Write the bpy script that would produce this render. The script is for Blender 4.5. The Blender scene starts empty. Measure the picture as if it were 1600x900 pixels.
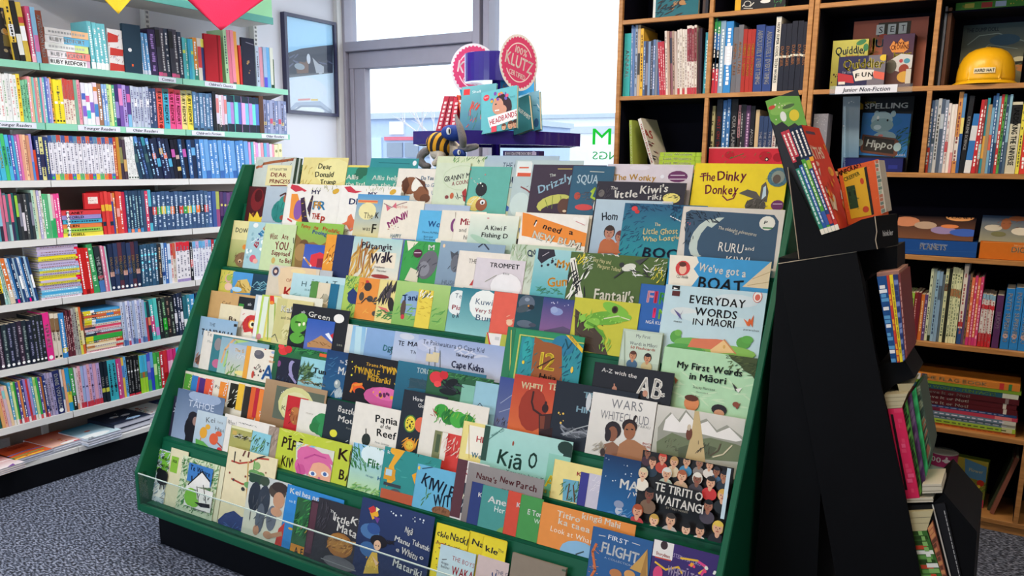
import bpy, bmesh, math, random
from mathutils import Vector, Matrix, Quaternion

# ------------------------------------------------------------------ camera, sky, lights, exposure
SC = bpy.context.scene
COL = SC.collection
CAM = Vector((0, 0, 1.6))
F, PIT, YAW, ROL, CY = 1288.774, 0.19728, 0.55088, -0.01202, 513.407      # focal length in px, angles, principal row
FW = Vector((-math.sin(YAW)*math.cos(PIT), math.cos(YAW)*math.cos(PIT), -math.sin(PIT)))
RT = Vector((math.cos(YAW), math.sin(YAW), 0))
DN = FW.cross(RT)
R2 = math.cos(ROL)*RT + math.sin(ROL)*DN
D2 = -math.sin(ROL)*RT + math.cos(ROL)*DN
cam = bpy.data.objects.new('camera', bpy.data.cameras.new('camera'))
COL.objects.link(cam)
cam.matrix_world = Matrix(((R2.x, -D2.x, -FW.x, CAM.x), (R2.y, -D2.y, -FW.y, CAM.y), (R2.z, -D2.z, -FW.z, CAM.z), (0, 0, 0, 1)))
cam.data.sensor_width = 36
cam.data.lens = F/1600*36
cam.data.shift_y = (CY-450)/1600
cam.data.clip_start = 0.05
SC.camera = cam

SC.view_settings.view_transform = 'Standard'
SC.view_settings.look = 'None'
SC.view_settings.gamma = 1
SC.view_settings.use_curve_mapping = False
SC.view_settings.exposure = 0.0

W = bpy.data.worlds.new('sky')
SC.world = W
W.use_nodes = True
nt = W.node_tree
bg = nt.nodes['Background']
tc = nt.nodes.new('ShaderNodeTexCoord')
nz = nt.nodes.new('ShaderNodeTexNoise')
nz.inputs['Scale'].default_value = 2.2
nz.inputs['Detail'].default_value = 5
rp = nt.nodes.new('ShaderNodeValToRGB')
rp.color_ramp.elements[0].position = 0.38
rp.color_ramp.elements[0].color = (0.62, 0.84, 1.0, 1)
rp.color_ramp.elements[1].position = 0.56
rp.color_ramp.elements[1].color = (1.0, 1.0, 1.0, 1)
nt.links.new(tc.outputs['Generated'], nz.inputs['Vector'])
nt.links.new(nz.outputs['Fac'], rp.inputs['Fac'])
nt.links.new(rp.outputs['Color'], bg.inputs['Color'])
bg.inputs['Strength'].default_value = 2.3

def area(name, loc, sx, sy, energy, color, rot=(0, 0, 0)):
    d = bpy.data.lights.new(name, 'AREA')
    d.shape = 'RECTANGLE'; d.size = sx; d.size_y = sy; d.energy = energy; d.color = color
    o = bpy.data.objects.new(name, d); COL.objects.link(o)
    o.location = loc; o.rotation_euler = rot
    return o
LAMPS = [(-2.9, 0.9), (-0.9, 0.9), (-2.9, 3.1), (-0.9, 3.1), (0.9, 0.9), (0.9, 3.1)]
for lx, ly in LAMPS:
    e = 36 if lx < -2 else (27 if lx < 0 else 6)
    c = (0.95, 0.95, 1.0) if lx < -2 else (1.0, 0.80, 0.57)
    area('ceiling_lamp_light', (lx, ly, 2.93), 1.15, 0.28, e, c)
# daylight through the shop front behind the camera on the left
area('shopfront_daylight', (-2.9, -1.9, 1.5), 2.4, 2.2, 34, (0.66, 0.80, 1.0), (math.radians(90), 0, math.radians(24)))
# daylight through the back window
area('window_daylight', (-3.1, 4.62, 2.0), 2.2, 1.3, 16, (0.8, 0.9, 1.0), (math.radians(-90), 0, 0))

# ------------------------------------------------------------------ helpers
def ray(x, y):
    return FW + R2*((x-800)/F) + D2*((y-CY)/F)
def px(P):
    v = P-CAM; d = v.dot(FW)
    return (v.dot(R2)/d*F+800, v.dot(D2)/d*F+CY)
def on(x, y, k, val):                     # where the line of sight through (x, y) meets the plane axis k = val
    d = ray(x, y); return CAM + d*((val-CAM[k])/d[k])

def lin(c): return c/12.92 if c <= 0.04045 else ((c+0.055)/1.055)**2.4
_hc = {}
def hexc(h):
    if h not in _hc:
        s = h if len(h) == 6 else ''.join(ch*2 for ch in h)
        _hc[h] = tuple(lin(int(s[i:i+2], 16)/255) for i in (0, 2, 4))
    return _hc[h]

class Plane:                              # a flat frame in the room: origin, unit u, unit v, normal
    def __init__(s, o, u, v):
        s.o, s.u, s.v = Vector(o), Vector(u).normalized(), Vector(v).normalized(); s.n = s.u.cross(s.v)
    def up(s, x, y):
        d = ray(x, y); P = CAM + d*(s.n.dot(s.o-CAM)/s.n.dot(d)) - s.o
        return P.dot(s.u), P.dot(s.v)
    def P(s, u, v, w=0): return s.o + s.u*u + s.v*v + s.n*w
    def u_at(s, v, x):                    # u on the row v that is seen at image column x
        B = s.P(0, v)-CAM; k = (x-800)/F
        return (k*B.dot(FW)-B.dot(R2))/(s.u.dot(R2)-k*s.u.dot(FW))
    def v_at(s, u, y):
        B = s.P(u, 0)-CAM; k = (y-CY)/F
        return (k*B.dot(FW)-B.dot(D2))/(s.v.dot(D2)-k*s.v.dot(FW))
    def jac(s, u, v):                     # metres per pixel along u and v
        a = px(s.P(u, v)); b = px(s.P(u+.01, v)); c = px(s.P(u, v+.01))
        return .01/math.hypot(b[0]-a[0], b[1]-a[1]), .01/math.hypot(c[0]-a[0], c[1]-a[1])
    def off(s, w): return Plane(s.o+s.n*w, s.u, s.v)
    def mat(s, u=0, v=0, w=0):
        o = s.P(u, v, w)
        return Matrix(((s.u.x, s.v.x, s.n.x, o.x), (s.u.y, s.v.y, s.n.y, o.y), (s.u.z, s.v.z, s.n.z, o.z), (0, 0, 0, 1)))

# ---- materials
MAT = {}
def mat(name, color=None, rough=.5, metal=0, bump=0, scale=40, vary=0, emit=0, spec=.5, colattr=False, trans=0, ior=1.45, alpha=1, coat=0):
    m = bpy.data.materials.new(name); m.use_nodes = True
    t = m.node_tree; b = t.nodes['Principled BSDF']
    b.inputs['Roughness'].default_value = rough; b.inputs['Metallic'].default_value = metal
    b.inputs['Specular IOR Level'].default_value = spec
    b.inputs['Transmission Weight'].default_value = trans; b.inputs['IOR'].default_value = ior
    b.inputs['Alpha'].default_value = alpha; b.inputs['Coat Weight'].default_value = coat
    src = None
    if colattr:
        a = t.nodes.new('ShaderNodeVertexColor'); a.layer_name = 'Col'; src = a.outputs['Color']
    elif color is not None:
        r = t.nodes.new('ShaderNodeRGB'); r.outputs[0].default_value = (*hexc(color), 1); src = r.outputs[0]
    if vary or bump:
        tc = t.nodes.new('ShaderNodeTexCoord'); n = t.nodes.new('ShaderNodeTexNoise')
        n.inputs['Scale'].default_value = scale; n.inputs['Detail'].default_value = 3
        t.links.new(tc.outputs['Object'], n.inputs['Vector'])
        if vary and src:
            h = t.nodes.new('ShaderNodeHueSaturation'); mr = t.nodes.new('ShaderNodeMapRange')
            mr.inputs['From Min'].default_value = .3; mr.inputs['From Max'].default_value = .7
            mr.inputs['To Min'].default_value = 1-vary; mr.inputs['To Max'].default_value = 1+vary
            t.links.new(n.outputs['Fac'], mr.inputs['Value']); t.links.new(mr.outputs['Result'], h.inputs['Value'])
            t.links.new(src, h.inputs['Color']); src = h.outputs['Color']
        if bump:
            bp = t.nodes.new('ShaderNodeBump'); bp.inputs['Strength'].default_value = bump; bp.inputs['Distance'].default_value = .004
            t.links.new(n.outputs['Fac'], bp.inputs['Height']); t.links.new(bp.outputs['Normal'], b.inputs['Normal'])
    if src: t.links.new(src, b.inputs['Base Color'])
    if emit:
        t.links.new(src, b.inputs['Emission Color']); b.inputs['Emission Strength'].default_value = emit
    MAT[name] = m
    return m
mat('book_board', rough=.48, spec=.25, colattr=True, vary=.03, scale=40)
mat('cover_print', rough=.45, spec=.22, colattr=True, vary=.025, scale=30)
mat('paint', rough=.5, colattr=True, vary=.03, scale=6)
mat('cardboard_black', '07070a', rough=.6, spec=.15, vary=.12, scale=7, bump=.1)
mat('green_board', '09583c', rough=.5, spec=.3, vary=.05, scale=5)
mat('plinth_navy', '05070e', rough=.7, spec=.15, vary=.1, scale=8)
mat('shelf_white', 'dfdedb', rough=.45, vary=.02, scale=6)
mat('shelf_back', '9a8c84', rough=.6, vary=.03, scale=6)
mat('wall_paint', 'dcdde4', rough=.75, vary=.02, scale=2, bump=.05)
mat('ceiling_paint', 'dcd9d2', rough=.9)
mat('aluminium', 'a9a6b4', rough=.5, metal=.1, vary=.03, scale=12)
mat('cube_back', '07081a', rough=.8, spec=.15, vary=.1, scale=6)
mat('lamp_panel', 'fff4e0', rough=.5, emit=3.0)
mat('plastic_purple', '2a1a78', rough=.22, coat=.5)
mat('hat_yellow', 'f0b518', rough=.3, vary=.04, scale=9)
mat('tin', rough=.3, colattr=True)
mat('grey_fur', '7d7a7c', rough=.95, vary=.15, scale=260, bump=.8)
mat('cream_fur', 'cfc4b4', rough=.95, vary=.1, scale=260, bump=.8)
mat('cloth', rough=.85, colattr=True, vary=.06, scale=200, bump=.3)
mat('asphalt', '8d9096', rough=.9, vary=.1, scale=3)
def wood():
    m = mat('beech', 'b98248', rough=.5); t = m.node_tree; b = t.nodes['Principled BSDF']
    tc = t.nodes.new('ShaderNodeTexCoord'); mp = t.nodes.new('ShaderNodeMapping'); n = t.nodes.new('ShaderNodeTexNoise')
    mp.inputs['Scale'].default_value = (3, 3, 28); n.inputs['Scale'].default_value = 3; n.inputs['Detail'].default_value = 6
    r = t.nodes.new('ShaderNodeValToRGB')
    r.color_ramp.elements[0].position = .3; r.color_ramp.elements[0].color = (*hexc('a06c38'), 1)
    r.color_ramp.elements[1].position = .7; r.color_ramp.elements[1].color = (*hexc('c08a50'), 1)
    t.links.new(tc.outputs['Object'], mp.inputs['Vector']); t.links.new(mp.outputs['Vector'], n.inputs['Vector'])
    t.links.new(n.outputs['Fac'], r.inputs['Fac']); t.links.new(r.outputs['Color'], b.inputs['Base Color'])
wood()
def carpet():
    m = mat('carpet', '565b6b', rough=.98); t = m.node_tree; b = t.nodes['Principled BSDF']
    tc = t.nodes.new('ShaderNodeTexCoord'); n = t.nodes.new('ShaderNodeTexNoise'); n.inputs['Scale'].default_value = 58; n.inputs['Detail'].default_value = 3
    mp = t.nodes.new('ShaderNodeMapping'); mp.inputs['Scale'].default_value = (1, 2.2, 1); mp.inputs['Rotation'].default_value = (0, 0, .6)
    r = t.nodes.new('ShaderNodeValToRGB')
    for i, (p, c) in enumerate(((.38, '14161d'), (.5, '444b5c'), (.62, '8e94a6'))):
        e = r.color_ramp.elements[i] if i < 2 else r.color_ramp.elements.new(p)
        e.position = p; e.color = (*hexc(c), 1)
    bp = t.nodes.new('ShaderNodeBump'); bp.inputs['Strength'].default_value = .7; bp.inputs['Distance'].default_value = .006
    t.links.new(tc.outputs['Object'], mp.inputs['Vector']); t.links.new(mp.outputs['Vector'], n.inputs['Vector'])
    t.links.new(n.outputs['Fac'], r.inputs['Fac']); t.links.new(r.outputs['Color'], b.inputs['Base Color'])
    t.links.new(n.outputs['Fac'], bp.inputs['Height']); t.links.new(bp.outputs['Normal'], b.inputs['Normal'])
carpet()
def clear(name, tint, k):
    m = bpy.data.materials.new(name); m.use_nodes = True; t = m.node_tree; t.nodes.clear()
    o = t.nodes.new('ShaderNodeOutputMaterial'); mx = t.nodes.new('ShaderNodeMixShader'); fr = t.nodes.new('ShaderNodeFresnel')
    tr = t.nodes.new('ShaderNodeBsdfTransparent'); gl = t.nodes.new('ShaderNodeBsdfGlossy'); ad = t.nodes.new('ShaderNodeMath')
    tr.inputs['Color'].default_value = (*tint, 1); gl.inputs['Roughness'].default_value = .06; fr.inputs['IOR'].default_value = 1.45
    ad.operation = 'ADD'; ad.inputs[1].default_value = k
    ge = t.nodes.new('ShaderNodeNewGeometry'); iv = t.nodes.new('ShaderNodeMath'); iv.operation = 'SUBTRACT'; iv.inputs[0].default_value = 1; ml = t.nodes.new('ShaderNodeMath'); ml.operation = 'MULTIPLY'
    t.links.new(ge.outputs['Backfacing'], iv.inputs[1]); t.links.new(fr.outputs[0], ad.inputs[0]); t.links.new(ad.outputs[0], ml.inputs[0]); t.links.new(iv.outputs[0], ml.inputs[1]); t.links.new(ml.outputs[0], mx.inputs[0])
    t.links.new(tr.outputs[0], mx.inputs[1]); t.links.new(gl.outputs[0], mx.inputs[2]); t.links.new(mx.outputs[0], o.inputs[0])
    MAT[name] = m
clear('acrylic', (.93, .96, .95), .03)
clear('window_glass', (.97, .99, 1.0), 0)
def vinyl():
    m = mat('vinyl', rough=.5, colattr=True); t = m.node_tree; b = t.nodes['Principled BSDF']; o = t.nodes['Material Output']
    tl = t.nodes.new('ShaderNodeBsdfTranslucent'); mx = t.nodes.new('ShaderNodeMixShader'); mx.inputs[0].default_value = .75
    t.links.new(b.inputs['Base Color'].links[0].from_socket, tl.inputs['Color']); t.links.new(b.outputs[0], mx.inputs[1]); t.links.new(tl.outputs[0], mx.inputs[2]); t.links.new(mx.outputs[0], o.inputs['Surface'])
vinyl()

# ---- mesh building
class MB:
    def __init__(s): s.v, s.f, s.c = [], [], []
    def poly(s, pts, col):
        i = len(s.v); s.v += [tuple(p) for p in pts]; s.f.append(tuple(range(i, i+len(pts)))); s.c.append(col)
    def box(s, a, b, col=(1, 1, 1), top=None, front=None):
        x0, y0, z0 = a; x1, y1, z1 = b; i = len(s.v)
        s.v += [(x0, y0, z0), (x1, y0, z0), (x1, y1, z0), (x0, y1, z0), (x0, y0, z1), (x1, y0, z1), (x1, y1, z1), (x0, y1, z1)]
        for f, c in (((3, 2, 1, 0), col), ((4, 5, 6, 7), front or col), ((0, 1, 5, 4), col), ((1, 2, 6, 5), col), ((2, 3, 7, 6), top or col), ((3, 0, 4, 7), col)):
            s.f.append(tuple(i+j for j in f)); s.c.append(c)
        return s
    def prism(s, pts, d, col=(1, 1, 1)):      # pts: ring of 3-D points, d: extrusion vector
        n = len(pts); i = len(s.v); d = Vector(d)
        s.v += [tuple(p) for p in pts] + [tuple(Vector(p)+d) for p in pts]
        s.f.append(tuple(range(i+n-1, i-1, -1))); s.c.append(col); s.f.append(tuple(range(i+n, i+2*n))); s.c.append(col)
        for k in range(n):
            s.f.append((i+k, i+(k+1) % n, i+n+(k+1) % n, i+n+k)); s.c.append(col)
        return s
    def tube(s, p, q, r, col=(1, 1, 1), n=10, r2=None):
        p, q = Vector(p), Vector(q); r2 = r if r2 is None else r2
        z = (q-p).normalized(); x = z.orthogonal().normalized(); y = z.cross(x); i = len(s.v)
        for o, rr in ((p, r), (q, r2)):
            for k in range(n):
                a = 2*math.pi*k/n; s.v.append(tuple(o+(x*math.cos(a)+y*math.sin(a))*rr))
        for k in range(n): s.f.append((i+k, i+(k+1) % n, i+n+(k+1) % n, i+n+k)); s.c.append(col)
        s.f.append(tuple(range(i+n-1, i-1, -1))); s.c.append(col); s.f.append(tuple(range(i+n, i+2*n))); s.c.append(col)
        return s
    def lathe(s, c, prof, col=(1, 1, 1), n=24, axis='z', cols=None):
        i = len(s.v); m = len(prof); c = Vector(c)
        for r, h in prof:
            for k in range(n):
                a = 2*math.pi*k/n; s.v.append(tuple(c+Vector((r*math.cos(a), r*math.sin(a), h))))
        for j in range(m-1):
            for k in range(n):
                s.f.append((i+j*n+k, i+j*n+(k+1) % n, i+(j+1)*n+(k+1) % n, i+(j+1)*n+k)); s.c.append(cols[j] if cols else col)
        s.f.append(tuple(range(i+n-1, i-1, -1))); s.c.append(col); s.f.append(tuple(range(i+(m-1)*n, i+m*n))); s.c.append(cols[-1] if cols else col)
        return s
    def build(s, name, m='paint', parent=None, world=None, smooth=False):
        me = bpy.data.meshes.new(name); me.from_pydata(s.v, [], s.f)
        at = me.color_attributes.new('Col', 'FLOAT_COLOR', 'CORNER'); buf = []
        for f, c in zip(s.f, s.c):
            if isinstance(c[0], (tuple, list)):
                for cc in c: buf += [cc[0], cc[1], cc[2], 1]
            else: buf += [c[0], c[1], c[2], 1]*len(f)
        at.data.foreach_set('color', buf)
        me.materials.append(MAT[m])
        if smooth: me.polygons.foreach_set('use_smooth', [True]*len(me.polygons))
        o = bpy.data.objects.new(name, me); COL.objects.link(o)
        if parent is not None: o.parent = parent
        if world is not None: o.matrix_world = world
        return o
def tag(o, label=None, cat=None, group=None, kind=None):
    if label: o['label'] = label
    if cat: o['category'] = cat
    if group: o['group'] = group
    if kind: o['kind'] = kind
    return o
def empty(name, loc, label, cat, group=None, rz=0):
    o = bpy.data.objects.new(name, None); COL.objects.link(o); o.location = loc; o.rotation_euler = (0, 0, rz)
    o.empty_display_size = .1
    return tag(o, label, cat, group)
def struct(name, mb, m, parent=None):
    o = mb.build(name, m, parent)
    if parent is None: o['kind'] = 'structure'
    return o
def bevel(o, w=.002, n=1):
    b = o.modifiers.new('bevel', 'BEVEL'); b.width = w; b.segments = n; b.limit_method = 'ANGLE'
    return o

# ---- glyphs: every letter is triangulated once, lines of text are laid out from them
def make_glyphs():
    chars = "ABCDEFGHIJKLMNOPQRSTUVWXYZabcdefghijklmnopqrstuvwxyz0123456789!?'&-.%,:/ĀĪŪāēīōū"
    g = {}
    for wgt, offv in (('t', 0.0),):
        obs = []
        for ch in chars:
            c = bpy.data.curves.new('glyph', 'FONT'); c.body = ch; c.offset = offv; c.resolution_u = 2
            o = bpy.data.objects.new('glyph', c); COL.objects.link(o); obs.append((ch, o))
        bpy.context.view_layer.update()
        dg = bpy.context.evaluated_depsgraph_get()
        raw = {}
        for ch, o in obs:
            me = bpy.data.meshes.new_from_object(o.evaluated_get(dg)); me.calc_loop_triangles()
            raw[ch] = ([(v.co.x, v.co.y) for v in me.vertices], [tuple(t.vertices) for t in me.loop_triangles])
            bpy.data.meshes.remove(me)
        cap = max(p[1] for p in raw['H'][0])
        for ch, (vs, ts) in raw.items():
            if not vs: continue
            x0 = min(p[0] for p in vs); x1 = max(p[0] for p in vs)
            g[wgt, ch] = ([((p[0]-x0)/cap, p[1]/cap) for p in vs], ts, (x1-x0)/cap)
        for ch, o in obs:
            c = o.data; bpy.data.objects.remove(o); bpy.data.curves.remove(c)
    return g
GLY = make_glyphs()
def layout(text, wgt='t', jit=0, seed=0):     # triangles of a line with cap height 1, and its width
    r = random.Random(seed or len(text)*7+ord(text[0])); x = 0; out = []
    for ch in text:
        if ch == ' ' or ('t', ch) not in GLY: x += .42; continue
        vs, ts, w = GLY['t', ch]; a = r.uniform(-jit, jit); dy = r.uniform(-jit, jit)*.5; ca, sa = math.cos(a), math.sin(a)
        q = [(x+(p[0]-w/2)*ca-(p[1]-.5)*sa+w/2, (p[0]-w/2)*sa+(p[1]-.5)*ca+.5+dy) for p in vs]
        for t in ts:
            out.append([q[i] for i in t])
            if wgt == 'T': out.append([(q[i][0]+.07, q[i][1]+.02) for i in t]); out.append([(q[i][0]+.035, q[i][1]-.025) for i in t])
        x += w+.16
    return out, max(x-.16, .1)
def clip(pts, w, h):
    for ax, lim, sg in ((0, 0, 1), (0, w, -1), (1, 0, 1), (1, h, -1)):
        if not pts: return pts
        if all((p[ax]-lim)*sg >= 0 for p in pts): continue
        o = []
        for i, a in enumerate(pts):
            b = pts[i-1]; ia = (a[ax]-lim)*sg >= 0; ib = (b[ax]-lim)*sg >= 0
            if ia != ib:
                t = (lim-b[ax])/(a[ax]-b[ax]); o.append((b[0]+(a[0]-b[0])*t, b[1]+(a[1]-b[1])*t))
            if ia: o.append(a)
        pts = o
    return pts
def ell(cx, cy, rx, ry, a=0, n=14):
    ca, sa = math.cos(a), math.sin(a)
    return [(cx+rx*math.cos(t)*ca-ry*math.sin(t)*sa, cy+rx*math.cos(t)*sa+ry*math.sin(t)*ca) for t in (2*math.pi*k/n for k in range(n))]
STEP = .00012
def art_mesh(pl, u0, v0, w, h, art, seed=1):
    """flat print for a face of size w x h whose lower left corner is (u0, v0) on pl; art is given at photo positions"""
    m = MB(); r = random.Random(seed); z = [STEP]
    def L(x, y):
        a, b = pl.up(float(x), float(y)); return (a-u0, b-v0)
    ju, jv = pl.jac(u0+w/2, v0+h*.7)
    def put(pts, col):
        pts = clip(pts, w, h)
        if len(pts) > 2: m.poly([(p[0], p[1], z[0]) for p in pts], col)
    def area_of(t):
        a, b = L(t[0], t[1]), L(t[2], t[3]); return min(a[0], b[0]), min(a[1], b[1]), max(a[0], b[0]), max(a[1], b[1])
    for cmd in art.split(';'):
        cmd = cmd.strip()
        if not cmd: continue
        t = cmd.split(); k = t[0]; z[0] += STEP
        if k in 'gh':
            c1, c2 = hexc(t[1]), hexc(t[2])
            m.poly([(0, 0, z[0]), (w, 0, z[0]), (w, h, z[0]), (0, h, z[0])], [c2, c2, c1, c1] if k == 'g' else [c1, c2, c2, c1])
        elif k == 'f':
            x0, y0, x1, y1 = area_of([float(q) for q in t[2:6]]); put([(x0, y0), (x1, y0), (x1, y1), (x0, y1)], hexc(t[1]))
        elif k == 'p':
            q = [L(t[i], t[i+1]) for i in range(2, len(t)-1, 2)]; put(q, hexc(t[1]))
        elif k == 'e':
            c = L(t[2], t[3]); put(ell(c[0], c[1], float(t[4])*ju, float(t[5])*jv, math.radians(float(t[6])) if len(t) > 6 else 0), hexc(t[1]))
        elif k == 'l':
            q = [L(t[i], t[i+1]) for i in range(3, len(t)-1, 2)]; wd = float(t[2])*ju/2
            for a, b in zip(q, q[1:]):
                dx, dy = b[0]-a[0], b[1]-a[1]; l = math.hypot(dx, dy) or 1; nx, ny = -dy/l*wd, dx/l*wd; ex, ey = dx/l*wd*.5, dy/l*wd*.5
                put([(a[0]+nx-ex, a[1]+ny-ey), (a[0]-nx-ex, a[1]-ny-ey), (b[0]-nx+ex, b[1]-ny+ey), (b[0]+nx+ex, b[1]+ny+ey)], hexc(t[1]))
        elif k == 's':                        # scattered spots
            n = int(t[1]); cs = t[2].split(','); rr = float(t[3])*ju; x0, y0, x1, y1 = area_of([float(q) for q in t[4:8]])
            for i in range(n):
                q = r.uniform(.45, .95)*rr; put(ell(r.uniform(x0, x1), r.uniform(y0, y1), q, q*r.uniform(.6, 1.2), r.uniform(0, 3), 7), hexc(cs[i % len(cs)])); z[0] += STEP*.1
        elif k == 'w':                        # scattered strokes (leaves, grass, hatching); angle in t[4]
            n = int(t[1]); cs = t[2].split(','); ln = float(t[3])*ju; an = math.radians(float(t[4])); x0, y0, x1, y1 = area_of([float(q) for q in t[5:9]])
            for i in range(n):
                cx, cy = r.uniform(x0, x1), r.uniform(y0, y1); a = an+r.uniform(-.6, .6); put(ell(cx, cy, ln*r.uniform(.4, .8), ln*.085, a, 6), hexc(cs[i % len(cs)])); z[0] += STEP*.1
        elif k == 'F':                        # a drawn bust: skin hair shirt x y r
            sk, ha, sh = (hexc(q) for q in t[1:4]); c = L(t[4], t[5]); R = float(t[6])*ju
            for col, dx, dy, rx, ry in ((ha, 0, .15, 1.0, 1.15), (sh, 0, -2.1, 1.45, 1.25), (sk, 0, -.9, .4, .7), (sk, 0, 0, .82, 1.0), (ha, 0, .75, .8, .45), ((.03, .02, .02), -.32, .05, .09, .12), ((.03, .02, .02), .32, .05, .09, .12), (tuple(q*.6 for q in sk), 0, -.2, .1, .2), ((.35, .06, .05), 0, -.52, .28, .08)):
                put(ell(c[0]+dx*R, c[1]+dy*R, rx*R, ry*R), col); z[0] += STEP
        elif k[0] in 'tTjJ':
            ang = math.radians(float(k[2:])) if '@' in k else 0
            x, y, ch, cw = (float(q) for q in t[1:5]); txt = ' '.join(t[6:]); col = hexc(t[5]); o = L(x, y)
            a1, b1 = pl.jac(o[0]+u0, o[1]+v0)
            tris, tw = layout(txt, 'T' if k[0] in 'TJ' else 't', .16 if k[0] in 'jJ' else 0)
            sy = ch*b1; sx = min(cw*a1/tw, sy*1.5); ca, sa = math.cos(ang), math.sin(ang)
            for tr in tris: put([(o[0]+p[0]*sx*ca-p[1]*sy*sa, o[1]+p[0]*sx*sa+p[1]*sy*ca) for p in tr], col)
    return m
PAGE = hexc('d9cfb8')
def shade(c, k): return tuple(min(1, q*k) for q in c)
def face_book(pl, x0, y0, x1, vb, th, col, label, art, name='picture_book', cat='book', group=None, hard=False, seed=1):
    """a book standing face-out: front cover on pl, top left corner seen at (x0, y0), right edge near column x1, foot at vb"""
    u0, vt = pl.up(x0, y0); u1 = pl.u_at(vt, x1); w = u1-u0; h = vt-vb; c = hexc(col)
    M = pl.mat(u0, vb)
    ov = .003 if hard else .0008
    t = min(.0022 if hard else .0006, th*.35); ov = min(ov, .003)
    b = MB()
    b.box((0, 0, -t), (w, h, 0), c); b.box((0, 0, -th), (w, h, -th+t), c); b.box((0, 0, -th), (.0015, h, 0), c)
    o = b.build(name, 'book_board', None, M)
    tag(o, label, cat, group)
    p = MB(); p.box((.0016, ov, -th+t), (w-ov, h-ov, -t), PAGE)
    p.build('page_block', 'book_board', o)
    am = art_mesh(pl, u0, vb, w, h, art, seed)
    if am.f: am.build('cover_print', 'cover_print', o)
    return o
def face_box(pl, x0, y0, x1, vb, th, col, label, art, name='game_box', cat='box', group=None, lid=True, seed=1, sidecol=None):
    u0, vt = pl.up(x0, y0); u1 = pl.u_at(vt, x1); w = u1-u0; h = vt-vb; c = hexc(col)
    b = MB(); b.box((0, 0, -th), (w, h, 0), hexc(sidecol) if sidecol else shade(c, .8), front=c)
    o = b.build(name, 'book_board', None, pl.mat(u0, vb)); tag(o, label, cat, group); bevel(o, .0015)
    am = art_mesh(pl, u0, vb, w, h, art, seed)
    if am.f: am.build('printed_front', 'cover_print', o)
    return o

NUMW = 'zero first second third fourth fifth sixth seventh eighth ninth tenth eleventh twelfth thirteenth fourteenth fifteenth sixteenth seventeenth eighteenth nineteenth'.split()
TENS = {2: 'twent', 3: 'thirt', 4: 'fort', 5: 'fift', 6: 'sixt', 7: 'sevent', 8: 'eight', 9: 'ninet'}
def ordinal(n):
    if n < 20: return NUMW[n]
    a, b = divmod(n, 10)
    return TENS[a]+'ieth' if b == 0 else TENS[a]+'y-'+NUMW[b]
PAL = {'black': '111118', 'dark grey': '444448', 'grey': '888888', 'pale grey': 'c0c4c8', 'white': 'efefea', 'cream': 'e8ddb8', 'tan': 'b89868', 'brown': '6a4028', 'dark red': '701820', 'red': 'd02828',
       'orange': 'ee8030', 'yellow': 'f0d840', 'lime green': 'a8d050', 'green': '2f9a48', 'dark green': '1a4a30', 'mint green': 'a0d8b8', 'teal': '2a9a9a', 'pale turquoise': '88ccd4', 'sky blue': '58a8e0', 'pale blue': 'a8c8e8',
       'blue': '2860b8', 'navy blue': '1a2850', 'steel blue': '48688c', 'purple': '583080', 'lilac': 'b0a0d8', 'pink': 'e888a8', 'pale pink': 'f0c8c8', 'magenta': 'd82878', 'salmon': 'e87060'}
PALV = [(k, tuple(int(v[i:i+2], 16) for i in (0, 2, 4))) for k, v in PAL.items()]
def cname(h):
    s = h if len(h) == 6 else ''.join(ch*2 for ch in h); q = tuple(int(s[i:i+2], 16) for i in (0, 2, 4))
    return min(PALV, key=lambda kv: sum((a-b)**2 for a, b in zip(kv[1], q)))[0]
SEED = random.Random(11)
def parse_style(s):
    d = {'base': None, 'bands': [], 'text': None, 'dots': [], 'word': None, 'wc': None}
    for t in s.split():
        if t[0] == 'b' and ':' in t: a = t[1:].split(':'); d['bands'].append((a[0], float(a[1])/100, float(a[2])/100))
        elif t[0] == '~': d['text'] = t[1:]
        elif t[0] == 'o' and ':' in t: a = t[1:].split(':'); d['dots'].append((a[0], float(a[1])/100))
        elif t[0] == 'X': a = t[1:].split(':'); d['wc'] = a[0]; d['word'] = a[1].replace('_', ' ')
        else: d['base'] = t
    return d
def describe(d):
    s = cname(d['base'])
    w = [cname(d['base'])]
    if d['bands']:
        c, a, b = max(d['bands'], key=lambda q: q[2]-q[1]); pos = 'foot' if b < .45 else ('top' if a > .55 else 'middle')
        return s, 'with %s %s' % (cname(c), pos)
    if d['dots']: return s, 'with %s dot' % cname(d['dots'][0][0])
    if d['word'] and d['wc']: return s, 'with %s lettering' % cname(d['wc'])
    if d['text']: return s, 'with %s print' % cname(d['text'])
    return s, 'with plain spine'
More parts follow.
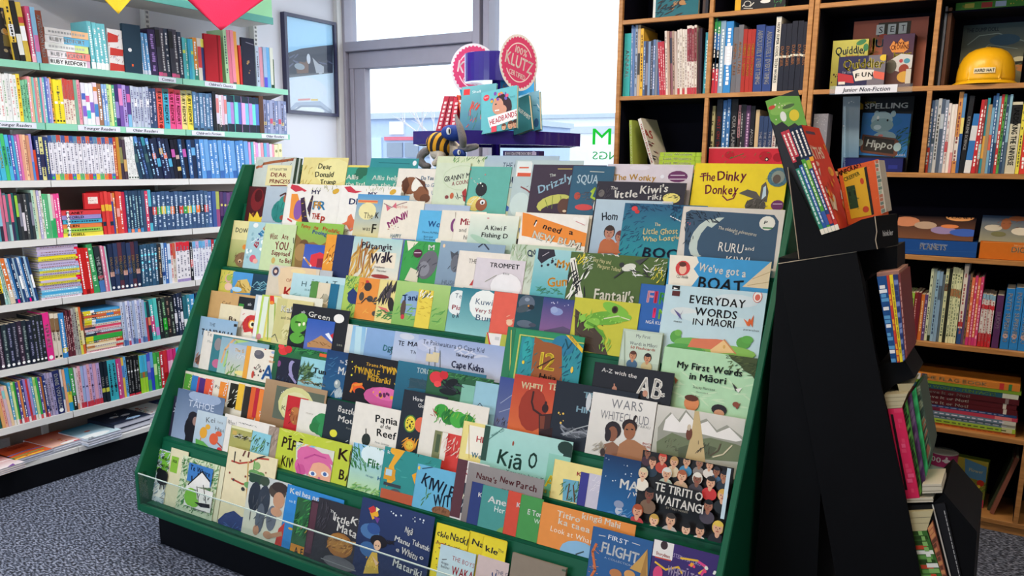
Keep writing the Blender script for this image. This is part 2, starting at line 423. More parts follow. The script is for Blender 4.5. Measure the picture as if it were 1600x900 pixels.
def spine_book(pl, u, v, w, h, dep, d, lean=0, name='paperback', parts=False):
    c = hexc(d['base']); k = SEED.uniform(.93, 1.05); c = shade(c, k); b = MB(); z = -SEED.uniform(0, .006); t = min(.0012, w*.12)
    b.box((0, 0, z-dep), (t, h, z), c); b.box((w-t, 0, z-dep), (w, h, z), c); b.box((t, 0, z-t), (w-t, h, z), c)
    b.box((t, .001, z-dep+.001), (w-t, h-.0015, z-t), PAGE)
    zz = z+.0003
    def q(x0, y0, x1, y1, col, dz=0): b.poly([(x0, y0, zz+dz), (x1, y0, zz+dz), (x1, y1, zz+dz), (x0, y1, zz+dz)], col)
    for bc, a, e in d['bands']: q(0, h*a, w, h*e, hexc(bc))
    if d['text']:
        tcx = hexc(d['text']); y = h*SEED.uniform(.86, .92); lo = h*.12; x0, x1 = w*.32, w*.68
        while y > lo:
            l = h*SEED.uniform(.02, .05); q(x0+SEED.uniform(-.05, .05)*w, y-l, x1+SEED.uniform(-.08, .08)*w, y, tcx, .0002); y -= l+h*.014
            if SEED.random() < .14: y -= h*.07
    for oc, p in d['dots']: b.poly([(x, y, zz+.0004) for x, y in ell(w/2, h*p, w*.33, w*.33, 0, 8)], hexc(oc))
    title = None
    if d['word']:
        tris, tw = layout(d['word'], 'T'); L = min(h*.8, tw*w*.62); sx = L/tw; sy = w*.52; y0 = h*.5+L/2+h*.02; col = hexc(d['wc'])
        title = MB() if parts else b
        for tr in tris: title.poly([(w*.24+p[1]*sy, y0-p[0]*sx, zz+.0005) for p in tr], col)
    M = pl.mat(u, v)
    if lean:
        M = M @ Matrix.Translation((w if lean < 0 else 0, 0, 0)) @ Matrix.Rotation(math.radians(lean), 4, 'Z') @ Matrix.Translation((-w if lean < 0 else 0, 0, 0))
        # keep the lower corner on the shelf
    o = b.build(name, 'book_board', None, M)
    if title is not None and title is not b and title.f: title.build('title', 'cover_print', o)
    return o
def run_row(pl, rows, shelfname, group, dep, name='paperback', first=1, parts=False):
    """rows: lines 'x0 x1 n ytop lean | style / style ...'; x along the shelf edge in the photograph"""
    i = first
    for line in rows.strip().split('\n'):
        head, st = line.split('|', 1); hh = head.split(); x0, x1, n, yt = float(hh[0]), float(hh[1]), int(hh[2]), float(hh[3]); lean = float(hh[4]) if len(hh) > 4 else 0
        sts = [parse_style(s) for s in st.split('/')]
        ua, ub = pl.u_at(0, x0), pl.u_at(0, x1); wd = (ub-ua)/n
        H = pl.v_at((ua+ub)/2, yt)
        if len(hh) > 5: H = float(hh[5])
        for k in range(n):
            d = sts[k % len(sts)]; s1, s2 = describe(d)
            h = H*SEED.uniform(.975, 1.01); w = wd*(.94 if not lean else .92*math.cos(math.radians(lean)))
            o = spine_book(pl, ua+wd*k+wd*.03, .001, w, h, dep*SEED.uniform(.93, 1), d, lean, name, parts)
            tag(o, '%s %s %s, %s from left, %s' % (s1, name.replace('reference_book', 'book').replace('_', ' '), s2, ordinal(i), shelfname), 'book', group); i += 1
    return i
def pile(pl, x0, x1, v0, specs, label, group, dep=.13, name='thin_book', where='', thick=None, parts=False):
    """books lying in a pile, bottom one first, spines to the front"""
    ua, ub = pl.u_at(v0, x0), pl.u_at(v0, x1); v = v0; n = len(specs)
    for k, sp in enumerate(specs):
        t, st = sp; d = parse_style(st); du = SEED.uniform(-.004, .004); W_ = ub-ua+SEED.uniform(-.006, .0); c = hexc(d['base']); b = MB(); z = -SEED.uniform(0, .006)
        T = t*.96; e = min(.0015, T*.15)
        b.box((0, 0, z-dep), (W_, e, z), c); b.box((0, T-e, z-dep), (W_, T, z), c); b.box((0, e, z-.001), (W_, T-e, z), c); b.box((.002, e, z-dep+.002), (W_-.002, T-e, z-.001), PAGE)
        for bc, a, q in d['bands']: b.poly([(W_*a, 0, z+.0003), (W_*q, 0, z+.0003), (W_*q, T, z+.0003), (W_*a, T, z+.0003)], hexc(bc))
        if d['text']:
            x = W_*.08
            while x < W_*.9:
                l = W_*SEED.uniform(.02, .06); b.poly([(x, T*.35, z+.0005), (x+l, T*.35, z+.0005), (x+l, T*.65, z+.0005), (x, T*.65, z+.0005)], hexc(d['text'])); x += l+W_*.02
        title = MB() if parts else b
        if d['word']:
            tris, tw = layout(d['word'], 'T'); L = min(W_*.8, tw*T*.8); sx = L/tw
            for tr in tris: title.poly([(W_*.1+p[0]*sx, T*.22+p[1]*T*.56, z+.0006) for p in tr], hexc(d['wc']))
        o = b.build(name, 'book_board', None, pl.mat(ua+du, v))
        if parts and title.f: title.build('title', 'cover_print', o)
        s1, s2 = describe(d)
        pos = 'topmost' if k == n-1 else ('bottom' if k == 0 else ordinal(k+1)+' from bottom')
        tag(o, '%s book lying flat, %s in %s' % (s1, pos, label), 'book', group)
        o['label'] = ' '.join(o['label'].split()); v += t
    return v

# ------------------------------------------------------------------ the setting
XL, YB, XR, YF, ZC = -4.35, 4.70, 2.6, -2.6, 3.0
struct('floor', MB().box((XL-.1, YF-.1, -.1), (XR+.1, YB+.12, 0)), 'carpet')
struct('ceiling', MB().box((XL-.1, YF-.1, ZC), (XR+.1, YB+.12, ZC+.1)), 'ceiling_paint')
struct('wall_left', MB().box((XL-.1, YF-.1, 0), (XL, YB+.12, ZC)), 'wall_paint')
struct('wall_right', MB().box((XR, YF-.1, 0), (XR+.1, YB+.12, ZC)), 'wall_paint')
wb = MB()
wb.box((-1.9, YB, 0), (XR, YB+.12, ZC)); wb.box((XL, YB, 0), (-1.9, YB+.12, .55)); wb.box((XL, YB, 2.88), (-1.9, YB+.12, ZC))
struct('wall_back', wb, 'wall_paint')
wf = MB()
wf.box((-1.2, YF-.1, 0), (XR, YF, ZC)); wf.box((XL, YF-.1, 0), (-1.2, YF, .5)); wf.box((XL, YF-.1, 2.6), (-1.2, YF, ZC))
struct('wall_front', wf, 'wall_paint')
# window: aluminium frame members and panes of their own
win = bpy.data.objects.new('window_1', None); COL.objects.link(win); win.location = (-3.1, YB, .55); win['kind'] = 'structure'
def wpart(name, a, b, m='aluminium'):
    o = MB().box(a, b).build(name, m); o.parent = win; o.matrix_parent_inverse = Matrix.Translation(win.location).inverted(); bevel(o, .003) if m == 'aluminium' else None
    return o
wpart('jamb', (-4.345, YB-.05, .55), (-4.295, YB+.08, 2.88)); wpart('jamb', (-4.285, YB-.02, .55), (-4.25, YB+.08, 2.26))
wpart('mullion', (-3.18, YB-.06, .55), (-3.125, YB+.08, 2.88)); wpart('mullion', (-3.105, YB-.05, .55), (-3.06, YB+.08, 2.88))
wpart('jamb', (-1.96, YB-.05, .55), (-1.9, YB+.08, 2.88))
wpart('transom', (-4.29, YB-.06, 2.375), (-3.18, YB+.05, 2.44)); wpart('transom', (-4.29, YB-.02, 2.26), (-3.18, YB+.08, 2.372))
wpart('stile', (-4.25, YB-.01, .6), (-4.15, YB+.05, 2.26)); wpart('stile', (-3.26, YB-.01, .6), (-3.185, YB+.05, 2.26))
wpart('sill', (-4.3, YB-.05, .5), (-1.9, YB+.1, .6))
for a, b in (((-4.15, YB+.02, .6), (-3.26, YB+.026, 2.26)), ((-4.28, YB+.02, 2.44), (-3.18, YB+.026, 2.88)), ((-3.06, YB+.02, .6), (-1.96, YB+.026, 2.88))):
    wpart('pane', a, b, 'window_glass')
struct('trim_1', MB().box((XL, YB-.1, .1), (XL+.035, YB-.052, ZC)), 'shelf_white')
struct('baseboard_left', MB().box((XL, YF, 0), (XL+.012, YB, .09)), 'plinth_navy')
for i, (lx, ly) in enumerate(LAMPS):
    o = MB().box((-.62, -.17, 0), (.62, .17, .045)).build('ceiling_light', 'shelf_white', None, Matrix.Translation((lx, ly, ZC-.045)))
    MB().box((-.58, -.14, -.004), (.58, .14, .001)).build('diffuser', 'lamp_panel', o)
    tag(o, 'white rectangular ceiling light fitting, %s' % ['over the aisle in front of the wall shelving', 'over the front of the green stand', 'over the far end of the wall shelving', 'over the wooden bookcase', 'to the right of the camera', 'over the right end of the bookcase'][i], 'ceiling light', 'ceiling lights above the shop')

# lettering on the glass, read from the street
gp = Plane((0, YB+.018, 0), (1, 0, 0), (0, 0, 1))
def mirrored(word, x0, x1, yb, yt, col, name):
    u0, v0 = gp.up(x0, yb); u1 = gp.u_at(v0, x1); v1 = gp.v_at(u0, yt); m = MB(); tris, tw = layout(word, 't')
    for t in tris: m.poly([(u1-p[0]*(u1-u0)/tw, YB+.014, v0+p[1]*(v1-v0)) for p in reversed(t)], hexc(col))
    return m.build(name, 'vinyl')
o = mirrored('M', 926, 955, 226, 201, '18c030', 'window_lettering'); tag(o, 'bright green letter M on the window glass beside the bookcase', 'window lettering')
o = mirrored('NGS', 926, 966, 249, 237, '30a040', 'window_lettering'); tag(o, 'small green mirrored letters on the window glass below the large M', 'window lettering')

# street outside
struct('ground', MB().box((-60, YB+.12, -.12), (30, 70, -.1)), 'asphalt')
def building(name, x0, x1, ytop, Y, depth, col, label, parts=()):
    a = on(x0, ytop, 1, Y); b = on(x1, ytop, 1, Y)
    e = empty(name, ((a.x+b.x)/2, Y, 0), label, 'building'); c = Vector(e.location)
    def add(nm, p, q, cc):
        m = MB().box((min(p[0], q[0])-c.x, p[1]-c.y, min(p[2], q[2])), (max(p[0], q[0])-c.x, q[1]-c.y, max(p[2], q[2])), hexc(cc)).build(nm, 'paint', e); return m
    add('wall', (a.x, Y, -.1), (b.x, Y+depth, a.z), col) if True else None; add('roof_edge', (a.x-.15, Y-.15, a.z), (b.x+.15, Y+depth, a.z+.18), 'b8c4d4')
    for nm, px0, py0, px1, py1, cc in parts:
        p = on(px0, py0, 1, Y); q = on(px1, py1, 1, Y); add(nm, (p.x, Y-.06, p.z), (q.x, Y+.02, q.z), cc)
building('warehouse', 560, 700, 187, 21, 8, 'b4c8ea', 'pale blue street building seen through the left window pane',
    (('sign', 610, 190, 632, 210, 'f2f4f8'), ('awning', 602, 214, 700, 219, 'd86a80'), ('window', 606, 223, 630, 246, '8c98ac'), ('window', 634, 223, 655, 246, '8c98ac'), ('door', 576, 215, 598, 250, 'c4d8f4'), ('window', 662, 223, 690, 246, '8c98ac')))
building('warehouse', 780, 990, 187, 34, 8, 'eef2f8', 'white street building seen through the right window pane',
    (('window', 790, 226, 812, 246, 'c8d0dc'), ('window', 820, 226, 842, 246, 'c8d0dc'), ('window', 885, 198, 960, 208, 'c4ccd8'), ('window', 850, 226, 880, 246, 'd0d8e4')))
def bare_tree(x, y, Y, h):
    base = on(x, y, 1, Y); r = random.Random(int(x)); m = MB()
    def br(p, d, l, rad, k):
        q = p+d*l; m.tube(p, q, rad, hexc('d8d0d4'), 5, rad*.6)
        if k:
            for _ in range(3):
                nd = (d+Vector((r.uniform(-.8, .8), r.uniform(-.8, .8), r.uniform(-.1, .5)))).normalized(); br(q, nd, l*.72, rad*.55, k-1)
    br(Vector((base.x, Y, 0)), Vector((0, 0, 1)), h, .09, 4)
    return m.build('street_tree', 'paint')
tag(bare_tree(680, 240, 17, 1.1), 'bare pale street tree outside the left window pane', 'tree')

# ------------------------------------------------------------------ wall shelving on the left
XS = -4.045
ROWS = [2.04, 1.765, 1.495, 1.215, .918, .612, .33]
JO = [1.49, 2.28, 3.065, 3.84]
LP = [Plane((XS+.006, 0, z), (0, 1, 0), (0, 0, 1)) for z in ROWS]
for bi in range(3):
    y0, y1 = JO[bi], JO[bi+1]; top = 2.44
    e = empty('wall_shelving', (XS-.15, (y0+y1)/2, 0), ['white metal wall shelving bay nearest the camera at left edge', 'middle bay of the white metal wall shelving on the left', 'far bay of the white metal wall shelving, beside the framed picture'][bi], 'shelving', 'bays of the wall shelving')
    c = Vector(e.location)
    def add(nm, a, b, m, col=(1, 1, 1)):
        return MB().box(tuple(Vector(a)-c), tuple(Vector(b)-c), col).build(nm, m, e)
    add('plinth', (XL+.02, y0, 0), (XS+.03, y1, .115), 'plinth_navy')
    add('back_panel', (XL+.004, y0+.002, .1), (XL+.022, y1-.002, 2.02), 'shelf_back')
    for yy in ((y0, y1) if bi == 2 else (y0,)):
        s = add('upright', (XL+.002, yy-.014, .1), (XL+.045, yy+.014, top+.3), 'shelf_white')
        sl = MB()
        for q in range(34):
            sl.box((XL+.045-c.x, yy-.006-c.y, 1.9+q*.025), (XL+.0465-c.x, yy-.002-c.y, 1.913+q*.025), hexc('555560')); sl.box((XL+.045-c.x, yy+.002-c.y, 1.9+q*.025), (XL+.0465-c.x, yy+.006-c.y, 1.913+q*.025), hexc('555560'))
        sl.build('slots', 'paint', e)['kind'] = 'stuff'
    for k, z in enumerate(ROWS):
        if k == 0 and bi == 0: pass
        add('shelf', (XL+.03, y0+.002, z-.03), (XS, y1-.002, z-.001), 'shelf_white')
        lip = add('price_strip' if k < 2 else 'shelf_lip', (XS, y0+.0025, z-.032), (XS+.012, y1-.0025, z), 'paint' if k < 2 else 'shelf_white', hexc('86c9b2' if (k+bi) % 2 else '8fd2b4'))
        for yy in (y0+.006, y1-.01): MB().prism([(XL+.03-c.x, yy-c.y, z-.031), (XS-.03-c.x, yy-c.y, z-.031), (XL+.03-c.x, yy-c.y, z-.09)], (0, .004, 0), hexc('cfcac4')).build('bracket', 'paint', e)
    add('bottom_shelf', (XL+.03, y0+.002, .115), (XS+.03, y1-.002, .14), 'shelf_white')
# pale green shelf overhead on its two uprights
e = empty('overhead_shelf', (-4.2, 3.3, 2.4), 'pale green shelf edge high on the wall above the red flag', 'shelf'); c = Vector(e.location)
MB().box(tuple(Vector((XL+.03, 2.3, 2.42))-c), tuple(Vector((XS, 3.74, 2.445))-c), hexc('c8c6c0')).build('board', 'paint', e)
MB().box(tuple(Vector((XS, 2.3, 2.415))-c), tuple(Vector((XS+.012, 3.74, 2.455))-c), hexc('5aa89a')).build('price_strip', 'paint', e)
MB().box(tuple(Vector((XS-.01, 3.0, 2.456))-c), tuple(Vector((XS+.004, 3.74, 2.7))-c), hexc('9ee0a8')).build('header_panel', 'paint', e)
# section signs clipped to the strips
sp = {0: Plane((XS+.0145, 0, 0), (0, 1, 0), (0, 0, 1))}
def strip_sign(pl, x0, x1, z0, z1, text, label, tx=None, name='shelf_sign', cat='sign', w=.0015, font='J', under=None):
    u0, u1 = pl.u_at((z0+z1)/2, x0), pl.u_at((z0+z1)/2, x1); h = z1-z0
    m = MB(); m.box((0, 0, -w), (u1-u0, h, 0), hexc('dfe2ee')); o = m.build(name, 'book_board', None, pl.mat(u0, z0)); tag(o, label, cat, 'shelf section signs')
    tris, tw = layout(text, 'T'); W_ = (u1-u0)*.76; L = min(W_, tw*h*.62); t = MB()
    for q in tris: t.poly([((u1-u0-L)/2+p[0]*L/tw+p[1]*h*.1, h*.24+p[1]*h*.52, .0003) for p in q], hexc('303a5c'))
    t.build('lettering', 'cover_print', o)
    return o
P0 = sp[0]
strip_sign(P0, 248, 275, 2.011, 2.037, 'Comics', 'small white sign on the top price strip below dark spines, nearest one')
strip_sign(P0, 320, 369, 2.011, 2.037, "Children's Classics", 'white sign on the top price strip below the red hardback')
strip_sign(P0, -12, 57, 1.736, 1.762, 'Younger Readers', 'white sign at the left picture edge on the second price strip')
strip_sign(P0, 122, 188, 1.736, 1.762, 'Younger Readers', 'white sign on second price strip, second from the left edge')
strip_sign(P0, 197, 256, 1.736, 1.762, 'Older Readers', 'white sign in the middle of the second price strip')
strip_sign(P0, 300, 351, 1.736, 1.762, "Children's Fiction", 'white sign on second price strip below dark aurora spines')
strip_sign(P0, 409, 450, 1.736, 1.762, 'Older Readers', 'white sign at the far end of the second price strip')

GW = 'paperbacks on the wall shelving'
ra = '''
24 50 3 2 6 | e8c040 b222:0:30 beee:40:60 ~222 / 222 be8e8e0:10:45 / d8b848 bfff:35:60 bc44:65:75
52 59 1 9 3 | e0608c ~fff bfbc:0:15
59 66 1 10 3 | 8fc0e0 bd87ab0:20:50
67 77 1 16 4 | 8a4634 Xeee:AFTERNOON_TALES'''
i = run_row(LP[0], ra, 'top wall shelf', GW, .14)
v = pile(LP[0], 74, 143, 0, [(.034, 'f0eeee X222:RUBY_REDFORT bb8b8c0:0:8 bd8b0c8:92:100'), (.034, 'efe8ea bf08a80:45:100 Xfff:RUBY_REDFORT'), (.034, 'eff0ea bd8e890:68:100 ~bbb'), (.034, 'f0eeee b6ab8dc:42:100 Xfff:RUBY_REDFORT'), (.034, 'f0ecea bf0c090:60:100 ~aaa')],
     'white topped pile, top wall shelf', 'white paperbacks piled on the top wall shelf', .14, thick=1)
i = run_row(LP[0], '''
145 173 4 36 3 | 72c4cc bf4f4f0:0:14 ~fff
223 237 3 52 3 | 6aa8dc ~fff bd8e0f0:0:10
237 249 1 47 2 | 33264e ~a8c
249 289 6 46 2 | 3c3c48 b222:60:95 bd85888:0:8 / 484450 ~ccc bc06080:0:7 / 303a4c ~ddd
289 306 4 60 1 | 58c0c8 bd8e860:62:70 / 60ccb8 ~fff / 3ca8c8
306 330 4 60 1 | e89838 b387:0:25 ~fff / e8e0d0 bd44:30:80 / 3a4a88 bee6:80:100 / e8e8f0 bc84878:20:60
330 343 3 70 1 | 5aa84a ~fff / 3c8c3c / 78b85a
354 376 4 47 2 | a8d0a0 ~466 / e07a90 / e88aa0 b555:0:3 / e8a048
377 389 3 72 2 | cc2c30 / 3cb0c0 / e0c840 bd44:80:100
403 430 5 74 1 | b8c8dc ~667 / d898a8 / 9cb8d8 b55c:0:25 / 68a8d8 / dce0d0 b243:0:8''', 'top wall shelf', GW, .14, first=i)
# hardbacks and face-out books among them
def facing(pl, x0, x1, y0, th, col, label, art, name='hardback', turn=0, hard=True, seed=3, group=None, w=None):
    u0 = pl.u_at(0, x0); u1 = pl.u_at(0, x1); a = math.radians(turn)
    uu = pl.u*math.cos(a)-pl.n*math.sin(a)*1.0
    q = Plane(pl.P(u0, 0, w or 0), uu, pl.v); W_ = (u1-u0)/max(.2, math.cos(a)) if turn else u1-u0; h = pl.v_at(u0, y0)
    xx = px(q.P(W_, h))[0]; xa, ya = px(q.P(0, h))
    return face_book(q, xa, ya, xx, 0, th, col, label, art, name, 'book', group, hard, seed)
facing(LP[0], -22, 24, 6, .012, '1c1a1c', 'large black face-out book with gold game art on the top wall shelf', 's 30 765,986,a73,446 5 2 10 22 84;f 3a3a3a 4 14 20 40;f 6a5a2a 4 54 22 74', turn=8, seed=5)
facing(LP[0], 172, 205, 44, .006, 'e8e4e0', 'white face-out book with red scroll patterns on the top wall shelf', 'w 60 88a,444,a55 4 40 168 50 210 108;p c83a30 168 50 184 56 184 66 168 66;p c83a30 172 74 192 78 192 88 172 86;p c83a30 172 98 196 102 206 112 172 110', turn=4)
facing(LP[0], 196, 222, 36, .022, '1f3a4c', 'large dark teal hardback leaning face-out beside blue paperbacks', 'e e8e8e8 203 78 3 3;f d86030 206 100 209 104', turn=-6)
facing(LP[0], 322, 345, 52, .018, 'b82430', 'large red hardback standing on the top wall shelf', 'f 8c1820 340 50 342 128', turn=-10)
facing(LP[0], 380, 398, 58, .016, '282a3c', 'dark navy hardback leaning near the end of top wall shelf', 's 6 a85,865 2 386 90 392 128;l 889 1 384 66 396 70', turn=-8)
ex = MB(); pl = LP[0]; u = pl.u_at(0, 429)
for a, b in (((u, 0, 0), (u, .17, 0)), ((u, .17, 0), (u, .17, -.1)), ((u, .17, -.1), (u, 0, -.1))): ex.tube(a, b, .0025, hexc('4a6a4a'), 6)
tag(ex.build('bookend', 'paint', None, pl.mat()), 'thin green wire bookend at the far end of the top wall shelf', 'bookend')

run_row(LP[1], '''
-30 33 11 114 1 | efefec ~d99 / eeece8 ~9b9 / f0f0ee ~bbb
33 39 1 116 1 | f0d440 ~a60
39 50 3 125 1 | 7cc49c ~253 / 8ccaa0 ~365
50 67 5 120 1 | f0a0a8 ~fff / e8c8a0 / 78c0b8 / e88a98 / e8d0b0 ~a66
67 88 7 121 1 | 4cacb4 / e0a0b8 / 78c8c0 ~fff / 4c70b8 / 8888cc ~fff / a8a8dc / e8a050
84 104 4 124 1 | f0dc30 b554:70:74 o222:6 ~664 / f0dc30 bfff:45:50 o222:6
104 121 4 124 1 | e8dccc bc84840:55:100 ~a66
121 131 2 124 1 | 7aa890 / f0a0b0 ~c68
132 157 4 129 1 | e8e4f0 b4a68c0:60:75 b86c:20:45 / e8ecf0 bd86aa0:55:70 b48c0c8:15:35 / e8e8f4 b8868c8:30:55 / ecd8e4 b4888c8:20:50 bd84:80:90
157 164 1 130 1 | a8785c ~fff
164 172 2 131 1 | 8cb4e4 ~fff b68c:50:80
172 184 3 132 1 | b8dc98 ~675 / dce898 / 50b080 ~fff
184 208 4 133 1 | 3c3070 b98c:20:60 / 7858a8 be08ac0:50:90 / b8a0e0 ~536 / 584088 b80b8e0:0:30 bd86aa8:60:80
208 236 6 135 0 | c4ccdc ~669 / b0b8d0 bf0f0f8:50:70 ~557
236 248 2 137 0 | 384a70 ~ccd
248 304 6 139 0 | e86058 b8a3a3a:88:100 X222:RUBY_REDFORT o900:5 / 48b4d0 b355:88:100 X222:RUBY_REDFORT / e85088 ba336:88:100 X822:RUBY_REDFORT / ec5c98 ba345:88:100 X822:RUBY_REDFORT / ecd888 b886:88:100 X222:RUBY_REDFORT / f0dc50 b886:88:100 X222:RUBY_REDFORT
304 335 6 145 0 | 5a84ac ~cde b345:0:6 / 48688c ~dde
335 340 1 142 0 | 14161e
340 357 4 149 0 | d8d0e0 b222c:0:20 bd88:50:90 / e8e8ee b233:0:18 ~a88 / e0b8c8 b334:0:18
357 407 9 151 0 | 78c8e0 b202838:0:22 b203040:82:100 / b890d8 b202838:0:22 b203040:82:100 / 70e0d0 b202838:0:22 b203040:82:100 / 5878c8 b202838:0:22 b203040:82:100 / e0a8d8 b202838:0:22 b203040:82:100
407 414 1 150 0 | 5a3a28
414 449 8 157 0 | 8c94b8 ~334 bd8c890:25:35 / 7888b0 ~dde / a0a8c8 bc85870:30:45''', 'second wall shelf down', GW, .14)
run_row(LP[2], '''
-22 4 4 212 3 | d84848 ~fff / 3cb0d8 ~fff
4 12 1 209 4 | 48b8d8 Xe8f080:KID_NORMAL
12 24 2 209 4 | 48c070 X2858a0:KID_NORMAL / 50b8e0 X285:KID_NORMAL
24 40 4 211 3 | 5c60c0 ~fff / 48a8d0 / a870c0 ~fff / d870a8
40 54 3 211 2 | e8a890 / f0c8a0 ~a66 / d89878
54 58 1 210 2 | a090d0 b58c:0:40
58 66 1 234 2 | d84a28 bc83838:0:50
62 82 3 213 2 | 203060 ~ccd / dcd890 b335:30:60 ~335 / 2c3c70 ~ee9
82 182 16 213 1 | e8e6ee b4868b8:0:14 b385898:84:100 ~889 o3c4:5 / e8e6ee be0c040:0:14 b58a:84:100 ~889 / eae8ee b58b868:0:14 bc05048:84:100 ~889 / e8e6ee be08038:0:14 b4a5a98:84:100 ~889 / eae8f0 bd04838:0:14 bd06048:84:100 ~889
182 192 2 215 1 | b84030 ~fc8 / c08a30
192 202 2 218 2 | 3c3040 b885:40:80 / 4a3c48 bc8a060:20:50
202 219 4 214 2 | e8eae8 o243:4 ~bbb
219 246 5 214 11 | 1f4058 b389:80:100 b466:40:60 / 1c2c48 ~adf b58c:85:100 / 223a60 ~68c
246 275 5 216 9 | 1c2444 bd87:50:64 ~acf / 182440 b50a8d0:30:50 / 202850 bc8a060:60:75 ~9bd
275 298 4 218 6 | 141428 bc058a8:55:75 / 101020 bd8c070:20:30 bc4a8a0:50:60 / 204878 ~bdf
298 317 3 218 3 | 2c5890 ~cdf / 1a2848 b6ad:60:80
317 392 11 219 3 | 5c98d8 ~cdf / 6ca4dc b3868b0:0:20 / 4c88cc ~def
392 407 4 222 1 | e0a0d8 / 58c0c8 / e8a8c0 ~fff
407 432 6 224 1 | d8d8f0 / f0a0b0 / 68b8d8 / b8a0d8
432 444 2 225 1 | f0ecc0 o996:80 / efe8b8 o996:80''', 'third wall shelf down', GW, .14)
row = '''
-24 14 7 296 2 | 50a8b8 ~fff / 88c0d8 b334:0:30 / e07898 / 384858 ~acc
14 36 5 302 2 | 58707c bd87090:40:95 / 387070 b9cc:0:35 / e06a80 b335:0:40 / 286868 / 283038 b9c4:50:95
36 58 5 302 2 | 383c40 b889:30:80 / 2a2a30 be0d8e0:20:60 / 484a4c ~ccc / 24303a
58 74 4 297 2 | b8dcc8 ~576 / dcdcb8 / b8b0d8 ~fff / e0e0d8 ~886
74 92 4 303 2 | 50b878 ~fff / 60b884 / b8e0c0 b3a6:0:40 / f0a8c0 b3a6:0:45
92 101 2 303 2 | ec4c94 ~fff'''
i = run_row(LP[3], row, 'fourth wall shelf down', GW, .13)
pile(LP[3], 101, 163, 0, [(.0215, 'e8d84c X222:RUSSELL bfff:12:18'), (.0215, 'a8d050 ~253 bfff:12:18'), (.0215, 'e88048 X222:ALIEN bfff:12:18'), (.0215, '48a8c8 ~234 bfff:12:18'), (.0215, '9a8cc8 X222:WORLD bfff:12:18'), (.0215, 'd84048 X222:PLANET bfff:12:18')],
     'rainbow pile on the fourth wall shelf', 'rainbow coloured books piled on the fourth wall shelf', .12)
pq = LP[3]; q2 = Plane(pq.P(0, .1335, -.01), pq.u, pq.v)
face_book(q2, 130, 302, 158, 0, .01, 'cc2c30', 'small red face-out book standing on the rainbow pile', 'f f0e0d8 137 308 153 318;w 10 a66 3 0 138 309 152 317', 'paperback')
run_row(LP[3], '''
164 180 3 300 2 | d83838 be8b838:55:70 b234:20:30 / e04440 be8b838:55:70
180 186 2 301 2 | 3c4c98 bd87:80:100 / e08838 ~fff
186 201 3 300 1 | d84838 be8a8a0:40:60 / e05048 ~fff / c02848
201 226 5 297 1 | 2c4868 b48b:0:10 ~9cd / 28405c ~bdd be86:0:8
226 241 3 297 1 | 385070 / d84868 ~fff / 50b8d0 b335:20:60
241 328 13 299 0 | 3c5a80 bd04840:42:62 ~cde / 34507a b3ca050:42:62 ~cde / 3c5a80 be0c850:42:62 ~cde / 38547c b38b0c0:42:62 ~cde / 34507a be87838:42:62 ~cde / 3c5880 b181c28:42:62 ~cde
328 346 3 299 0 | 4a68a0 ~cde / 3c5898 / b8c060 ba05080:0:50
346 372 5 300 0 | 583868 oe0d870:62 b204:0:30 / 483c70 oe0d870:62 / 704880 oe0d870:62''', 'fourth wall shelf down', GW, .13, first=i+7)
i = run_row(LP[4], '''
-14 10 3 402 5 | f0d020 b222:0:25 ~222
10 18 2 402 8 | 98c8c8 ~fff / a8c8b8 ~466
18 26 1 402 9 | e07838 ~fff bd8c8b0:0:30
26 62 10 401 9 | d8e0ec b203868:0:10 ~68a / 3878b8 be08:0:8 / 203860 ~fff / a8c8e0 / 284878 bfff:30:60''', 'fifth wall shelf down', GW, .13)
YS = ['c8b8dc ~865', 'e0d83c ~875', 'd0c0d8 be04:90:100', 'b8b0d8 ~866', '88c8e0 ~fff', '48a8d8', 'dcd0e0 ~a88', 'ecdc30 be05:90:100']
pile(LP[4], 66, 130, 0, [(.0118, YS[k]) for k in (6, 4, 5, 4, 0, 3, 1, 2, 7, 1, 3, 1, 4, 0, 3, 2, 1, 7, 3, 0, 2, 0)], 'yellow and lilac wall shelf pile', 'thin yellow and lilac books in a pile', .12)
run_row(LP[4], '''
131 148 3 388 4 | d82828 ~fff / c82020 b811:0:10
148 158 1 381 6 | 38985c ~cec
158 167 1 384 5 | 283038 b4878b8:0:25 bc84858:30:36 Xfff:THE_RACE
167 176 3 384 4 | e8a0b8 ~fff / d86a90 / b8e0e0
176 223 7 379 1 | 243050 Xd8b070:DIALOGO bd8a8a0:30:40 oeee:6 / 2c3c60 Xd8b070:DIALOGO b4868a0:35:45 oeee:6 / 5a3040 Xd8b070:DIALOGO b234:20:60 oeee:6
223 250 5 382 0 | 284c68 o8ef:75 o8ef:58 o8ef:40 ~cde / 305878 o8ef:75 ~cde
250 256 1 382 0 | 2c3038 ~ca8
256 270 3 380 0 | b8d0e8 ~248 b248:20:30 / 3868b0 ~fff / c8d8f0 b38b:50:60
270 278 2 380 0 | e8dcd8 bc83838:70:100 ~c66 / e0d8c8 bd06040:60:100 ~977
278 300 4 378 0 | eae6ec bd82838:78:100 ~778 b98b:0:7
300 304 1 378 0 | 20202c bd02830:35:55 ~eee
304 334 6 376 0 | ececf6 b70b0e0:82:100 ~88a / e8e8f4 bc8a8d0:82:100 ~88a / ececf6 b58a8d8:82:100 ~88a
334 350 4 374 0 | b82838 ~fff / 283868 b3aa:80:100 / 28a0a8 ~fff / 202c48''', 'fifth wall shelf down', GW, .13, first=i+22)
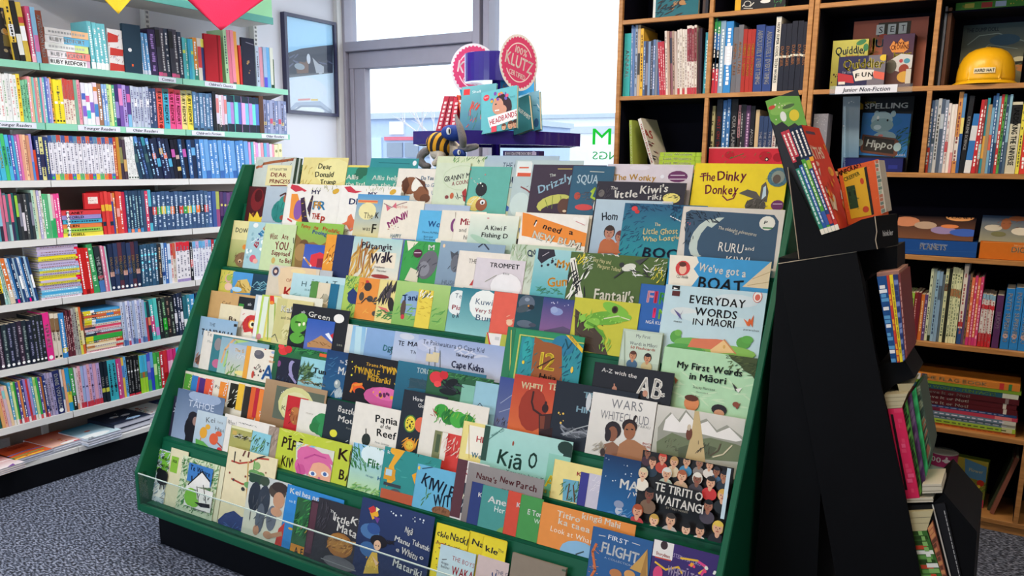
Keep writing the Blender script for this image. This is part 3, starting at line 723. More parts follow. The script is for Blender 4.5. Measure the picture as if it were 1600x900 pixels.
i = run_row(LP[5], '''
-14 58 9 505 2 | 202638 offf:7 ~88a / 282c3c offf:7 ~889 / 34283a offf:7 ~a9a / 24303a offf:7 ~899
58 76 3 492 2 | 262c30 offf:7 ~88a
76 87 1 489 3 | e8308c Xf8b0d0:TERRIBLE offf:6
87 100 2 490 2 | e8dcc8 b8a6a48:60:90 X433:SNOW o222:5
100 108 1 488 2 | 3888c8 bd8c840:12:22 ~fff
108 120 4 486 2 | 582430 ~caa b3a1620:80:100 / 682c38 ~daa
120 128 2 481 2 | b8b8b4 ~655 / a8a8a0 ~534
128 136 2 480 3 | d8d0a0 be0d850:0:30 ~765 / e06838 bf0e0b0:20:50''', 'sixth wall shelf down', GW, .13)
ZS = ['e8a040 be8d830:0:20 b223:20:34 ~fff', '48a0d8 be8d830:0:20 bfff:20:30', 'e0e0d0 bc84:0:20 ~a66', 'd84868 b3c3c50:0:30', 'a8b8c8 b446:20:40 ~fff', '38b048 be8d830:0:20', 'f0d8b0 bd83838:80:100', 'e06848 b48c:60:80', 'e8c8d0 ~c55']
pile(LP[5], 137, 194, 0, [(.0122, ZS[k]) for k in (8, 6, 2, 6, 0, 5, 5, 3, 4, 8, 3, 2, 1, 1, 0, 7, 0, 1)], 'multicoloured wall shelf pile', 'thin multicoloured books in a pile', .12)
run_row(LP[5], '''
195 232 10 470 2 | d0d8ec b4868a0:0:14 ~667 / a8b8dc b5878b0:0:12 / e0e0f0 bc04868:0:10 ~88a / b0b8e8 ~556
232 240 2 470 3 | c84050 b3aa:60:100 / 283c48 be86:40:60
240 252 2 467 3 | 40b8b8 bd84080:20:60 ~fff / 58c8c0 bc8c:10:30
252 277 4 464 3 | 202428 ~9a9 / 2a3c34 ~9c9 b1a2:20:50 / 282424 ~a87
277 290 3 458 2 | 1c2438 ~dde be8e8f0:30:55 / 24304c ~dde
290 301 2 461 1 | 286878 be0e8e8:20:40 / 388ca0 ~fff
301 309 1 459 1 | 3890c8 ~def
309 326 4 456 0 | 182c50 offf:80 ~fff / 2c5880 ~fff''', 'sixth wall shelf down', GW, .13, first=i+18)
run_row(LP[6], '''
-14 10 5 604 6 | 286058 / e0a868 / d8c0a0 ~866
10 24 3 602 6 | f0b098 ~c66 / d8b8c8 b8cc:70:90 / e8c8a0
24 80 15 592 4 | 58b0d8 bf0e8e8:0:12 ~fff / d0e098 bf0e8e8:0:12 b9c6:80:95 / 38b050 be86060:0:10 / 584898 bf0e8e8:0:12 ~fff / e08848 bd85058:0:12 / 304080 be86060:0:12 ~fff / 9c80c8 bf0e8e8:0:12 / d83c40 bd85058:0:14 / b0a0d8 bd85058:0:12
80 92 3 582 4 | a8a0c8 ~334 o223:14 / b8a8c8 ~556
92 103 1 578 4 | 242c60 Xfff:DARE_YOU_READ offf:8
103 110 2 576 3 | e8e8f0 b58a:30:60 / e8a880
110 117 1 575 3 | 2ca0d8 be8d848:20:45 Xd8e870:GRIMM
117 123 1 574 3 | 48a858 b202020:0:35 ~fff
123 129 2 574 2 | d8d0d8 offf:20 be0a080:0:14 / f0d0d0 ~a88
129 147 4 571 2 | e8a8b8 bc83848:0:13 ~a66 / a8c0e8 bc83848:0:13 o458:50 / b8b0e0 bc83848:0:13 o435:50
147 163 3 567 2 | c0a8dc bc83848:0:13 o435:48 ~768 / d8a0b8 bc83848:0:13
163 174 2 565 2 | 182430 bc8c848:25:35 Xddd:YEARS
174 188 2 562 2 | 3cb0c0 o223:35 ~134
188 196 2 560 2 | d83880 ~fff / c05890
196 203 2 558 2 | e8c050 b58c:50:80 / 68b0e0 ~235
203 222 4 556 1 | 16181c oeee:62 bc83040:0:5 ~888
222 234 3 554 1 | a0d830 b48b8e0:55:100 b586:40:55 / b0e040 b40b0d8:55:100 bb63:40:55
234 244 2 551 1 | 4858c0 b98c:50:80 b4a6:0:30 / 3048c8 b6ad:60:100
244 254 2 550 1 | 48b048 bc8e8a0:40:70 / 389840 ~cec
254 266 2 549 1 | c82838 ~fff / d03038 b911:20:40
266 279 3 546 1 | d83880 bf0b8d0:20:70 / e04890 bf8d8e8:20:70 / c82870
279 294 3 542 1 | 38b0e0 ~fff / e0e8e8 b4a8:20:60 / d0e0e8''', 'lowest spine wall shelf', GW, .13)

# books lying on the bottom shelf
def flat(x, y, w, l, n, th, cols, label, art, rot=0, group='books lying on the bottom shelf', z0=.1405, hard=False, seed=4, name='paperback'):
    """n books lying on the bottom wall shelf; (x, y): photo position of the top book's front left corner"""
    zt = z0+n*th; p = on(x, y, 2, zt); a = math.radians(rot)
    uu = Vector((math.sin(-a), math.cos(a), 0)); vv = Vector((-math.cos(a), -math.sin(a), 0))
    for k in range(n):
        q = Plane((p.x+SEED.uniform(-.004, .004)*(k < n-1), p.y+SEED.uniform(-.005, .005)*(k < n-1), z0+(k+1)*th-.0004), uu, vv); b = MB(); c = hexc(cols[k % len(cols)]); t = .0025 if hard else .0007
        b.box((0, 0, -th+.0006), (w, l, -th+.0006+t), c); b.box((0, 0, -t), (w, l, 0), c); b.box((0, 0, -th+.0006), (.002, l, 0), c)
        b.box((.002, .003, -th+.0006+t), (w-.003, l-.003, -t), hexc('cfd0dc'))
        o = b.build(name, 'book_board', None, q.mat()); tag(o, label if k == n-1 else '%s book directly beneath the %s, %s from the bottom' % (cname(cols[k % len(cols)]), ' '.join(label.split(' lying ')[0].split()[-6:]), NUMW[k+1]), 'book', group)
        if k == n-1 and art:
            am = art_mesh(q, 0, 0, w, l, art, seed)
            if am.f: am.build('cover_print', 'cover_print', o)
flat(-14, 738, .16, .2, 3, .010, ['d8c8c0'], 'multicoloured paperback lying at the left edge of the bottom shelf', 'g b83828 e8e0e0;p 784898 0 738 20 724 28 728 4 744;l fff 2 0 722 20 716;l 58a8d8 3 2 742 30 728', 4)
flat(24, 719, .2, .22, 3, .010, ['c8ccd8', 'b8bcc8'], 'rainbow striped paperback lying on the bottom shelf', 'g c04828 d86030;l 384 2 16 726 44 716 70 708;l e8d040 4 14 722 42 712 68 704;l 48b058 3 16 718 44 708 68 700;l 4878c8 3 12 714 40 704 64 698;f e8e8e8 10 700 38 692;T 12 706 6 34 a22 ULTIMATE', 4)
flat(82, 700, .19, .24, 3, .011, ['d8dce4'], 'orange and white cartoon paperback lying on the bottom shelf', 'g d04810 e0b8a8;e e8b8a0 92 696 10 4;e f0f0ee 108 690 14 3;e d04050 120 688 5 2;p d8a830 80 706 92 700 96 708 84 712;l d84838 3 96 700 126 690;s 8 e8c040,c33 3 86 684 120 698', 4)
flat(137, 687, .2, .24, 3, .013, ['d4dce8', 'e4e4ea'], 'blue and cream paperback lying on the bottom shelf', 'g 1c88b0 c8dce0;e e8ecea 146 680 26 6;e c86048 136 674 5 2;T@3 130 690 5 22 457 ROSE', 4)
flat(178, 664, .23, .22, 2, .030, ['1c2030', '20283c'], 'thick dark hardback lying on the bottom shelf', 'e e8e8ec 178 652 7 3;e e8e8ec 196 648 7 3;e c8b0a0 180 652 3 2;e a8c8e8 208 652 12 3;w 12 fff,acd 5 20 172 646 220 656', 4, hard=True, name='hardback')
flat(228, 649, .18, .2, 3, .018, ['e8e8e6', 'dcdcd8'], 'white children paperback lying beside the thick dark hardbacks', 'T@2 208 644 4 26 c33 HAVE A;T@2 212 648 4 24 297 GREAT;s 14 b85838,e8b080,345 3 206 636 246 650', 4)
flat(262, 634, .18, .2, 2, .02, ['283868', '304078'], 'navy paperback lying at far end of the bottom shelf', 's 10 fff,8ac 2 240 628 262 640', 4)
for k in range(3):
    o = MB().box((0, 0, 0), (.24, .2, .018), hexc('a8a8ac'), front=hexc('b8b4b4')).build('paperback', 'book_board', None, Matrix.Translation((-4.3, 1.85+.0*k, .1405+.0185*k)) @ Matrix.Rotation(math.radians(90), 4, 'Z') @ Matrix.Translation((0, 0, 0)))
    o.location.y += .0; tag(o, 'grey shadowed book piled at the back of the bottom shelf, %s' % ['lowest', 'middle', 'upper'][k], 'book', 'shadowed books behind')

# ------------------------------------------------------------------ picture on the wall
pw = Plane((XL+.03, 0, 0), (0, 1, 0), (0, 0, 1))
e = empty('framed_picture', (XL, 4.34, 1.92), 'framed picture in a dark frame on the white wall beside the window', 'picture'); c = Vector(e.location)
y0, y1, z0, z1 = 4.095, 4.585, 1.918, 2.568
for a, b in (((XL, y0, z0), (XL+.04, y0+.022, z1)), ((XL, y1-.022, z0), (XL+.04, y1, z1)), ((XL, y0+.022, z0), (XL+.04, y1-.022, z0+.022)), ((XL, y0+.022, z1-.022), (XL+.04, y1-.022, z1))):
    MB().box(tuple(Vector(a)-c), tuple(Vector(b)-c), hexc('343450')).build('frame_rail', 'tin', e)
MB().box(tuple(Vector((XL+.002, y0+.02, z0+.02))-c), tuple(Vector((XL+.02, y1-.02, z1-.02))-c), hexc('d4dcf0')).build('backing', 'paint', e)
pp = Plane((XL+.021, 0, 0), (0, 1, 0), (0, 0, 1))
am = art_mesh(pp, y0+.022, z0+.022, y1-y0-.044, z1-z0-.044, 'g a8d8f8 dcdcf0;p 9fd0f8 440 22 520 40 520 70 440 84;p 283048 445 84 470 76 500 72 520 70 520 114 445 122;w 14 5a6080,445 12 10 446 84 516 112;p 7a5a50 462 104 468 96 476 98 482 92 482 114 464 115;e a0a8b8 468 104 8 5;p b8b8c4 488 90 498 100 506 104 506 114 494 114;e d8d8e8 482 92 3 8;e b8b8c8 500 108 5 8;e d8dcf0 480 140 32 20;p a8b0cc 446 176 462 160 500 158 518 172 518 182 446 178;l e08888 2 466 156 484 155;l e8c060 2 486 156 496 156;e ececf4 484 172 24 6;l 8890b0 2 450 178 470 166 500 166 518 178')
o = am.build('print', 'cover_print', e); o.matrix_local = Matrix.Translation(-c) @ pp.mat(y0+.022, z0+.022)
o = MB().box(tuple(Vector((XL+.026, y0+.02, z0+.02))-c), tuple(Vector((XL+.028, y1-.02, z1-.02))-c)).build('glass', 'acrylic', e)

# ------------------------------------------------------------------ bunting flags hanging from a string near the shelves
def flag(x0, x1, xt, yt, X, col, label):
    A = on(x0, -60, 0, X); B = on(x1, -60, 0, X); T = on(xt, yt, 0, X); m = MB(); n = 12
    for j in range(n+1):
        t = j/n*.995; l = A.lerp(T, t); r_ = B.lerp(T, t)
        for i in range(n+1):
            p = l.lerp(r_, i/n); p.x += .007*math.sin(i*.8+j*.3)*(1-t); m.v.append(tuple(p))
    for j in range(n):
        for i in range(n): m.f.append((j*(n+1)+i, j*(n+1)+i+1, (j+1)*(n+1)+i+1, (j+1)*(n+1)+i)); m.c.append(hexc(col))
    o = m.build('bunting_flag', 'cloth', None, smooth=True); s = o.modifiers.new('s', 'SOLIDIFY'); s.thickness = .0015
    tag(o, label, 'flag', 'bunting flags')
flag(103, 256, 185, 22, -3.75, 'e8c020', 'yellow cloth flag point hanging above the top wall shelf')
flag(226, 496, 345, 48, -3.7, 'b80c38', 'crimson red cloth flag hanging above the top wall shelf')
'''
'''

# ------------------------------------------------------------------ the green tiered display stand
XA, XB = -3.0, -.575
TZ = [.2, .455, .58, .724] + [.331+.135*k for k in range(4, 9)]
TY = [1.955] + [1.926+.512*(z-.338)+.068 for z in TZ[1:]]
TILT = math.radians(15); ST, CT = math.sin(TILT), math.cos(TILT)
DEP = [TY[k+1]-TY[k]-(TZ[k+1]-TZ[k])*math.tan(TILT) for k in range(8)]+[.034]
stand = empty('display_stand', ((XA+XB)/2, 2.2, 0), 'green tiered book display stand on a dark plinth in the middle of the shop', 'display stand')
sc = Vector(stand.location)
def sadd(mb, nm, m):
    for i, v in enumerate(mb.v): mb.v[i] = (v[0]-sc.x, v[1]-sc.y, v[2]-sc.z)
    return mb.build(nm, m, stand)
for x in (XA, XB-.02):
    pr = [(1.925, .17), (1.925, .338), (2.562, 1.583), (2.95, 1.583), (2.95, .17)]
    bevel(sadd(MB().prism([(x, y, z) for y, z in pr], (.02, 0, 0)), 'side_panel', 'green_board'), .003)
sadd(MB().box((XA+.03, 2.0, 0), (XB-.03, 2.93, .168)), 'plinth', 'plinth_navy')
sadd(MB().box((XA+.02, 2.93, .17), (XB-.02, 2.945, 1.575)), 'back_board', 'green_board')
sadd(MB().box((XA+.02, 1.928, .168), (XB-.02, 2.93, .18)), 'base_board', 'green_board')
sadd(MB().box((XA+.02, 1.926, .18), (XB-.02, 1.94, .2)), 'front_rail', 'green_board')
for k in range(9):
    y, z, d = TY[k], TZ[k], DEP[k]; top = TZ[k+1] if k < 8 else 1.56; yt = y+d+(top-z)*math.tan(TILT)
    sadd(MB().prism([(XA+.021, y, z-.012), (XA+.021, y+d+.004, z-.012), (XA+.021, y+d+.004, z-.001), (XA+.021, y, z-.001)], (XB-XA-.042, 0, 0)), 'ledge', 'green_board')
    sadd(MB().prism([(XA+.0205, y+d+.001, z-.002), (XA+.0205, y+d+.009, z-.002), (XA+.0205, yt+.009, top-.013), (XA+.0205, yt, top-.013)], (XB-XA-.041, 0, 0)), 'tier_panel', 'green_board')
bevel(sadd(MB().box((XA+.021, 1.928, .2), (XB-.021, 1.931, .335)), 'acrylic_lip', 'acrylic'), .0005)
sadd(MB().box((XA+.021, 1.9275, .333), (XB-.021, 1.9315, .3365), hexc('b8c8c0')), 'lip_edge', 'paint')
sadd(MB().box((XA+.0205, 1.928, .2), (XA+.024, 1.965, .335), hexc('a8b8a8')), 'lip_end', 'acrylic')

def tier_plane(k, off):
    return Plane((0, TY[k]+DEP[k], TZ[k]), (1, 0, 0), (0, ST, CT)).off(off/1000)
TNAME = ['bottom', 'second lowest', 'third lowest', 'fourth lowest', 'middle', 'fourth highest', 'third highest', 'second highest', 'top']
# tier ^ offset from the tier panel in mm ^ x y of the top left corner ^ x of the top right corner ^ thickness mm ^ cover colour ^ label ^ print
BOOKS = r'''
8^9^401 245^463^3^c9cfc4^pale grey picture book with a red branch and cream title panel, top left of stand^l a5603a 3 401 262 412 256 428 253 445 251 458 249;w 14 a44,333 3 40 440 246 460 256;f c8684c 405 258 410 262;e b8c4b8 407 254 5 5;f e8dca4 419 258 452 291;T 422 266 3 26 555 LITTLE LETTER;J 423 276 6 27 822 DEAR;J 421 286 6 31 822 PRINCESS;l 822 1 423 290 448 290
8^6^403 246^467^2^2c3c2c^dark edged copy right behind the pale grey branch book^
8^3.5^405 246.5^470^2^b8c0b4^pale edged copy second behind the branch book^
8^1.5^407 247^473^1.5^344430^dark edged copy third behind the branch book^
8^8^475 246^545^5^e3d48c^pale yellow picture book with thin black handwritten title on the top tier^e eadf9c 520 268 28 20;w 12 c8a83c,a98428 5 60 474 260 486 292;J 497 264 8 20 332 Dear;J 492 276 8 28 332 Donald;J 500 287 7 24 332 Trump
8^3^541 258^577^3^e6d068^thin yellow book edge between the pale yellow and green picture books^
8^5^534 261^600^4^3a9a80^green picture book with dark foliage and white title, first on top tier^e 2c6a50 566 268 10 8;e 2c6a50 560 275 8 6;T 541 280 7 18 eef0e0 Allis;T 540 291 7 33 eef0e0 the little
8^2^580 247^655^2^2f8c90^teal book standing tall with only its plain top showing^l 1c6a70 1 592 254 640 256;e eee 648 255 3 4
8^8^575 261^640^4^45a58c^green picture book whose white title is cut at both words^g 2f8f88 58ae90;T 581 281 7 41 e4eee0 Allis help;T 580 292 7 41 e4eee0 on the fa
8^11^623 263^683^4^e8e0d2^cream picture book with a brown and white horse head^e 8a5638 641 290 14 14;e 8a5638 658 303 12 12;p 5c3420 628 284 636 276 640 290 632 306;e eee8dc 650 288 6 12 -20;e 6a4028 664 310 8 7;p 5c3420 648 276 664 284 668 300 656 284;T 658 281 6 19 5a80a0 Do You;t 664 292 6 14 5a80a0 to G;t 674 304 6 4 5a80a0 U
8^3^684 244^764^4^d4dcb8^pale green book with leafy strip showing highest behind the ruled books^w 30 4c8a48,78a850,386838 5 60 706 245 760 255;f d8c84c 735 240 762 244
8^12^683 254^736^4^d2dcc0^pale green picture book with a speech bubble title of two lines^e c0d0a8 722 278 30 20;e d2dcc0 722 278 29 19;J@8 694 284 8 38 333 GRANNY M;J@8 706 290 6 28 944 A COUNT;p a33 722 300 728 294 732 318 724 314;e c0603c 706 306 3 5;e 844 698 308 3 3;w 6 333 5 -30 714 302 730 314
8^7^730 260^800^5^62b0a2^turquoise picture book of a girl with a striped yellow scarf^e 222428 752 296 9 11;e e8d070 742 318 13 12;w 8 e8e8d0 6 30 734 306 750 324;e 9a5838 752 320 9 10;e e8e8e8 754 316 4 4;e 222 754 317 1.5 2;s 10 e8f0e0,c88 1.5 732 264 756 292
8^3^759 243^874^4^a4b8ca^blue grey picture book with dark capitals above a mountain scene^g a8bccc c8d0a8;t 785 263 9 15 2c3c58 THE;T 803 263 9 6 2c3c58 C;T 784 287 11 26 2c3c58 MU;e 604 792 302 2 2;p 5878b0 762 330 770 312 776 318 782 306 790 320 800 330;p 3860a0 776 330 788 318 796 324 806 330;p fff 780 308 784 306 788 314;l 5080a8 1 784 293 802 293
8^9^806 250^912^4^b6c8c8^pale grey green picture book with an orange and white label^f ecebe4 809 254 829 276;f e0e8e4 809 252 829 267;l d86848 2 812 262 826 262;f d85838 809 270 829 276;l 844 2 814 292 822 296 830 302;w 10 865,534 4 20 812 290 832 306;e c8d8d4 812 320 16 20
8^14^834 257^948^6^3a2a3c^dark purple picture book with a bear under a green umbrella^T@12 859 277 5 9 dce4d8 The;J@22 842 302 12 52 a8ccdc Drizzly;J@10 894 284 12 12 a8ccdc B;l d8c060 1 872 264 894 264;e c0c060 866 318 28 14 12;e 3a2a3c 868 326 24 8 12;l 6a7a2c 1 864 306 862 326;l 6a7a2c 1 852 312 856 324;l 6a7a2c 1 876 306 878 322;e 5c3c30 880 322 9 12;e 5c3c30 888 318 8 8;e 4a3028 884 332 6 5;e d8c0a0 882 330 3 2
8^20^896 259^961^5^2c5a74^dark blue picture book with bold pale capitals and a green snake^T 901 286 13 32 c8dce4 SQUA;l d8d8c8 1 922 268 944 269;e b04838 902 306 5 6;w 20 4a4448,6a5c58 5 30 904 300 930 316;l a8c83c 3 924 300 930 294 924 308 932 312;e c84848 912 324 14 5;e e8e4dc 936 322 9 14
8^8^950 256^1084^8^d6ccd4^pale lilac picture book with gold title and purple badge^J 958 281 9 64 c89830 The Wonky;e 6a3060 1059 276 15 9;l e8d8e8 1 1048 274 1070 274;l e8d8e8 1 1046 280 1072 280;e e8e8f0 1035 276 3 3;e e0d8e0 1000 262 16 4
8^24^1087 255^1233^6^eed222^bright yellow picture book with grey donkey ears and looping maroon title^J 1094 283 13 22 7a1c3c The;J 1120 281 14 44 7a1c3c Dinky;J 1101 302 14 50 7a1c3c Donkey;l 7a1c3c 2 1129 306 1136 313 1146 310 1150 302;l 7a1c3c 2 1094 276 1104 274;p 585450 1154 302 1168 296 1182 300 1190 312 1176 310;p 585450 1186 314 1190 290 1197 284 1201 300 1198 316;p c0d4e0 1190 312 1193 293 1197 290 1197 306;e 4a4642 1180 322 16 12;w 14 2c2a28,6a6460 7 50 1164 312 1200 326;e 4a7484 1216 277 16 15;w 16 2c5058 5 0 1202 264 1230 290;e 8a9488 1216 277 10 10;e 5c5048 1214 280 6 7;e 6a2c60 1215 321 10 8;l e0d0e0 1 1208 319 1222 319
7^2^390 291^418^3^4a1a1e^dark red picture book with a dragon shape at the left edge^e 7a2024 402 312 10 18;e 4a1014 404 306 6 10;p e8c83c 388 346 390 332 396 340 402 330 406 340 414 336 412 350 388 350;w 10 e8c83c,c83 4 60 390 330 412 346
7^1^408 292^437^2^26282c^black book edge between the red dragon and grey monster covers^e d0a828 415 311 2 3
7^6^417 291^470^4^a9b5be^grey blue picture book with a teal horned monster^g b4c0c8 98a8b4;e 2c8078 438 330 14 18 20;e 349080 444 316 8 10;e a85c40 447 310 4 7;w 10 1c6860 6 60 428 318 446 346;l 533 2 438 306 446 302 449 306;e a04838 441 340 4 4
7^12^450 287^540^5^e9e4da^white picture book with red birds, orange fox and purple shape^p c83848 456 288 466 290 478 297 470 298 462 300 454 294;p c83848 464 292 480 298 476 300;w 16 7a8a3c,a8a050 4 80 488 289 528 300;e d8a838 525 299 5 4 20;p e8923c 456 303 465 303 470 320 474 350 452 340;e 8858a0 466 328 7 16;p 3c2840 470 310 476 308 480 340 484 350 472 350;p 3c2840 480 326 488 305 490 306 484 340;T 487 303 6 14 2c2860 MY;T 488 327 13 19 3c90c0 FR;T 490 325 10 12 e8a830 FR;T 487 342 9 12 c84030 THE;T 500 350 12 6 c84030 P;w 8 e8c83c 3 0 474 312 484 344;l c8484c 2 450 342 456 346
7^10^509 302^560^3^38302e^dark picture book with a shaggy black and white dog and red title^e d8d0c8 520 336 12 11;w 24 1c1a1a,5a504c 5 70 508 304 536 340;e e4dcd4 518 342 9 8;J 515 335 13 16 d83030 JOS;e d83030 523 311 3 3;t 525 339 4 7 d8b0a0 at
7^13^534 289^628^4^ebe6dc^white picture book with red bird, orange starfish and navy title^p c83848 538 292 548 291 556 298 566 299 556 302 544 300;w 14 7a8a3c,a8a050 4 80 572 290 616 300;e d8a838 614 300 5 4 20;T 575 306 6 16 2c2860 MY;T 545 319 9 13 1c2c60 DI;p d87048 544 338 549 334 552 342 557 346 554 358 547 362 542 352 534 350 542 346;e d87048 549 351 6 8;w 10 a88 5 40 536 350 552 366
7^16^560 303^640^4^6cacc8^blue and yellow picture book with a serif title about a ring^g 5098c8 e8d488;f e8a858 560 312 590 318;l e06848 1.5 560 314 590 315;e e8dca0 574 330 14 14;t 568 341 9 14 4a4438 The;t 566 360 7 12 4a4438 was;T 580 364 14 6 3a3428 F;T 586 341 9 5 3a3428 K
7^11^588 311^650^3^5e8ca4^slate blue book edge beside the pale bunting cover^w 8 e8b868,d8d8d0 3 60 588 328 600 348
7^18^599 312^664^5^e8dfcc^cream picture book with pink bunting and slanted magenta title^l 866 1 600 318 612 324 628 318 636 316;p d06878 603 320 611 325 605 330;p d06878 613 323 619 316 620 326;t 618 325 5 18 d89080 Story From;J@28 607 356 10 26 a8387c MINI;J@20 630 342 11 8 a8387c W;s 8 4a4a40,c86 1 604 352 630 360;T 610 371 6 16 7a98a4 HAPPY
7^14^632 317^735^3^9db5cc^hazy blue picture book with a coral letter above green hills^g a4b4cc c8d0c8;J 646 346 10 11 d87078 M;p 4a7848 630 378 640 364 654 354 662 362 662 380;p 7c9468 632 368 642 358 652 362 640 376;l 3c3c4c 1.5 652 324 655 320 660 326
7^20^657 328^725^4^5cb0da^bright blue picture book with a round navy title^T 668 354 9 19 2860a0 Wo;t 660 364 3 26 2a4a6a Dawn McMillan;t 662 371 3 14 2a4a6a illustrated;t 662 375 3 20 2a4a6a Ross Kinnaird;e e8e8e0 686 376 6 4
7^24^691 328^760^4^e6decd^cream picture book edge with a purple crescent^e 7a3c70 710 352 6 11;e e6decd 714 352 6 11;l 987 1 712 332 712 372
7^29^713 331^790^5^ebe3d2^cream picture book with red and black handwritten title^T 719 351 10 17 b02840 Mis;t 717 362 6 11 333 and;t 724 374 7 9 333 his;l 222 1.5 735 358 735 378
7^34^736 334^812^4^dce2d0^pale green picture book with bold black fishing title^g e4e6d6 a8c8b8;e a8c8b0 752 376 20 5 -20;T 757 359 7 33 222 A Kiwi F;T 752 370 7 40 222 Fishing D;e c88 763 341 2 1
7^27^788 343^830^3^e4d89c^pale yellow book edge beside the pale green fishing cover^p 2a2428 801 382 804 374 814 372 822 378 822 384;J 810 364 8 5 4878a8 U
7^10^806 331^926^8^e8e2d4^copy of the orange lettered book standing directly behind it^
7^36^816 332^921^6^ebe6dc^white picture book with orange panel and black outlined title^p e88a34 817 332 826 334 921 366 919 386 884 382 815 368;J@-12 834 352 9 9 222 I;J@-12 848 357 9 28 222 need;J@-12 888 366 8 10 222 a;j@-12 835 354 8 6 fff I;J@-11 831 371 12 34 222 NEW;J@-11 871 380 11 36 222 BUM!;J@-11 831.5 370.5 11 33 f4f0e0 NEW;J@-11 871 379.5 10 35 f4f0e0 BUM!;e f0ece4 909 346 8 6;e f0ece4 900 342 4 3;l c88 1 900 346 914 352
7^17^932 311^1052^3^a9bfd0^pale blue picture book of a smiling couple in orange coats^g b4c8d4 a0b4c8;J@4 940 344 12 24 1c2430 Hom;F b88068 3a2c28 b86038 952 364 9;F b07860 6a3838 c06840 969 371 8;p b86840 934 396 938 380 950 374 962 380 970 396;f d8d0cc 1036 314 1050 318
7^12^934 283^1073^6^2b2733^charcoal picture book with white hand drawn kiwi title on second tier^t 954 296 5 11 e8e4dc The;J@3 960 309 11 34 f0ece4 little;J@3 1000 302 12 42 f0ece4 Kiwi's;J@2 1012 312 8 20 f0ece4 riki;e e8d878 1049 310 13 8;w 14 1c1820,3a3430 5 30 1040 300 1062 312;e 6a6460 940 302 5 6;w 8 48424a 8 70 934 288 952 310
7^20^977 317^1106^4^2a7f90^teal picture book with indigo leaves, red flower and ghost title^g 285c80 2a98a0;w 60 1c3a5c,20486c 7 40 978 318 1000 400;w 30 1c3a5c 7 -20 984 318 1062 330;e d84040 992 326 5 4;e c83838 996 331 4 3;t 1023 353 5 9 e8dcb0 The;J@3 1005 366 9 52 e8d8a0 Little Ghost;J@3 1004 377 7 22 e8d8a0 Who;J@3 1030 376 8 22 e8d8a0 Lost;J@3 1053 374 6 11 e8d8a0 Her;J 1004 401 15 55 16203c BOO;l d8e4e8 1.5 1048 338 1064 346;w 20 1c3a5c 6 80 1050 320 1066 344
7^28^1068 322^1227^6^d8cfc4^white bordered dark blue picture book with a large crescent moon^p 3a546c 1072 332 1080 328 1210 336 1217 346 1208 420 1068 412;e c0ccc4 1100 372 20 33 -25;e 3a546c 1112 374 20 31 -25;p c0ccc4 1100 350 1122 340 1132 340 1112 356;w 30 1c2838 8 -30 1074 330 1122 348;w 12 1c2838 7 80 1072 346 1082 380;s 4 c05058 2 1074 346 1084 352;e e8e4d8 1199 349 12 11;f 4c8450 1192 355 1207 358;J 1194 350 5 9 444 P;J@-8 1122 358 5 60 dcd8cc The midnight adventures;t 1148 367 4 7 dcd8cc of;t@-3 1122 392 14 38 e8e4dc RURU;t 1164 391 6 14 e8e4dc and;t 1134 412 12 36 e8e4dc KIWI
6^5^364 344^392^3^e0d494^pale yellow and green picture book with a fuzzy brown creature^J 368 363 7 24 444 DOWN;t 375 369 4 12 a85 THE TR;l c8a040 2 364 377 372 374 384 376;g e2d698 8a9a50;f e2d698 364 344 392 376;J 368 363 7 24 444 DOWN;e e08838 382 386 3 4;e 8a6848 379 406 12 12;w 18 6a4c34 4 60 368 396 390 412;e d8b890 375 408 3 3;e 222 375 409 1.5 1.5;e d8b890 383 408 3 3;e 222 383 409 1.5 1.5
6^9^390 346^440^3^a6c8cc^pale blue picture book with bubble lettering running upwards^s 12 e8f0ec,8ab0b8 3 392 350 414 410;e e8e8e0 400 352 4 4;T@60 401 388 9 12 c84858 B;T@70 405 377 8 8 3c58a0 U;T@50 409 370 8 8 3c98c8 B;T@50 414 362 7 7 e09848 B;e d85c70 395 404 5 6;e e8b0a0 399 408 4 4;w 10 e8f0f0 5 50 396 360 414 380
6^14^415 349^464^4^c6d6a4^pale green picture book with dark red hand lettered question^J 421 373 9 12 8a2430 What;J 440 373 8 10 8a2430 Are;J 429 389 12 20 8a2430 YOU;J 424 398 7 28 8a2430 Supposed;J 436 410 7 18 8a2430 to Be?;e c8a860 427 407 3 5;w 6 444 3 0 455 386 464 398;l 333 1 459 372 459 380
6^6^463 346^538^4^86b64c^green and brown picture book of a cow with orange lettering^g 8cbc4c 98804c;p 8a6a3c 462 364 476 380 490 378 500 384 520 372 530 400 530 418 460 418;e 6a4c2c 475 381 7 7;e a88450 470 394 10 14;J@-6 471 355 6 14 d8482c Penny;J@-6 490 358 6 7 d8482c the;J@-6 504 360 6 27 d8482c Prolific;J@-4 488 365 6 22 3858a0 Pooing;w 8 6aa040 5 80 510 360 534 376
6^12^477 381^515^3^3c58a8^small blue book with red fabric shape at front of second row^g 3858b0 5868b0;p d83840 484 410 486 398 494 396 500 394 508 398 512 400 512 418 484 416;p 882838 496 404 510 404 512 418 494 418;l e8e8ec 2 475 402 486 416;l c83 2 477 404 484 414
6^15^511 366^530^3^e89a34^narrow orange patterned book beside a plain navy one^w 14 6a3818,a85820,e8d8a0 7 60 512 376 526 412;s 8 f0d080,6a3818 2 512 390 526 412
6^17^527 366^556^3^28345e^plain navy book standing in the third highest tier^
6^22^554 369^630^5^dcd8b8^cream picture book with golden grass and dark script title^g a8ccc8 e8dcc8;f e8dcc4 574 392 616 420;w 34 c89848,a87838,d8b060 18 70 553 386 580 432;l a86838 2 560 418 564 386 566 374;l a86838 2 566 422 572 388 574 378;J 565 387 9 46 3a2c3c Pūtangit;J 578 410 16 22 3a3040 Wa;J 600 410 16 12 3a3040 lk;t 585 418 3 16 655 Stephanie;t 588 424 3 16 655 Thatcher;e 983838 594 432 14 3
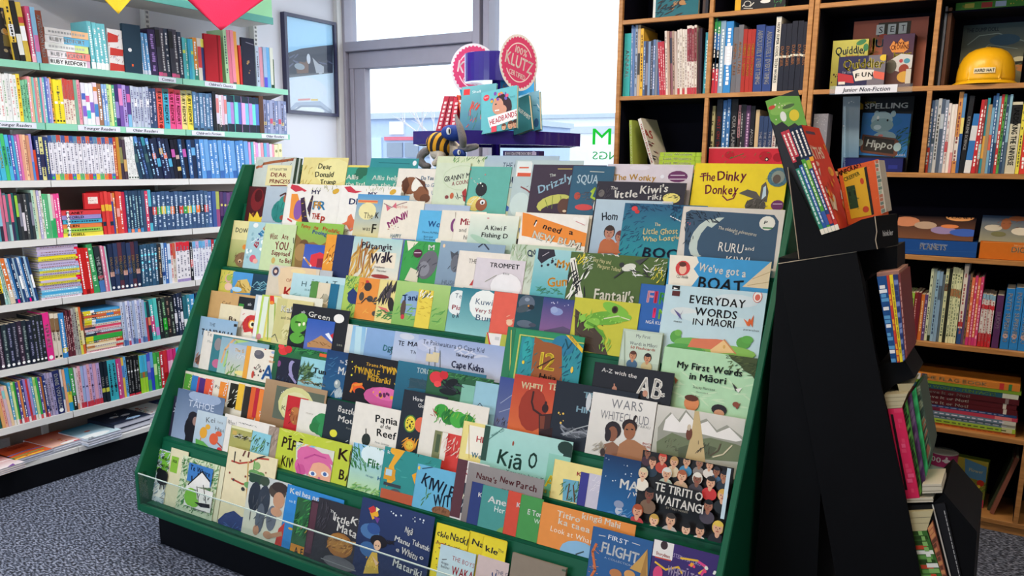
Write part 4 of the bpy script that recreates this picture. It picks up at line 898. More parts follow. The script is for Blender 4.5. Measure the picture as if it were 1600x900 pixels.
6^18^612 372^648^3^5c70ac^plain periwinkle blue book with a pale roundel^e b8c4e0 622 381 5 5;e 5c70ac 622 381 3 3
6^24^633 375^700^4^3a9a48^bright green picture book with an elephant and maroon badge^p e8e0c8 636 376 654 378 638 392;w 24 2c8040 6 60 636 380 676 408;e 6a6870 668 414 14 24 -25;e 888890 662 420 9 12;p d8d0b8 632 438 642 418 654 424 652 442;e 582840 653 396 7 7;l e8c8d8 1 648 395 658 395;J 669 391 8 12 f0f0e8 M;w 10 484850 8 60 656 400 676 436
6^20^676 386^700^3^e6d850^narrow yellow book beside the bright green elephant cover^e 98a8b8 686 408 4 4
6^28^689 376^790^4^8c9fb2^dusty blue picture book with a small cat and dark outline^g 8ca4b8 7c90a4;e e8c8a0 694 384 2 3;p 4c5058 704 392 710 396 716 392 716 408 706 408;e 6a6c74 712 412 8 14;w 10 404850 7 70 704 394 718 424;l 384050 2 748 386 756 380 764 390;t 690 444 7 22 586878 HUSH
6^33^718 391^800^4^e6ddd0^cream book with thin serif title and a red shape^t 732 411 7 13 333 THE;p c04040 733 446 740 436 743 446
6^37^745 402^822^4^d6cdd2^pale lilac picture book with a round white belly drawing^T 765 417 7 45 2a2830 TROMPET;e c8c0c4 790 448 25 22;e ece8e8 790 448 24 21;t 786 429 3 20 555 Elsie;l 998 1 758 440 776 430
6^30^801 381^900^4^c9d2c4^pale grey green picture book with misty trees and script title^w 50 a4b890,88a078,d8dcd0 9 80 800 382 814 452;w 30 98b088,c4ccb4 9 80 810 420 838 454;t@15 826 400 12 12 3c4c68 Q;J 824 416 5 14 556 Qu;w 16 78986c 5 20 800 382 860 388;g b8c8b0 d0d8c8;w 60 a4b890,88a078,d8dcd0 9 80 800 382 818 452;w 30 98b088,b4bca4 9 80 806 384 838 454;J@25 826 402 10 12 3c4c68 Qu
6^36^838 388^910^5^72c0c8^turquoise picture book with orange title and dark ink splash^g a0ccd0 48a8b0;p 2c2834 842 388 866 389 868 400 858 404 846 412 840 404;s 14 2c2834 2.5 842 392 880 422;l b8b0b8 1 848 400 858 394;J@6 870 418 12 20 e8a030 My;J@6 855 448 14 34 e8a030 Gum;w 30 387858,4a9060 6 20 838 448 890 462
6^40^893 393^1044^5^4c6430^olive green picture book with a fantail bird and white leaves^p e8e4d8 890 404 899 402 908 452 912 470 900 472;l 222 1.5 893 410 900 450;l 222 1.5 897 406 906 454;w 22 e8e8e0,222 16 70 886 420 912 470;w 16 e8d840 7 70 902 396 916 412;w 30 e0e4d8 5 40 914 394 924 424;w 14 e8e4d8 5 -30 940 394 966 400;e d8d8cc 983 418 11 6 15;e 333 972 414 4 4;w 16 e8e8e4,333 9 -30 990 414 1014 434;p 444 992 408 1014 402 1000 414;l 3a3a38 2 960 434 974 424;w 26 e8e8d8 5 40 1020 404 1042 432;w 14 e8d840 6 70 1022 418 1036 442;t@-6 927 408 6 28 d8d098 Gay Hay and;t@-6 934 418 6 36 d8d098 Margaret Tolland;J 928 468 17 60 ece8d8 Fantail's
6^46^1047 398^1206^8^3c96cc^bright blue picture book with cream waves and white script title^p e8e0d0 1047 398 1088 399 1092 410 1084 420 1092 432 1080 448 1044 448;p dcc8a4 1206 408 1206 452 1160 448;l b8a078 1 1176 436 1206 424;l b8a078 1 1168 446 1206 440;e d04040 1067 419 12 12;e e8b8a0 1067 421 6 8;e 5a3028 1067 413 6 4;t 1057 434 5 18 333 CD inside;J@-3 1091 423 12 72 f0ece4 We've got a;J@-2 1090 449 18 68 141c28 BOAT
5^4^346 421^367^3^d2c458^yellow green book with a smiling child and badge^w 20 88a848,6a9848 5 50 346 424 366 452;e d8a898 357 435 5 7;e a0b850 358 434 4 5;e e8c0a8 357 448 6 6
5^4^365 424^396^3^4f9ccc^blue landscape book with a golden mountain ridge^g 5098d0 4888b8;p c8a048 364 452 372 438 378 440 386 450 392 458 364 458;p d8b868 372 438 386 436 394 452 388 458;w 12 8a6c30 6 -40 370 438 392 456;e a8d0e8 370 452 8 4
5^4^394 427^424^3^1c3c50^dark teal book with jagged pale waves^w 26 88b8c0,4a8898 5 20 395 440 420 456;l 78a8b0 1 396 446 402 440 406 446 412 440 418 446
5^8^422 413^500^4^d3c5ae^tan picture book with an oval portrait and red title^p e0c49c 434 420 456 416 494 420 494 460 436 460;e e8d098 466 424 12 4;e b8c0c8 431 424 7 9;e 4a3a48 431 424 5 7;e e0c0a8 431 424 2.5 3;t 447 440 5 8 a44830 OF;T 442 465 17 30 c83830 KA
5^3^494 421^520^3^b6b9bb^grey book top peeping behind the pale turquoise serif cover^
5^13^458 426^545^4^b0d0d0^pale turquoise picture book with wide spaced dark serif title^g b8d4d8 98c4c4;t 471 447 8 10 2a4a50 H;t 484 447 8 8 2a4a50 Ā;t 492 447 8 11 2a4a50 P;t 506 447 8 9 2a4a50 A;t 519 447 8 9 2a4a50 T;t 476 454 3 28 5a8088 ISLAND STORY;w 10 88b0b0 9 10 458 460 500 474
5^17^487 439^500^3^568a42^narrow green book edge in front of the serif cover^
5^18^498 441^519^3^dccdb0^narrow cream book with a small ink sketch^e b0a890 508 466 5 7;w 6 554 5 60 500 460 516 474
5^19^517 443^531^3^1f6888^narrow deep teal book in the fourth highest tier^
5^19^530 445^546^3^9ac4c4^narrow pale turquoise book beside the deep teal one^
5^23^541 430^566^4^a8c458^green book cropped to yellow letters above a blue bird^w 40 6aa048,c8d068,3c8048 6 50 541 432 564 452;p 26386c 543 458 552 450 562 462 564 480 552 474 546 468;J 554 452 9 10 e8d030 PU;w 20 4a9048 6 70 542 474 564 496;e 26386c 552 466 9 9
5^26^562 433^596^4^e48f3c^orange picture book with dark music note birds^e 3a3434 575 448 6 7;e c83838 574 440 3 2;e 4a4440 578 467 5 5;e 4a4440 565 463 4 7;e 4a4440 587 470 4 6;e 4a4440 585 490 4 4;w 16 f0b050,c87028 7 20 564 438 594 496;l 333 1.5 565 473 572 466 584 472
5^30^594 436^626^4^e4d288^pale yellow picture book with a dark fantail and red flowers^w 22 2c2828,50484c 17 75 598 446 616 470;e 2c2828 611 476 5 12 20;p d87068 590 478 604 482 612 492 602 490;w 26 50904c,3c7840 8 20 592 484 618 500
5^35^621 438^705^4^9cc070^green picture book with navy title over a misty blue valley^g a8c878 80b058;e 8aa8c8 645 474 20 20;w 44 5c9c4c,8cc060 9 30 618 470 690 508;e 5c4840 630 482 4 14;e c83848 629 495 3 4;J@4 629 469 9 27 1c3468 Tanis;J 656 475 6 8 1c3468 T
5^38^655 452^678^4^e4cc4c^small yellow brick patterned book standing in front of the valley book^w 20 c8a838 5 0 656 462 674 498;w 16 fff,2a5050 7 60 656 454 674 466
5^34^675 455^693^4^5c9c48^small green comic book with a large white letter^w 14 c83838,222,fff 6 30 676 456 692 480;T 682 500 22 9 f0f0f0 L;e d8a080 681 506 4 5
5^28^677 449^700^2^9cc4cc^pale blue book top between the valley and teal circle books^
5^31^698 447^730^4^5aa0a8^teal picture book with a white circle title, left of its copies^g 2a7888 88c0c0;e e4e8e4 715 473 16 20;t 711 465 7 10 445868 Te;T 706 483 7 16 a83848 Pia;T 706 496 8 16 445868 o Ku
5^34^724 449^750^3^4a98a4^copy of the teal circle book showing only a thin curve^e e4e8e4 744 475 17 22;g 2a7888 88c0c0;e e4e8e4 746 475 17 22
5^38^730 450^800^5^3f8c9c^teal picture book with a white circle and three line title^g 2a7888 88c0c0;e e8ebe6 756 477 23 24;t 743 475 9 26 38506c Kuwi;T 742 487 6 30 a84858 Very Shi;t 743 500 9 28 38506c Bum
5^42^773 455^838^4^e0604e^plain coral red picture book with a pale hand at its foot^e e8c0a0 796 504 5 5;w 5 e8c0a0 5 60 792 492 800 506
5^46^810 459^880^4^1e4450^dark teal picture book with two grey pigeons^g 1a3c4c 245460;e 5c6878 823 474 13 13;e 48545c 818 482 12 6 20;e 222830 830 480 5 4;e 8c98a8 824 468 4 3;e c83 826 478 1.5 1.5;e 5c6878 820 506 13 6;e 484c5c 832 508 6 3
5^50^850 464^935^4^4c5898^indigo picture book of a small cloud over a pink dusk^g 30447c 9c6898;e 8898c8 870 487 10 6;e 98a8d0 866 484 6 5;s 8 d8d8f0 1 852 468 895 480;p 5a4c6c 850 516 880 510 898 518 898 524 850 520
5^54^899 464^1001^5^c3bf3c^lime yellow picture book with a big green gecko^p 4a3c30 899 482 920 500 940 524 950 556 897 545;w 24 5c4838,3c3028 8 -40 900 492 944 550;e 6aa838 947 497 33 11 8;e 7ab840 962 484 22 9 -18;e 7ab840 968 496 19 7 4;e 88c048 925 505 13 8 20;p 6aa838 930 512 948 530 942 516;e 483820 961 484 5 6;e 181410 961 484 3 4;l d8d8b0 1.5 944 498 966 494 984 500;w 12 88c048 11 60 904 488 922 514;e 88c048 911 497 5 6;w 10 88c048 9 70 938 528 952 548;l 5c9830 4 918 504 930 510 944 526;s 16 98d058 1.5 930 490 974 506
5^48^1002 443^1060^5^2b5fa8^blue book with multicoloured capitals beside the gecko^T 1010 472 18 9 e8a8b8 F;T 1021 473 18 5 d83858 I;T 1029 475 18 11 48a850 R;T 1019 496 15 6 e8306c I;T 1028 498 15 12 88c838 N;t 1009 505 5 30 f0f0f0 NGĀ KUPU
5^60^1041 444^1199^7^bcd4da^large pale blue picture book with black three line title and red roofed house^g bcd6de c0d8e0;e d4dcdc 1070 488 24 8;e d0dce0 1150 470 34 10;e c8dce0 1120 500 60 9;T 1077 473 12 84 1c1c20 EVERYDAY;T 1085 492 12 64 1c1c20 WORDS;t 1082 507 10 16 1c1c20 IN;T 1104 508 11 42 1c1c20 MĀORI;f 1c1c20 1051 446 1062 453;f 5a2828 1051 454 1062 463;p f0f0ec 1053 449 1060 451 1053 452;e d86858 1184 464 7 9;e f0ece4 1184 464 6 8;e d86858 1184 465 4 5;p 605a90 1053 483 1062 490 1066 500 1060 494;p 605a90 1068 484 1062 494 1060 500;t 1053 503 3 12 333 manu;p e0703c 1162 498 1170 504 1168 510;p d8602c 1178 492 1172 504 1176 512;e d8602c 1171 504 2 6;t 1162 516 3 24 444 purerehua;e 5ca048 1056 526 9 10;e 70b050 1060 520 6 5;e 5ca048 1162 536 11 9;e 60a84c 1168 531 9 6;e 70b058 1086 538 34 10;e 88b858 1140 550 40 10;e 58a050 1070 545 30 8;p d87858 1075 542 1082 529 1120 530 1134 532 1112 546;p e8c088 1110 547 1132 531 1148 552 1112 552;e d8a860 1132 542 2 3;l c88858 2 1132 531 1150 553
4^3^327 453^400^3^c99f67^tan brown picture book with a faint dark line of lettering^t 347 475 5 20 5a3c28 Ced
4^9^345 474^380^3^e2d4b0^cream book with dark brown lettering at its lower edge^T 357 502 8 14 4a2c20 Ba
4^6^374 463^420^3^1f2226^black picture book with a red fish and green edge^T 387 477 4 8 e8e8e8 ab;f 3c8c38 374 474 377 504
4^13^377 482^400^3^e6dccb^cream book with a red one eyed monster face^e c83838 392 508 13 16;w 16 d04040,a82828 5 60 378 490 396 520;e e8a030 394 507 6 7;e f0ecc0 394 507 4 5;e 1c1818 395 507 2.5 3;p e8e0c8 380 520 392 518 396 524 382 524
4^10^400 460^424^3^c0cdd3^pale grey picture book edge beside the green edged book^f e8e8e0 404 462 410 528;e c04040 408 486 2 7
4^14^410 460^424^3^b6d05c^narrow book with lime green edge and pale centre^f dce4d0 413 463 420 530;e c88 404 526 4 5
4^17^421 461^440^3^dccf66^yellow striped book with a red rocket shape^f d8d8b0 424 463 436 530;p d83830 422 462 428 462 429 475 422 475;e e88830 425 473 3 3;l 98b048 2 420 466 418 530;l 98b048 2 430 474 428 528
4^20^434 465^490^4^d5c98c^khaki picture book with white outlined title and a pale figure^f c8c080 434 466 440 530;e d8d098 450 518 10 13;T 439 487 10 20 333 Kak;T 439 486 9 19 f4f0e0 Kak;t 439 498 5 16 554 and the;w 12 a8a060 7 40 438 506 456 534;l 665 1 420 530 430 522 434 534
4^4^440 459^505^2^dfdcc8^pale sheet of a tall book between the khaki and green face covers^
4^26^458 474^547^6^1f2026^black picture book with a large bright green troll face^e 5ca43c 466 506 13 15;e 68b040 472 498 9 9;e 5ca43c 464 528 12 9;p 5ca43c 474 500 480 512 474 518;e e8e8c0 468 507 2 3;e e8e8c0 475 506 2 3;l 30601c 2 462 503 470 504;l 30601c 1.5 468 526 476 522;T 471 489 4 8 e8e8e8 ab;t@-3 482 494 8 38 e8e4d8 Green;e ece8e0 530 498 8 7
4^31^481 497^524^5^3a62a8^small blue book of a desert hill and striped flag^g 3058a8 5c70b8;p b88858 480 536 492 530 502 524 512 532 522 540 522 546 480 542;p e8e8ec 508 522 514 520 520 532 518 534;p c83038 516 524 522 520 523 534;w 8 8a6038 6 -10 484 532 516 542
4^27^523 503^560^3^dbd6c9^plain cream book standing beside the desert hill book^t 526 540 4 20 998 sea
4^30^552 508^622^4^9fc2d8^hazy blue picture book with long pale light streaks^g 88b8d8 a8c8d8;p b8d8e0 556 510 566 511 562 560 553 558;p c8dce0 572 512 578 512 574 560 568 562
4^34^574 511^640^3^7fa6cc^blue sea picture book with teal carved lettering^g 88a8d0 7ca0c8;J@-3 598 548 9 22 2c7880 DEEP;w 10 2c3c50 6 70 608 540 618 556
4^37^618 517^670^4^b3bed4^lavender cloudy picture book with ornate dark capitals^g a8b8d4 c0c8d8;e c8ccd8 636 526 12 5;T 622 539 7 9 2a2c40 TE;T 637 540 7 16 2a2c40 MA;t 641 552 5 13 3a3c50 The
4^42^655 522^790^5^a9b9d8^cloudy blue picture book with a sailing ship and serif title^g 98aad0 c0c4d4;e b8c0d8 668 540 20 10;w 12 c8ccdc 14 10 660 536 760 560;t 661 537 7 92 2c3450 Te Pakiwaitara O Cape Kid;l 443 1 672 545 670 574;l 443 1 680 542 680 576;l 443 1 688 548 688 574;f d8c8a0 667 552 675 566;f d8c8a0 677 550 685 567;p 4c3c38 660 570 696 576 690 582 662 578;J 712 556 5 28 333850 The story of;J 705 573 10 50 26284a Cape Kidna
4^38^760 519^800^4^b2b548^lime picture book with a comic yellow eyed bird^e d8b868 782 556 9 12;e e8e8e8 771 562 5 7;e 181818 772 563 2.5 4;p e8e4e0 760 520 784 522 780 544 768 540;w 16 1c1c1c,3a3a38 7 30 758 574 788 590;l c83838 2 762 520 766 542 784 546;f c8c8c8 774 526 780 532;p 222 784 546 796 560 788 574
4^44^794 510^905^8^2c7a52^green hardback copy standing behind the gold framed tree cover^l c8c060 1.5 799 516 796 600
4^54^806 513^914^8^2c8a5c^green hardback with a gold frame, brown tree and large golden number^f c0c060 812 522 908 612;f 2c8a5c 814 524 906 610;f 308c98 816 526 904 608;e 2c7898 880 540 18 16;e 30a0a0 824 545 8 20;p 96562c 836 526 844 530 850 534 862 536 878 542 878 600 828 600 832 560;w 30 1c6870,2c98a0 8 50 816 528 832 600;w 20 1c5870 8 50 880 540 902 600;l 1c5060 2 884 530 888 544 898 530;T 842 576 26 22 e8c838 12;l 4a2c18 2 840 574 866 560;J 842 592 9 26 2a1c14 Huia;e e8c048 894 578 2 5;e e8c838 818 566 2 3;p e8c030 880 518 890 520 912 546 914 556;w 12 48a068 6 20 816 596 834 608;t@-42 890 526 4 18 554 BILINGUAL
4^36^974 513^1036^16^b6c6b4^pale green flashcard box with two small drawn faces^f c2d2c0 976 516 1030 570;t 994 527 5 22 445 My First;t 984 538 5 42 445 Words in Māori;T 985 544 4 38 c06858 50 Flashcards;F c8906c 5a3428 486888 989 556 6;F c88c68 2c2024 c8b888 1012 560 6;l 98a898 1 976 518 976 590
4^62^1038 541^1184^8^b0d8b0^mint green picture book with black serif title and two peeping heads^w 34 c4e0bc 16 -12 1050 560 1170 640;w 40 3c4c30,4c6038 5 30 1136 550 1183 566;w 34 3c4c30,4c6038 5 40 1158 556 1183 580;p 44502f 1130 548 1184 560 1184 602 1175 586 1164 580 1156 570 1144 562 1138 554;w 40 2c3c20,5c6c3c 7 30 1136 552 1183 592;e 983838 1134 549 3 2;T 1058 574 10 98 1c2420 My First Words;T 1077 592 10 56 1c2420 in Māori;t 1083 606 4 34 4a5a4c Stacey Morrison;t 1088 613 2 24 6a7a6c illustrated;t 1080 618 2 40 6a7a6c Ali Teo;p 3a3838 1144 598 1152 606 1150 612;p e8e8e0 1150 608 1160 606 1154 614;e 8a4838 1150 632 5 4;p 8a4838 1148 634 1158 630 1152 640;e d88858 1081 630 12 12;e 5a3020 1081 622 11 5;e 282428 1124 640 12 8;e d09878 1124 646 8 6;p a86848 1054 588 1060 594 1056 600
3^4^311 493^372^4^90adc4^grey blue picture book with tall black fence-like lettering^g 90b0c8 a8b4bc;t 327 509 5 9 2c3844 THE;T 314 523 10 10 1c242c TA;T 326 524 10 38 1c242c NIWHA;f 222 366 506 370 511;p 6a4c44 306 560 314 552 320 570 306 568;w 10 b06848 6 60 306 552 318 570
3^10^319 516^402^4^e3dacc^white picture book with small faint italic title^t@-2 323 524 6 8 6a6c70 Te;t 324 535 4 9 a0a098 Moe
3^14^334 522^402^3^377880^teal book edge with a grey and pink blurred figure^e 8c8484 341 538 6 10;e c06888 338 568 7 7
3^18^347 526^421^4^93b8ba^misty teal picture book with a rainbow arc^g 88a8b8 a0c4b8;l d8a878 3 346 566 352 546 366 530 384 528;l a8c878 3 350 572 356 550 370 534 388 532;l 88a0c8 2 353 576 360 552 372 538;w 14 6aa058 5 30 350 568 362 586
3^23^359 536^400^4^b3bcc0^grey book with bold white capitals above green reeds^g a8b8c8 c8c8a8;T 367 549 5 14 e8b040 The G;T 367 560 8 21 f0f0ec GOE;w 20 78a048,4c8840 6 60 356 568 370 588;e e8d888 380 584 14 4
3^26^386 540^400^4^e6a13c^narrow orange book beside the white alphabet cover^
3^30^393 541^432^4^e6dcc8^white picture book with a large blue letter and small animals^e 5c5c64 405 554 8 7;e 706c70 403 551 5 4;e c83838 415 545 1.5 2;e 98a8c8 427 551 3 2;s 12 855,333 1.5 396 568 412 590;e c04838 395 585 2 6;T 421 559 3 9 e89040 THE;T 420 566 3 10 e8a050 YELLOW;T 408 592 23 17 3a70b0 A;w 6 444 4 60 396 566 408 580
3^33^431 537^512^3^256048^dark green picture book with a red hibiscus flower^g 2c7040 204838;w 40 388c48,1c5030 9 30 434 540 510 556;e d83838 443 548 8 7;e c82c30 451 546 6 6;e e84848 440 541 5 4;f e06030 500 552 511 559
3^37^436 556^480^4^1f2233^dark navy book with a pale lilac tentacle curl^e 9890b8 457 576 6 13 20;e 1f2233 461 578 5 12 20;e 88487c 436 568 3 5;l 9890b8 3 452 584 462 598;w 14 384860 4 50 432 584 466 600
3^42^471 557^530^5^93c8cf^pale blue picture book with a spiky palm bush^w 50 2c4830,587848,44603c 9 70 466 568 484 592;w 30 2c4830,688858 9 20 466 570 486 596;w 30 38402c,8a7c5c 6 0 466 592 510 606;T 489 582 8 22 242828 Tun;t 491 590 4 18 586068 Two Pa
3^46^512 546^580^5^27547c^dark blue picture book with a small glowing figure and white title^g 1c3c68 286088;t 531 567 4 6 e0e0e0 The;T 539 570 8 10 f0f0ec ST;T 528 584 11 18 f0f0ec MA;e 98a4a4 527 600 5 7;p a8b4b8 522 612 532 604 536 620 524 622;w 14 b8c4c8 7 80 520 608 540 620;e d8d8d0 526 598 2 3;w 8 3c6c94 8 20 514 554 530 590
3^50^545 551^625^5^17161d^black picture book with yellow title and a pink patterned figure^t 572 571 5 44 e8b030 Tirama Matariki;J 552 582 10 40 e8b830 TWINKLE;T 596 582 10 26 e8b830 TWIN;T 574 594 9 35 e8b830 Matariki;s 6 e8e040 1.5 552 555 560 592;e e85c28 560 608 12 9 -20;e 17161d 563 613 9 7;l e88830 3 548 612 552 602 566 600;e c85890 600 622 32 16;e d868a0 604 616 22 10;s 14 e8a030,5c2050 3 582 610 622 628;p e8c830 616 598 620 602 622 596 620 608
3^56^623 563^760^4^23647c^dark teal picture book with thin pale capitals^g 2c6c84 1c5068;T 651 582 8 21 c8d8d8 TORO;f 2c4c58 641 590 680 612;w 16 38505c 10 -20 642 592 676 612
3^61^670 576^772^4^2c5c3c^green leafy picture book with a red hibiscus and black bird^w 60 2c6838,1c4828,488c50 9 30 672 578 770 600;e d83840 682 590 11 10;e c82c34 694 586 7 7;e e84c4c 684 600 6 5;w 20 16181c,30343c 13 -10 692 594 720 616;e 16181c 706 598 10 6 20;e 181c20 700 612 14 5
3^66^722 600^745^3^80b8a4^narrow pale green book right of the black bird cover^
3^70^744 595^780^4^94bfcf^pale blue book with small dark birds at its foot^l 334 1 744 636 750 630 756 638;e 445 748 640 4 3
3^66^782 588^810^4^3f4c84^deep blue book with slanting lines and small dark sailors^g 3c4c8c 6c7494;l 98a0b8 1 782 630 802 616;l 98a0b8 1 780 644 804 636;w 20 202028,6c5040 5 60 776 652 800 668
3^74^805 584^875^5^c14a2c^rust red picture book of a warrior raising one arm^g b83c2c d86c38;T 814 606 10 32 e8dcb0 WHITI;T 856 608 10 14 e8dcb0 TE;e 9a3420 832 640 22 34;l 3a1c18 3 834 640 831 628 834 612;l 3a1c18 3 834 640 848 650;e 33181a 852 638 5 7;e 33181a 853 630 2 3;p 42201c 842 648 864 646 864 668 856 684 842 682;p 7a3c28 844 650 852 650 850 670 844 670;p 2c1414 842 674 864 668 862 690 842 690
3^78^870 594^998^4^1d232e^near black picture book with pale blue serif capitals and silver smoke^T 911 621 9 18 90b4c4 TE;T 900 643 9 26 90b4c4 HIN;e 484c54 900 680 20 5 10;w 34 8c9098,5c6068 15 -10 878 666 925 688;l a0a4a8 1.5 880 680 900 670 922 664;s 5 e8c058 2 872 640 886 664;e c8ccd0 920 628 4 14
3^86^927 612^1027^6^dfdbd3^white picture book with thin grey title and two bare shouldered figures^g e4e0da d4d0c8;t@2 955 637 14 48 78787c WARS;t@1 938 653 13 74 78787c WHITECLOUD;t 994 667 4 22 777 WAIRAU;T 1004 694 3 16 b85848 BOOK;T 1002 698 3 18 b85848 AWARDS;f d84828 1006 702 1013 708;e 2a2024 958 672 13 14;e 8c5840 957 678 8 12;e 2a2024 950 680 5 10;e 2a1c1c 984 666 12 11;e 9c6444 984 674 9 13;l 2a1c1c 3 990 658 994 650;p 8c6048 938 712 944 694 958 690 970 700 972 715;p a87450 962 720 968 694 980 686 992 688 1010 700 1014 722;e 1c1818 980 671 2 1;e 1c1818 988 671 2 1;w 20 b0a898,988c78 8 60 930 690 946 708;e 3a2c28 942 706 4 6
3^50^930 565^1054^4^1e1e25^black board book with chalky white letters beneath flashcard box^T@-3 940 580 6 54 e8e4e0 A-Z with the;J 994 617 30 38 f0ece4 AB;J 1032 620 9 8 f0ece4 s;e b88068 960 608 4 5;e c08c74 1008 615 4 5;l b88068 2 960 600 960 612
3^81^1028 632^1165^5^ccc7ba^beige picture book of snowy mountains with riders below^g d4d0c8 a8a898;p 98988c 1028 668 1040 652 1048 644 1060 656 1072 640 1088 660 1104 654 1120 672 1136 664 1162 684 1160 720 1026 708;p ece8e4 1040 656 1050 646 1062 660 1072 644 1090 664 1106 658 1120 676 1140 668 1160 688 1150 690 1120 684 1096 678 1060 676 1036 672;p 707a5c 1026 690 1050 676 1080 688 1110 684 1150 694 1160 698 1156 722 1026 712;p 586048 1060 700 1090 690 1120 700 1110 716 1060 716;p c8b080 1086 640 1092 640 1100 700 1102 722 1070 720 1080 680;w 20 484c38,6a6450 5 60 1040 684 1060 706;w 16 4c4438 6 70 1090 690 1110 710;e 6a3c2c 1077 678 5 10;e c8b8a0 1077 668 3 5;l 5c5040 2 1110 712 1122 704 1126 694;l d8ccac 2 1114 714 1130 710 1144 696
2^3^290 579^414^3^e2d8c4^cream backed box set of thin children's readers, leftmost^f 58a03c 290 583 299 610;T@80 296 606 4 22 e8e8b0 MAKO;f 3878b8 301 586 307 612;f c03848 310 589 313 616;f 4c2c70 313 590 320 620;f e05838 322 591 330 624;T@78 328 620 5 26 fff STAR;t 336 606 5 10 445 Po;f e88a34 345 596 353 628;T@78 351 620 5 22 fff COW;f 26241c 361 598 372 640;w 10 e8e8d8 6 40 361 598 372 640;f e8b838 374 599 377 642;f 2c2824 384 603 393 656;T@78 391 648 6 38 e8e4dc the Kiwi;f d8602c 394 604 397 656;f b82434 401 606 411 656;T@78 408 652 6 38 f0e8e0 als Chicks
2^6^414 609^418^3^f0e8d8^thin cream booklet standing at the end of the reader row^
2^10^406 608^418^3^e88034^narrow orange reader spine at the right of the reader row^T@78 413 656 6 38 fff and the Cow
2^16^416 591^512^5^9a7c5c^brown wood framed picture book cover showing a pale full moon^f b89c78 418 593 508 600;f 7c5c40 431 601 502 662;g a88a68 8c6c4c;f 5c6454 433 602 500 670;e d0cc8c 462 633 28 28;e d8d4a0 462 635 23 22;t 440 640 7 7 4a4430 K;s 4 e8e8e0 1 438 606 446 624
2^22^450 617^482^4^c0262c^bright red book with a brown bear like figure^e a86438 462 650 9 14;e b87440 461 642 6 6;w 10 702018 5 60 452 640 470 666;s 6 e8a850 1.5 454 636 470 664
2^26^470 623^518^4^e3ddd0^white picture book with dark green scalloped leaf shape^e 2c8048 500 664 14 16;e 348c50 504 654 10 8;e 2c7840 492 668 9 8;e 348c50 508 672 11 14;t 478 646 3 16 b0a898 story
2^31^512 622^560^5^202a33^black picture book with rounded white title and yellow moon^J 528 643 9 27 ece8e0 Battle;J 528 658 9 24 ece8e0 Mou;e e0d840 521 677 6 6;t 541 670 3 10 989890 Peter;w 6 e8e8e0 5 30 540 688 560 694
2^36^556 627^629^5^e6dfd2^white picture book with rounded black title and a dark pendant^J 586 658 11 34 222 Pania;J 594 668 6 16 222 of the;J 588 680 11 30 222 Reef;e 28302c 572 687 7 10;l 444 1.5 572 670 572 680;t 586 692 3 22 888 Peter Gossage
2^40^632 608^700^4^222730^black picture book with tropical fruit and white title^J 645 625 6 16 ece8e4 How;J 653 636 6 14 ece8e4 Goo;e e8c838 641 662 9 13;e 4c7c38 641 662 10 14;e e8d040 641 662 8 12;s 16 2c2c24 1.5 637 654 645 670;e e06848 658 664 10 12;e 222730 645 640 2 2;e e89838 640 696 9 10;w 16 e8a030 8 60 632 684 650 706;e e8c040 640 696 6 7;s 4 6a3018 1 636 692 644 698
2^45^665 618^765^5^e6dfd2^white picture book with overlapping bright green leaves^e 3c9c3c 690 642 12 11;e 2c7c34 702 652 13 12;e 48a840 716 656 13 13;e 2c8438 730 660 12 12;w 40 58b048,1c6828,88b838 7 60 682 634 740 672;w 5 a83828 6 -30 676 640 682 652
2^50^680 672^700^3^7c8058^small olive doorway book beneath the green leaf cover^f 4c5c40 683 678 689 708;f a8a070 690 676 692 710
2^54^692 675^724^4^d23f38^white and red picture book of scribbled red crayon^f e8e0d4 692 675 694 720;w 40 e8c8b8,b82828 8 60 694 680 722 716
2^58^725 657^775^4^e8d888^yellow book with white panel, red and blue lettering^f efe8d8 734 664 760 716;T 744 690 9 14 c83840 HE;T 736 714 8 22 3c7c90 Welc;l c0a050 1 733 664 733 716
2^63^759 663^896^5^9fd0c4^pale turquoise picture book with large dark hand lettered title^g a8d4cc 90c8bc;J@-3 776 725 22 36 22483c Kiā;J@-2 824 728 24 13 22483c O;e 9c4834 802 693 1.5 4;t 790 738 5 60 3c5c54 You can be a K;t@30 768 682 4 22 4c7870 with CD;e 203830 884 700 12 10;e 203830 888 715 8 16;e c8e0d8 876 722 10 8;l 4c8078 1 762 688 790 666;f 2c4c40 757 664 759 720
2^67^858 708^892^4^88c4b8^pale green book with fat yellow capitals^g 90c8b8 58a878;T 838 756 18 28 e8d438 BA;T@-8 848 768 7 30 e8d840 is very;s 4 e8d840 2 840 740 846 760
2^72^867 717^944^4^ead98c^pale yellow picture book of palm trees by the sea^T 901 743 6 7 a83838 K;p 6aa8c0 880 748 905 752 902 786 879 782;w 26 2c5c38,48804c 8 60 880 750 906 786;l 5c3c28 2 886 780 890 756;l 5c3c28 2 898 784 896 758
2^76^908 737^944^3^39398a^narrow royal blue book edge beside the palm tree cover^
2^78^921 739^950^3^c9c5d4^pale lilac grey book with a faint white texture^w 14 e0dce4 6 30 926 745 944 780
2^84^945 709^1032^5^1f4a80^deep blue picture book with white title and a starry child^g 16335c 2468a4;T 968 762 14 28 f0f0ec MA;T 988 775 6 10 f0f0ec W;l d8d8e0 1 981 778 985 770;e b8c0d0 967 798 6 7;e 8c98b4 967 788 8 6;p 98a8c8 960 808 976 804 984 812 990 820 962 812;s 10 d8e4f0 1.2 946 712 990 760;w 10 4888c0 10 20 948 790 1000 818
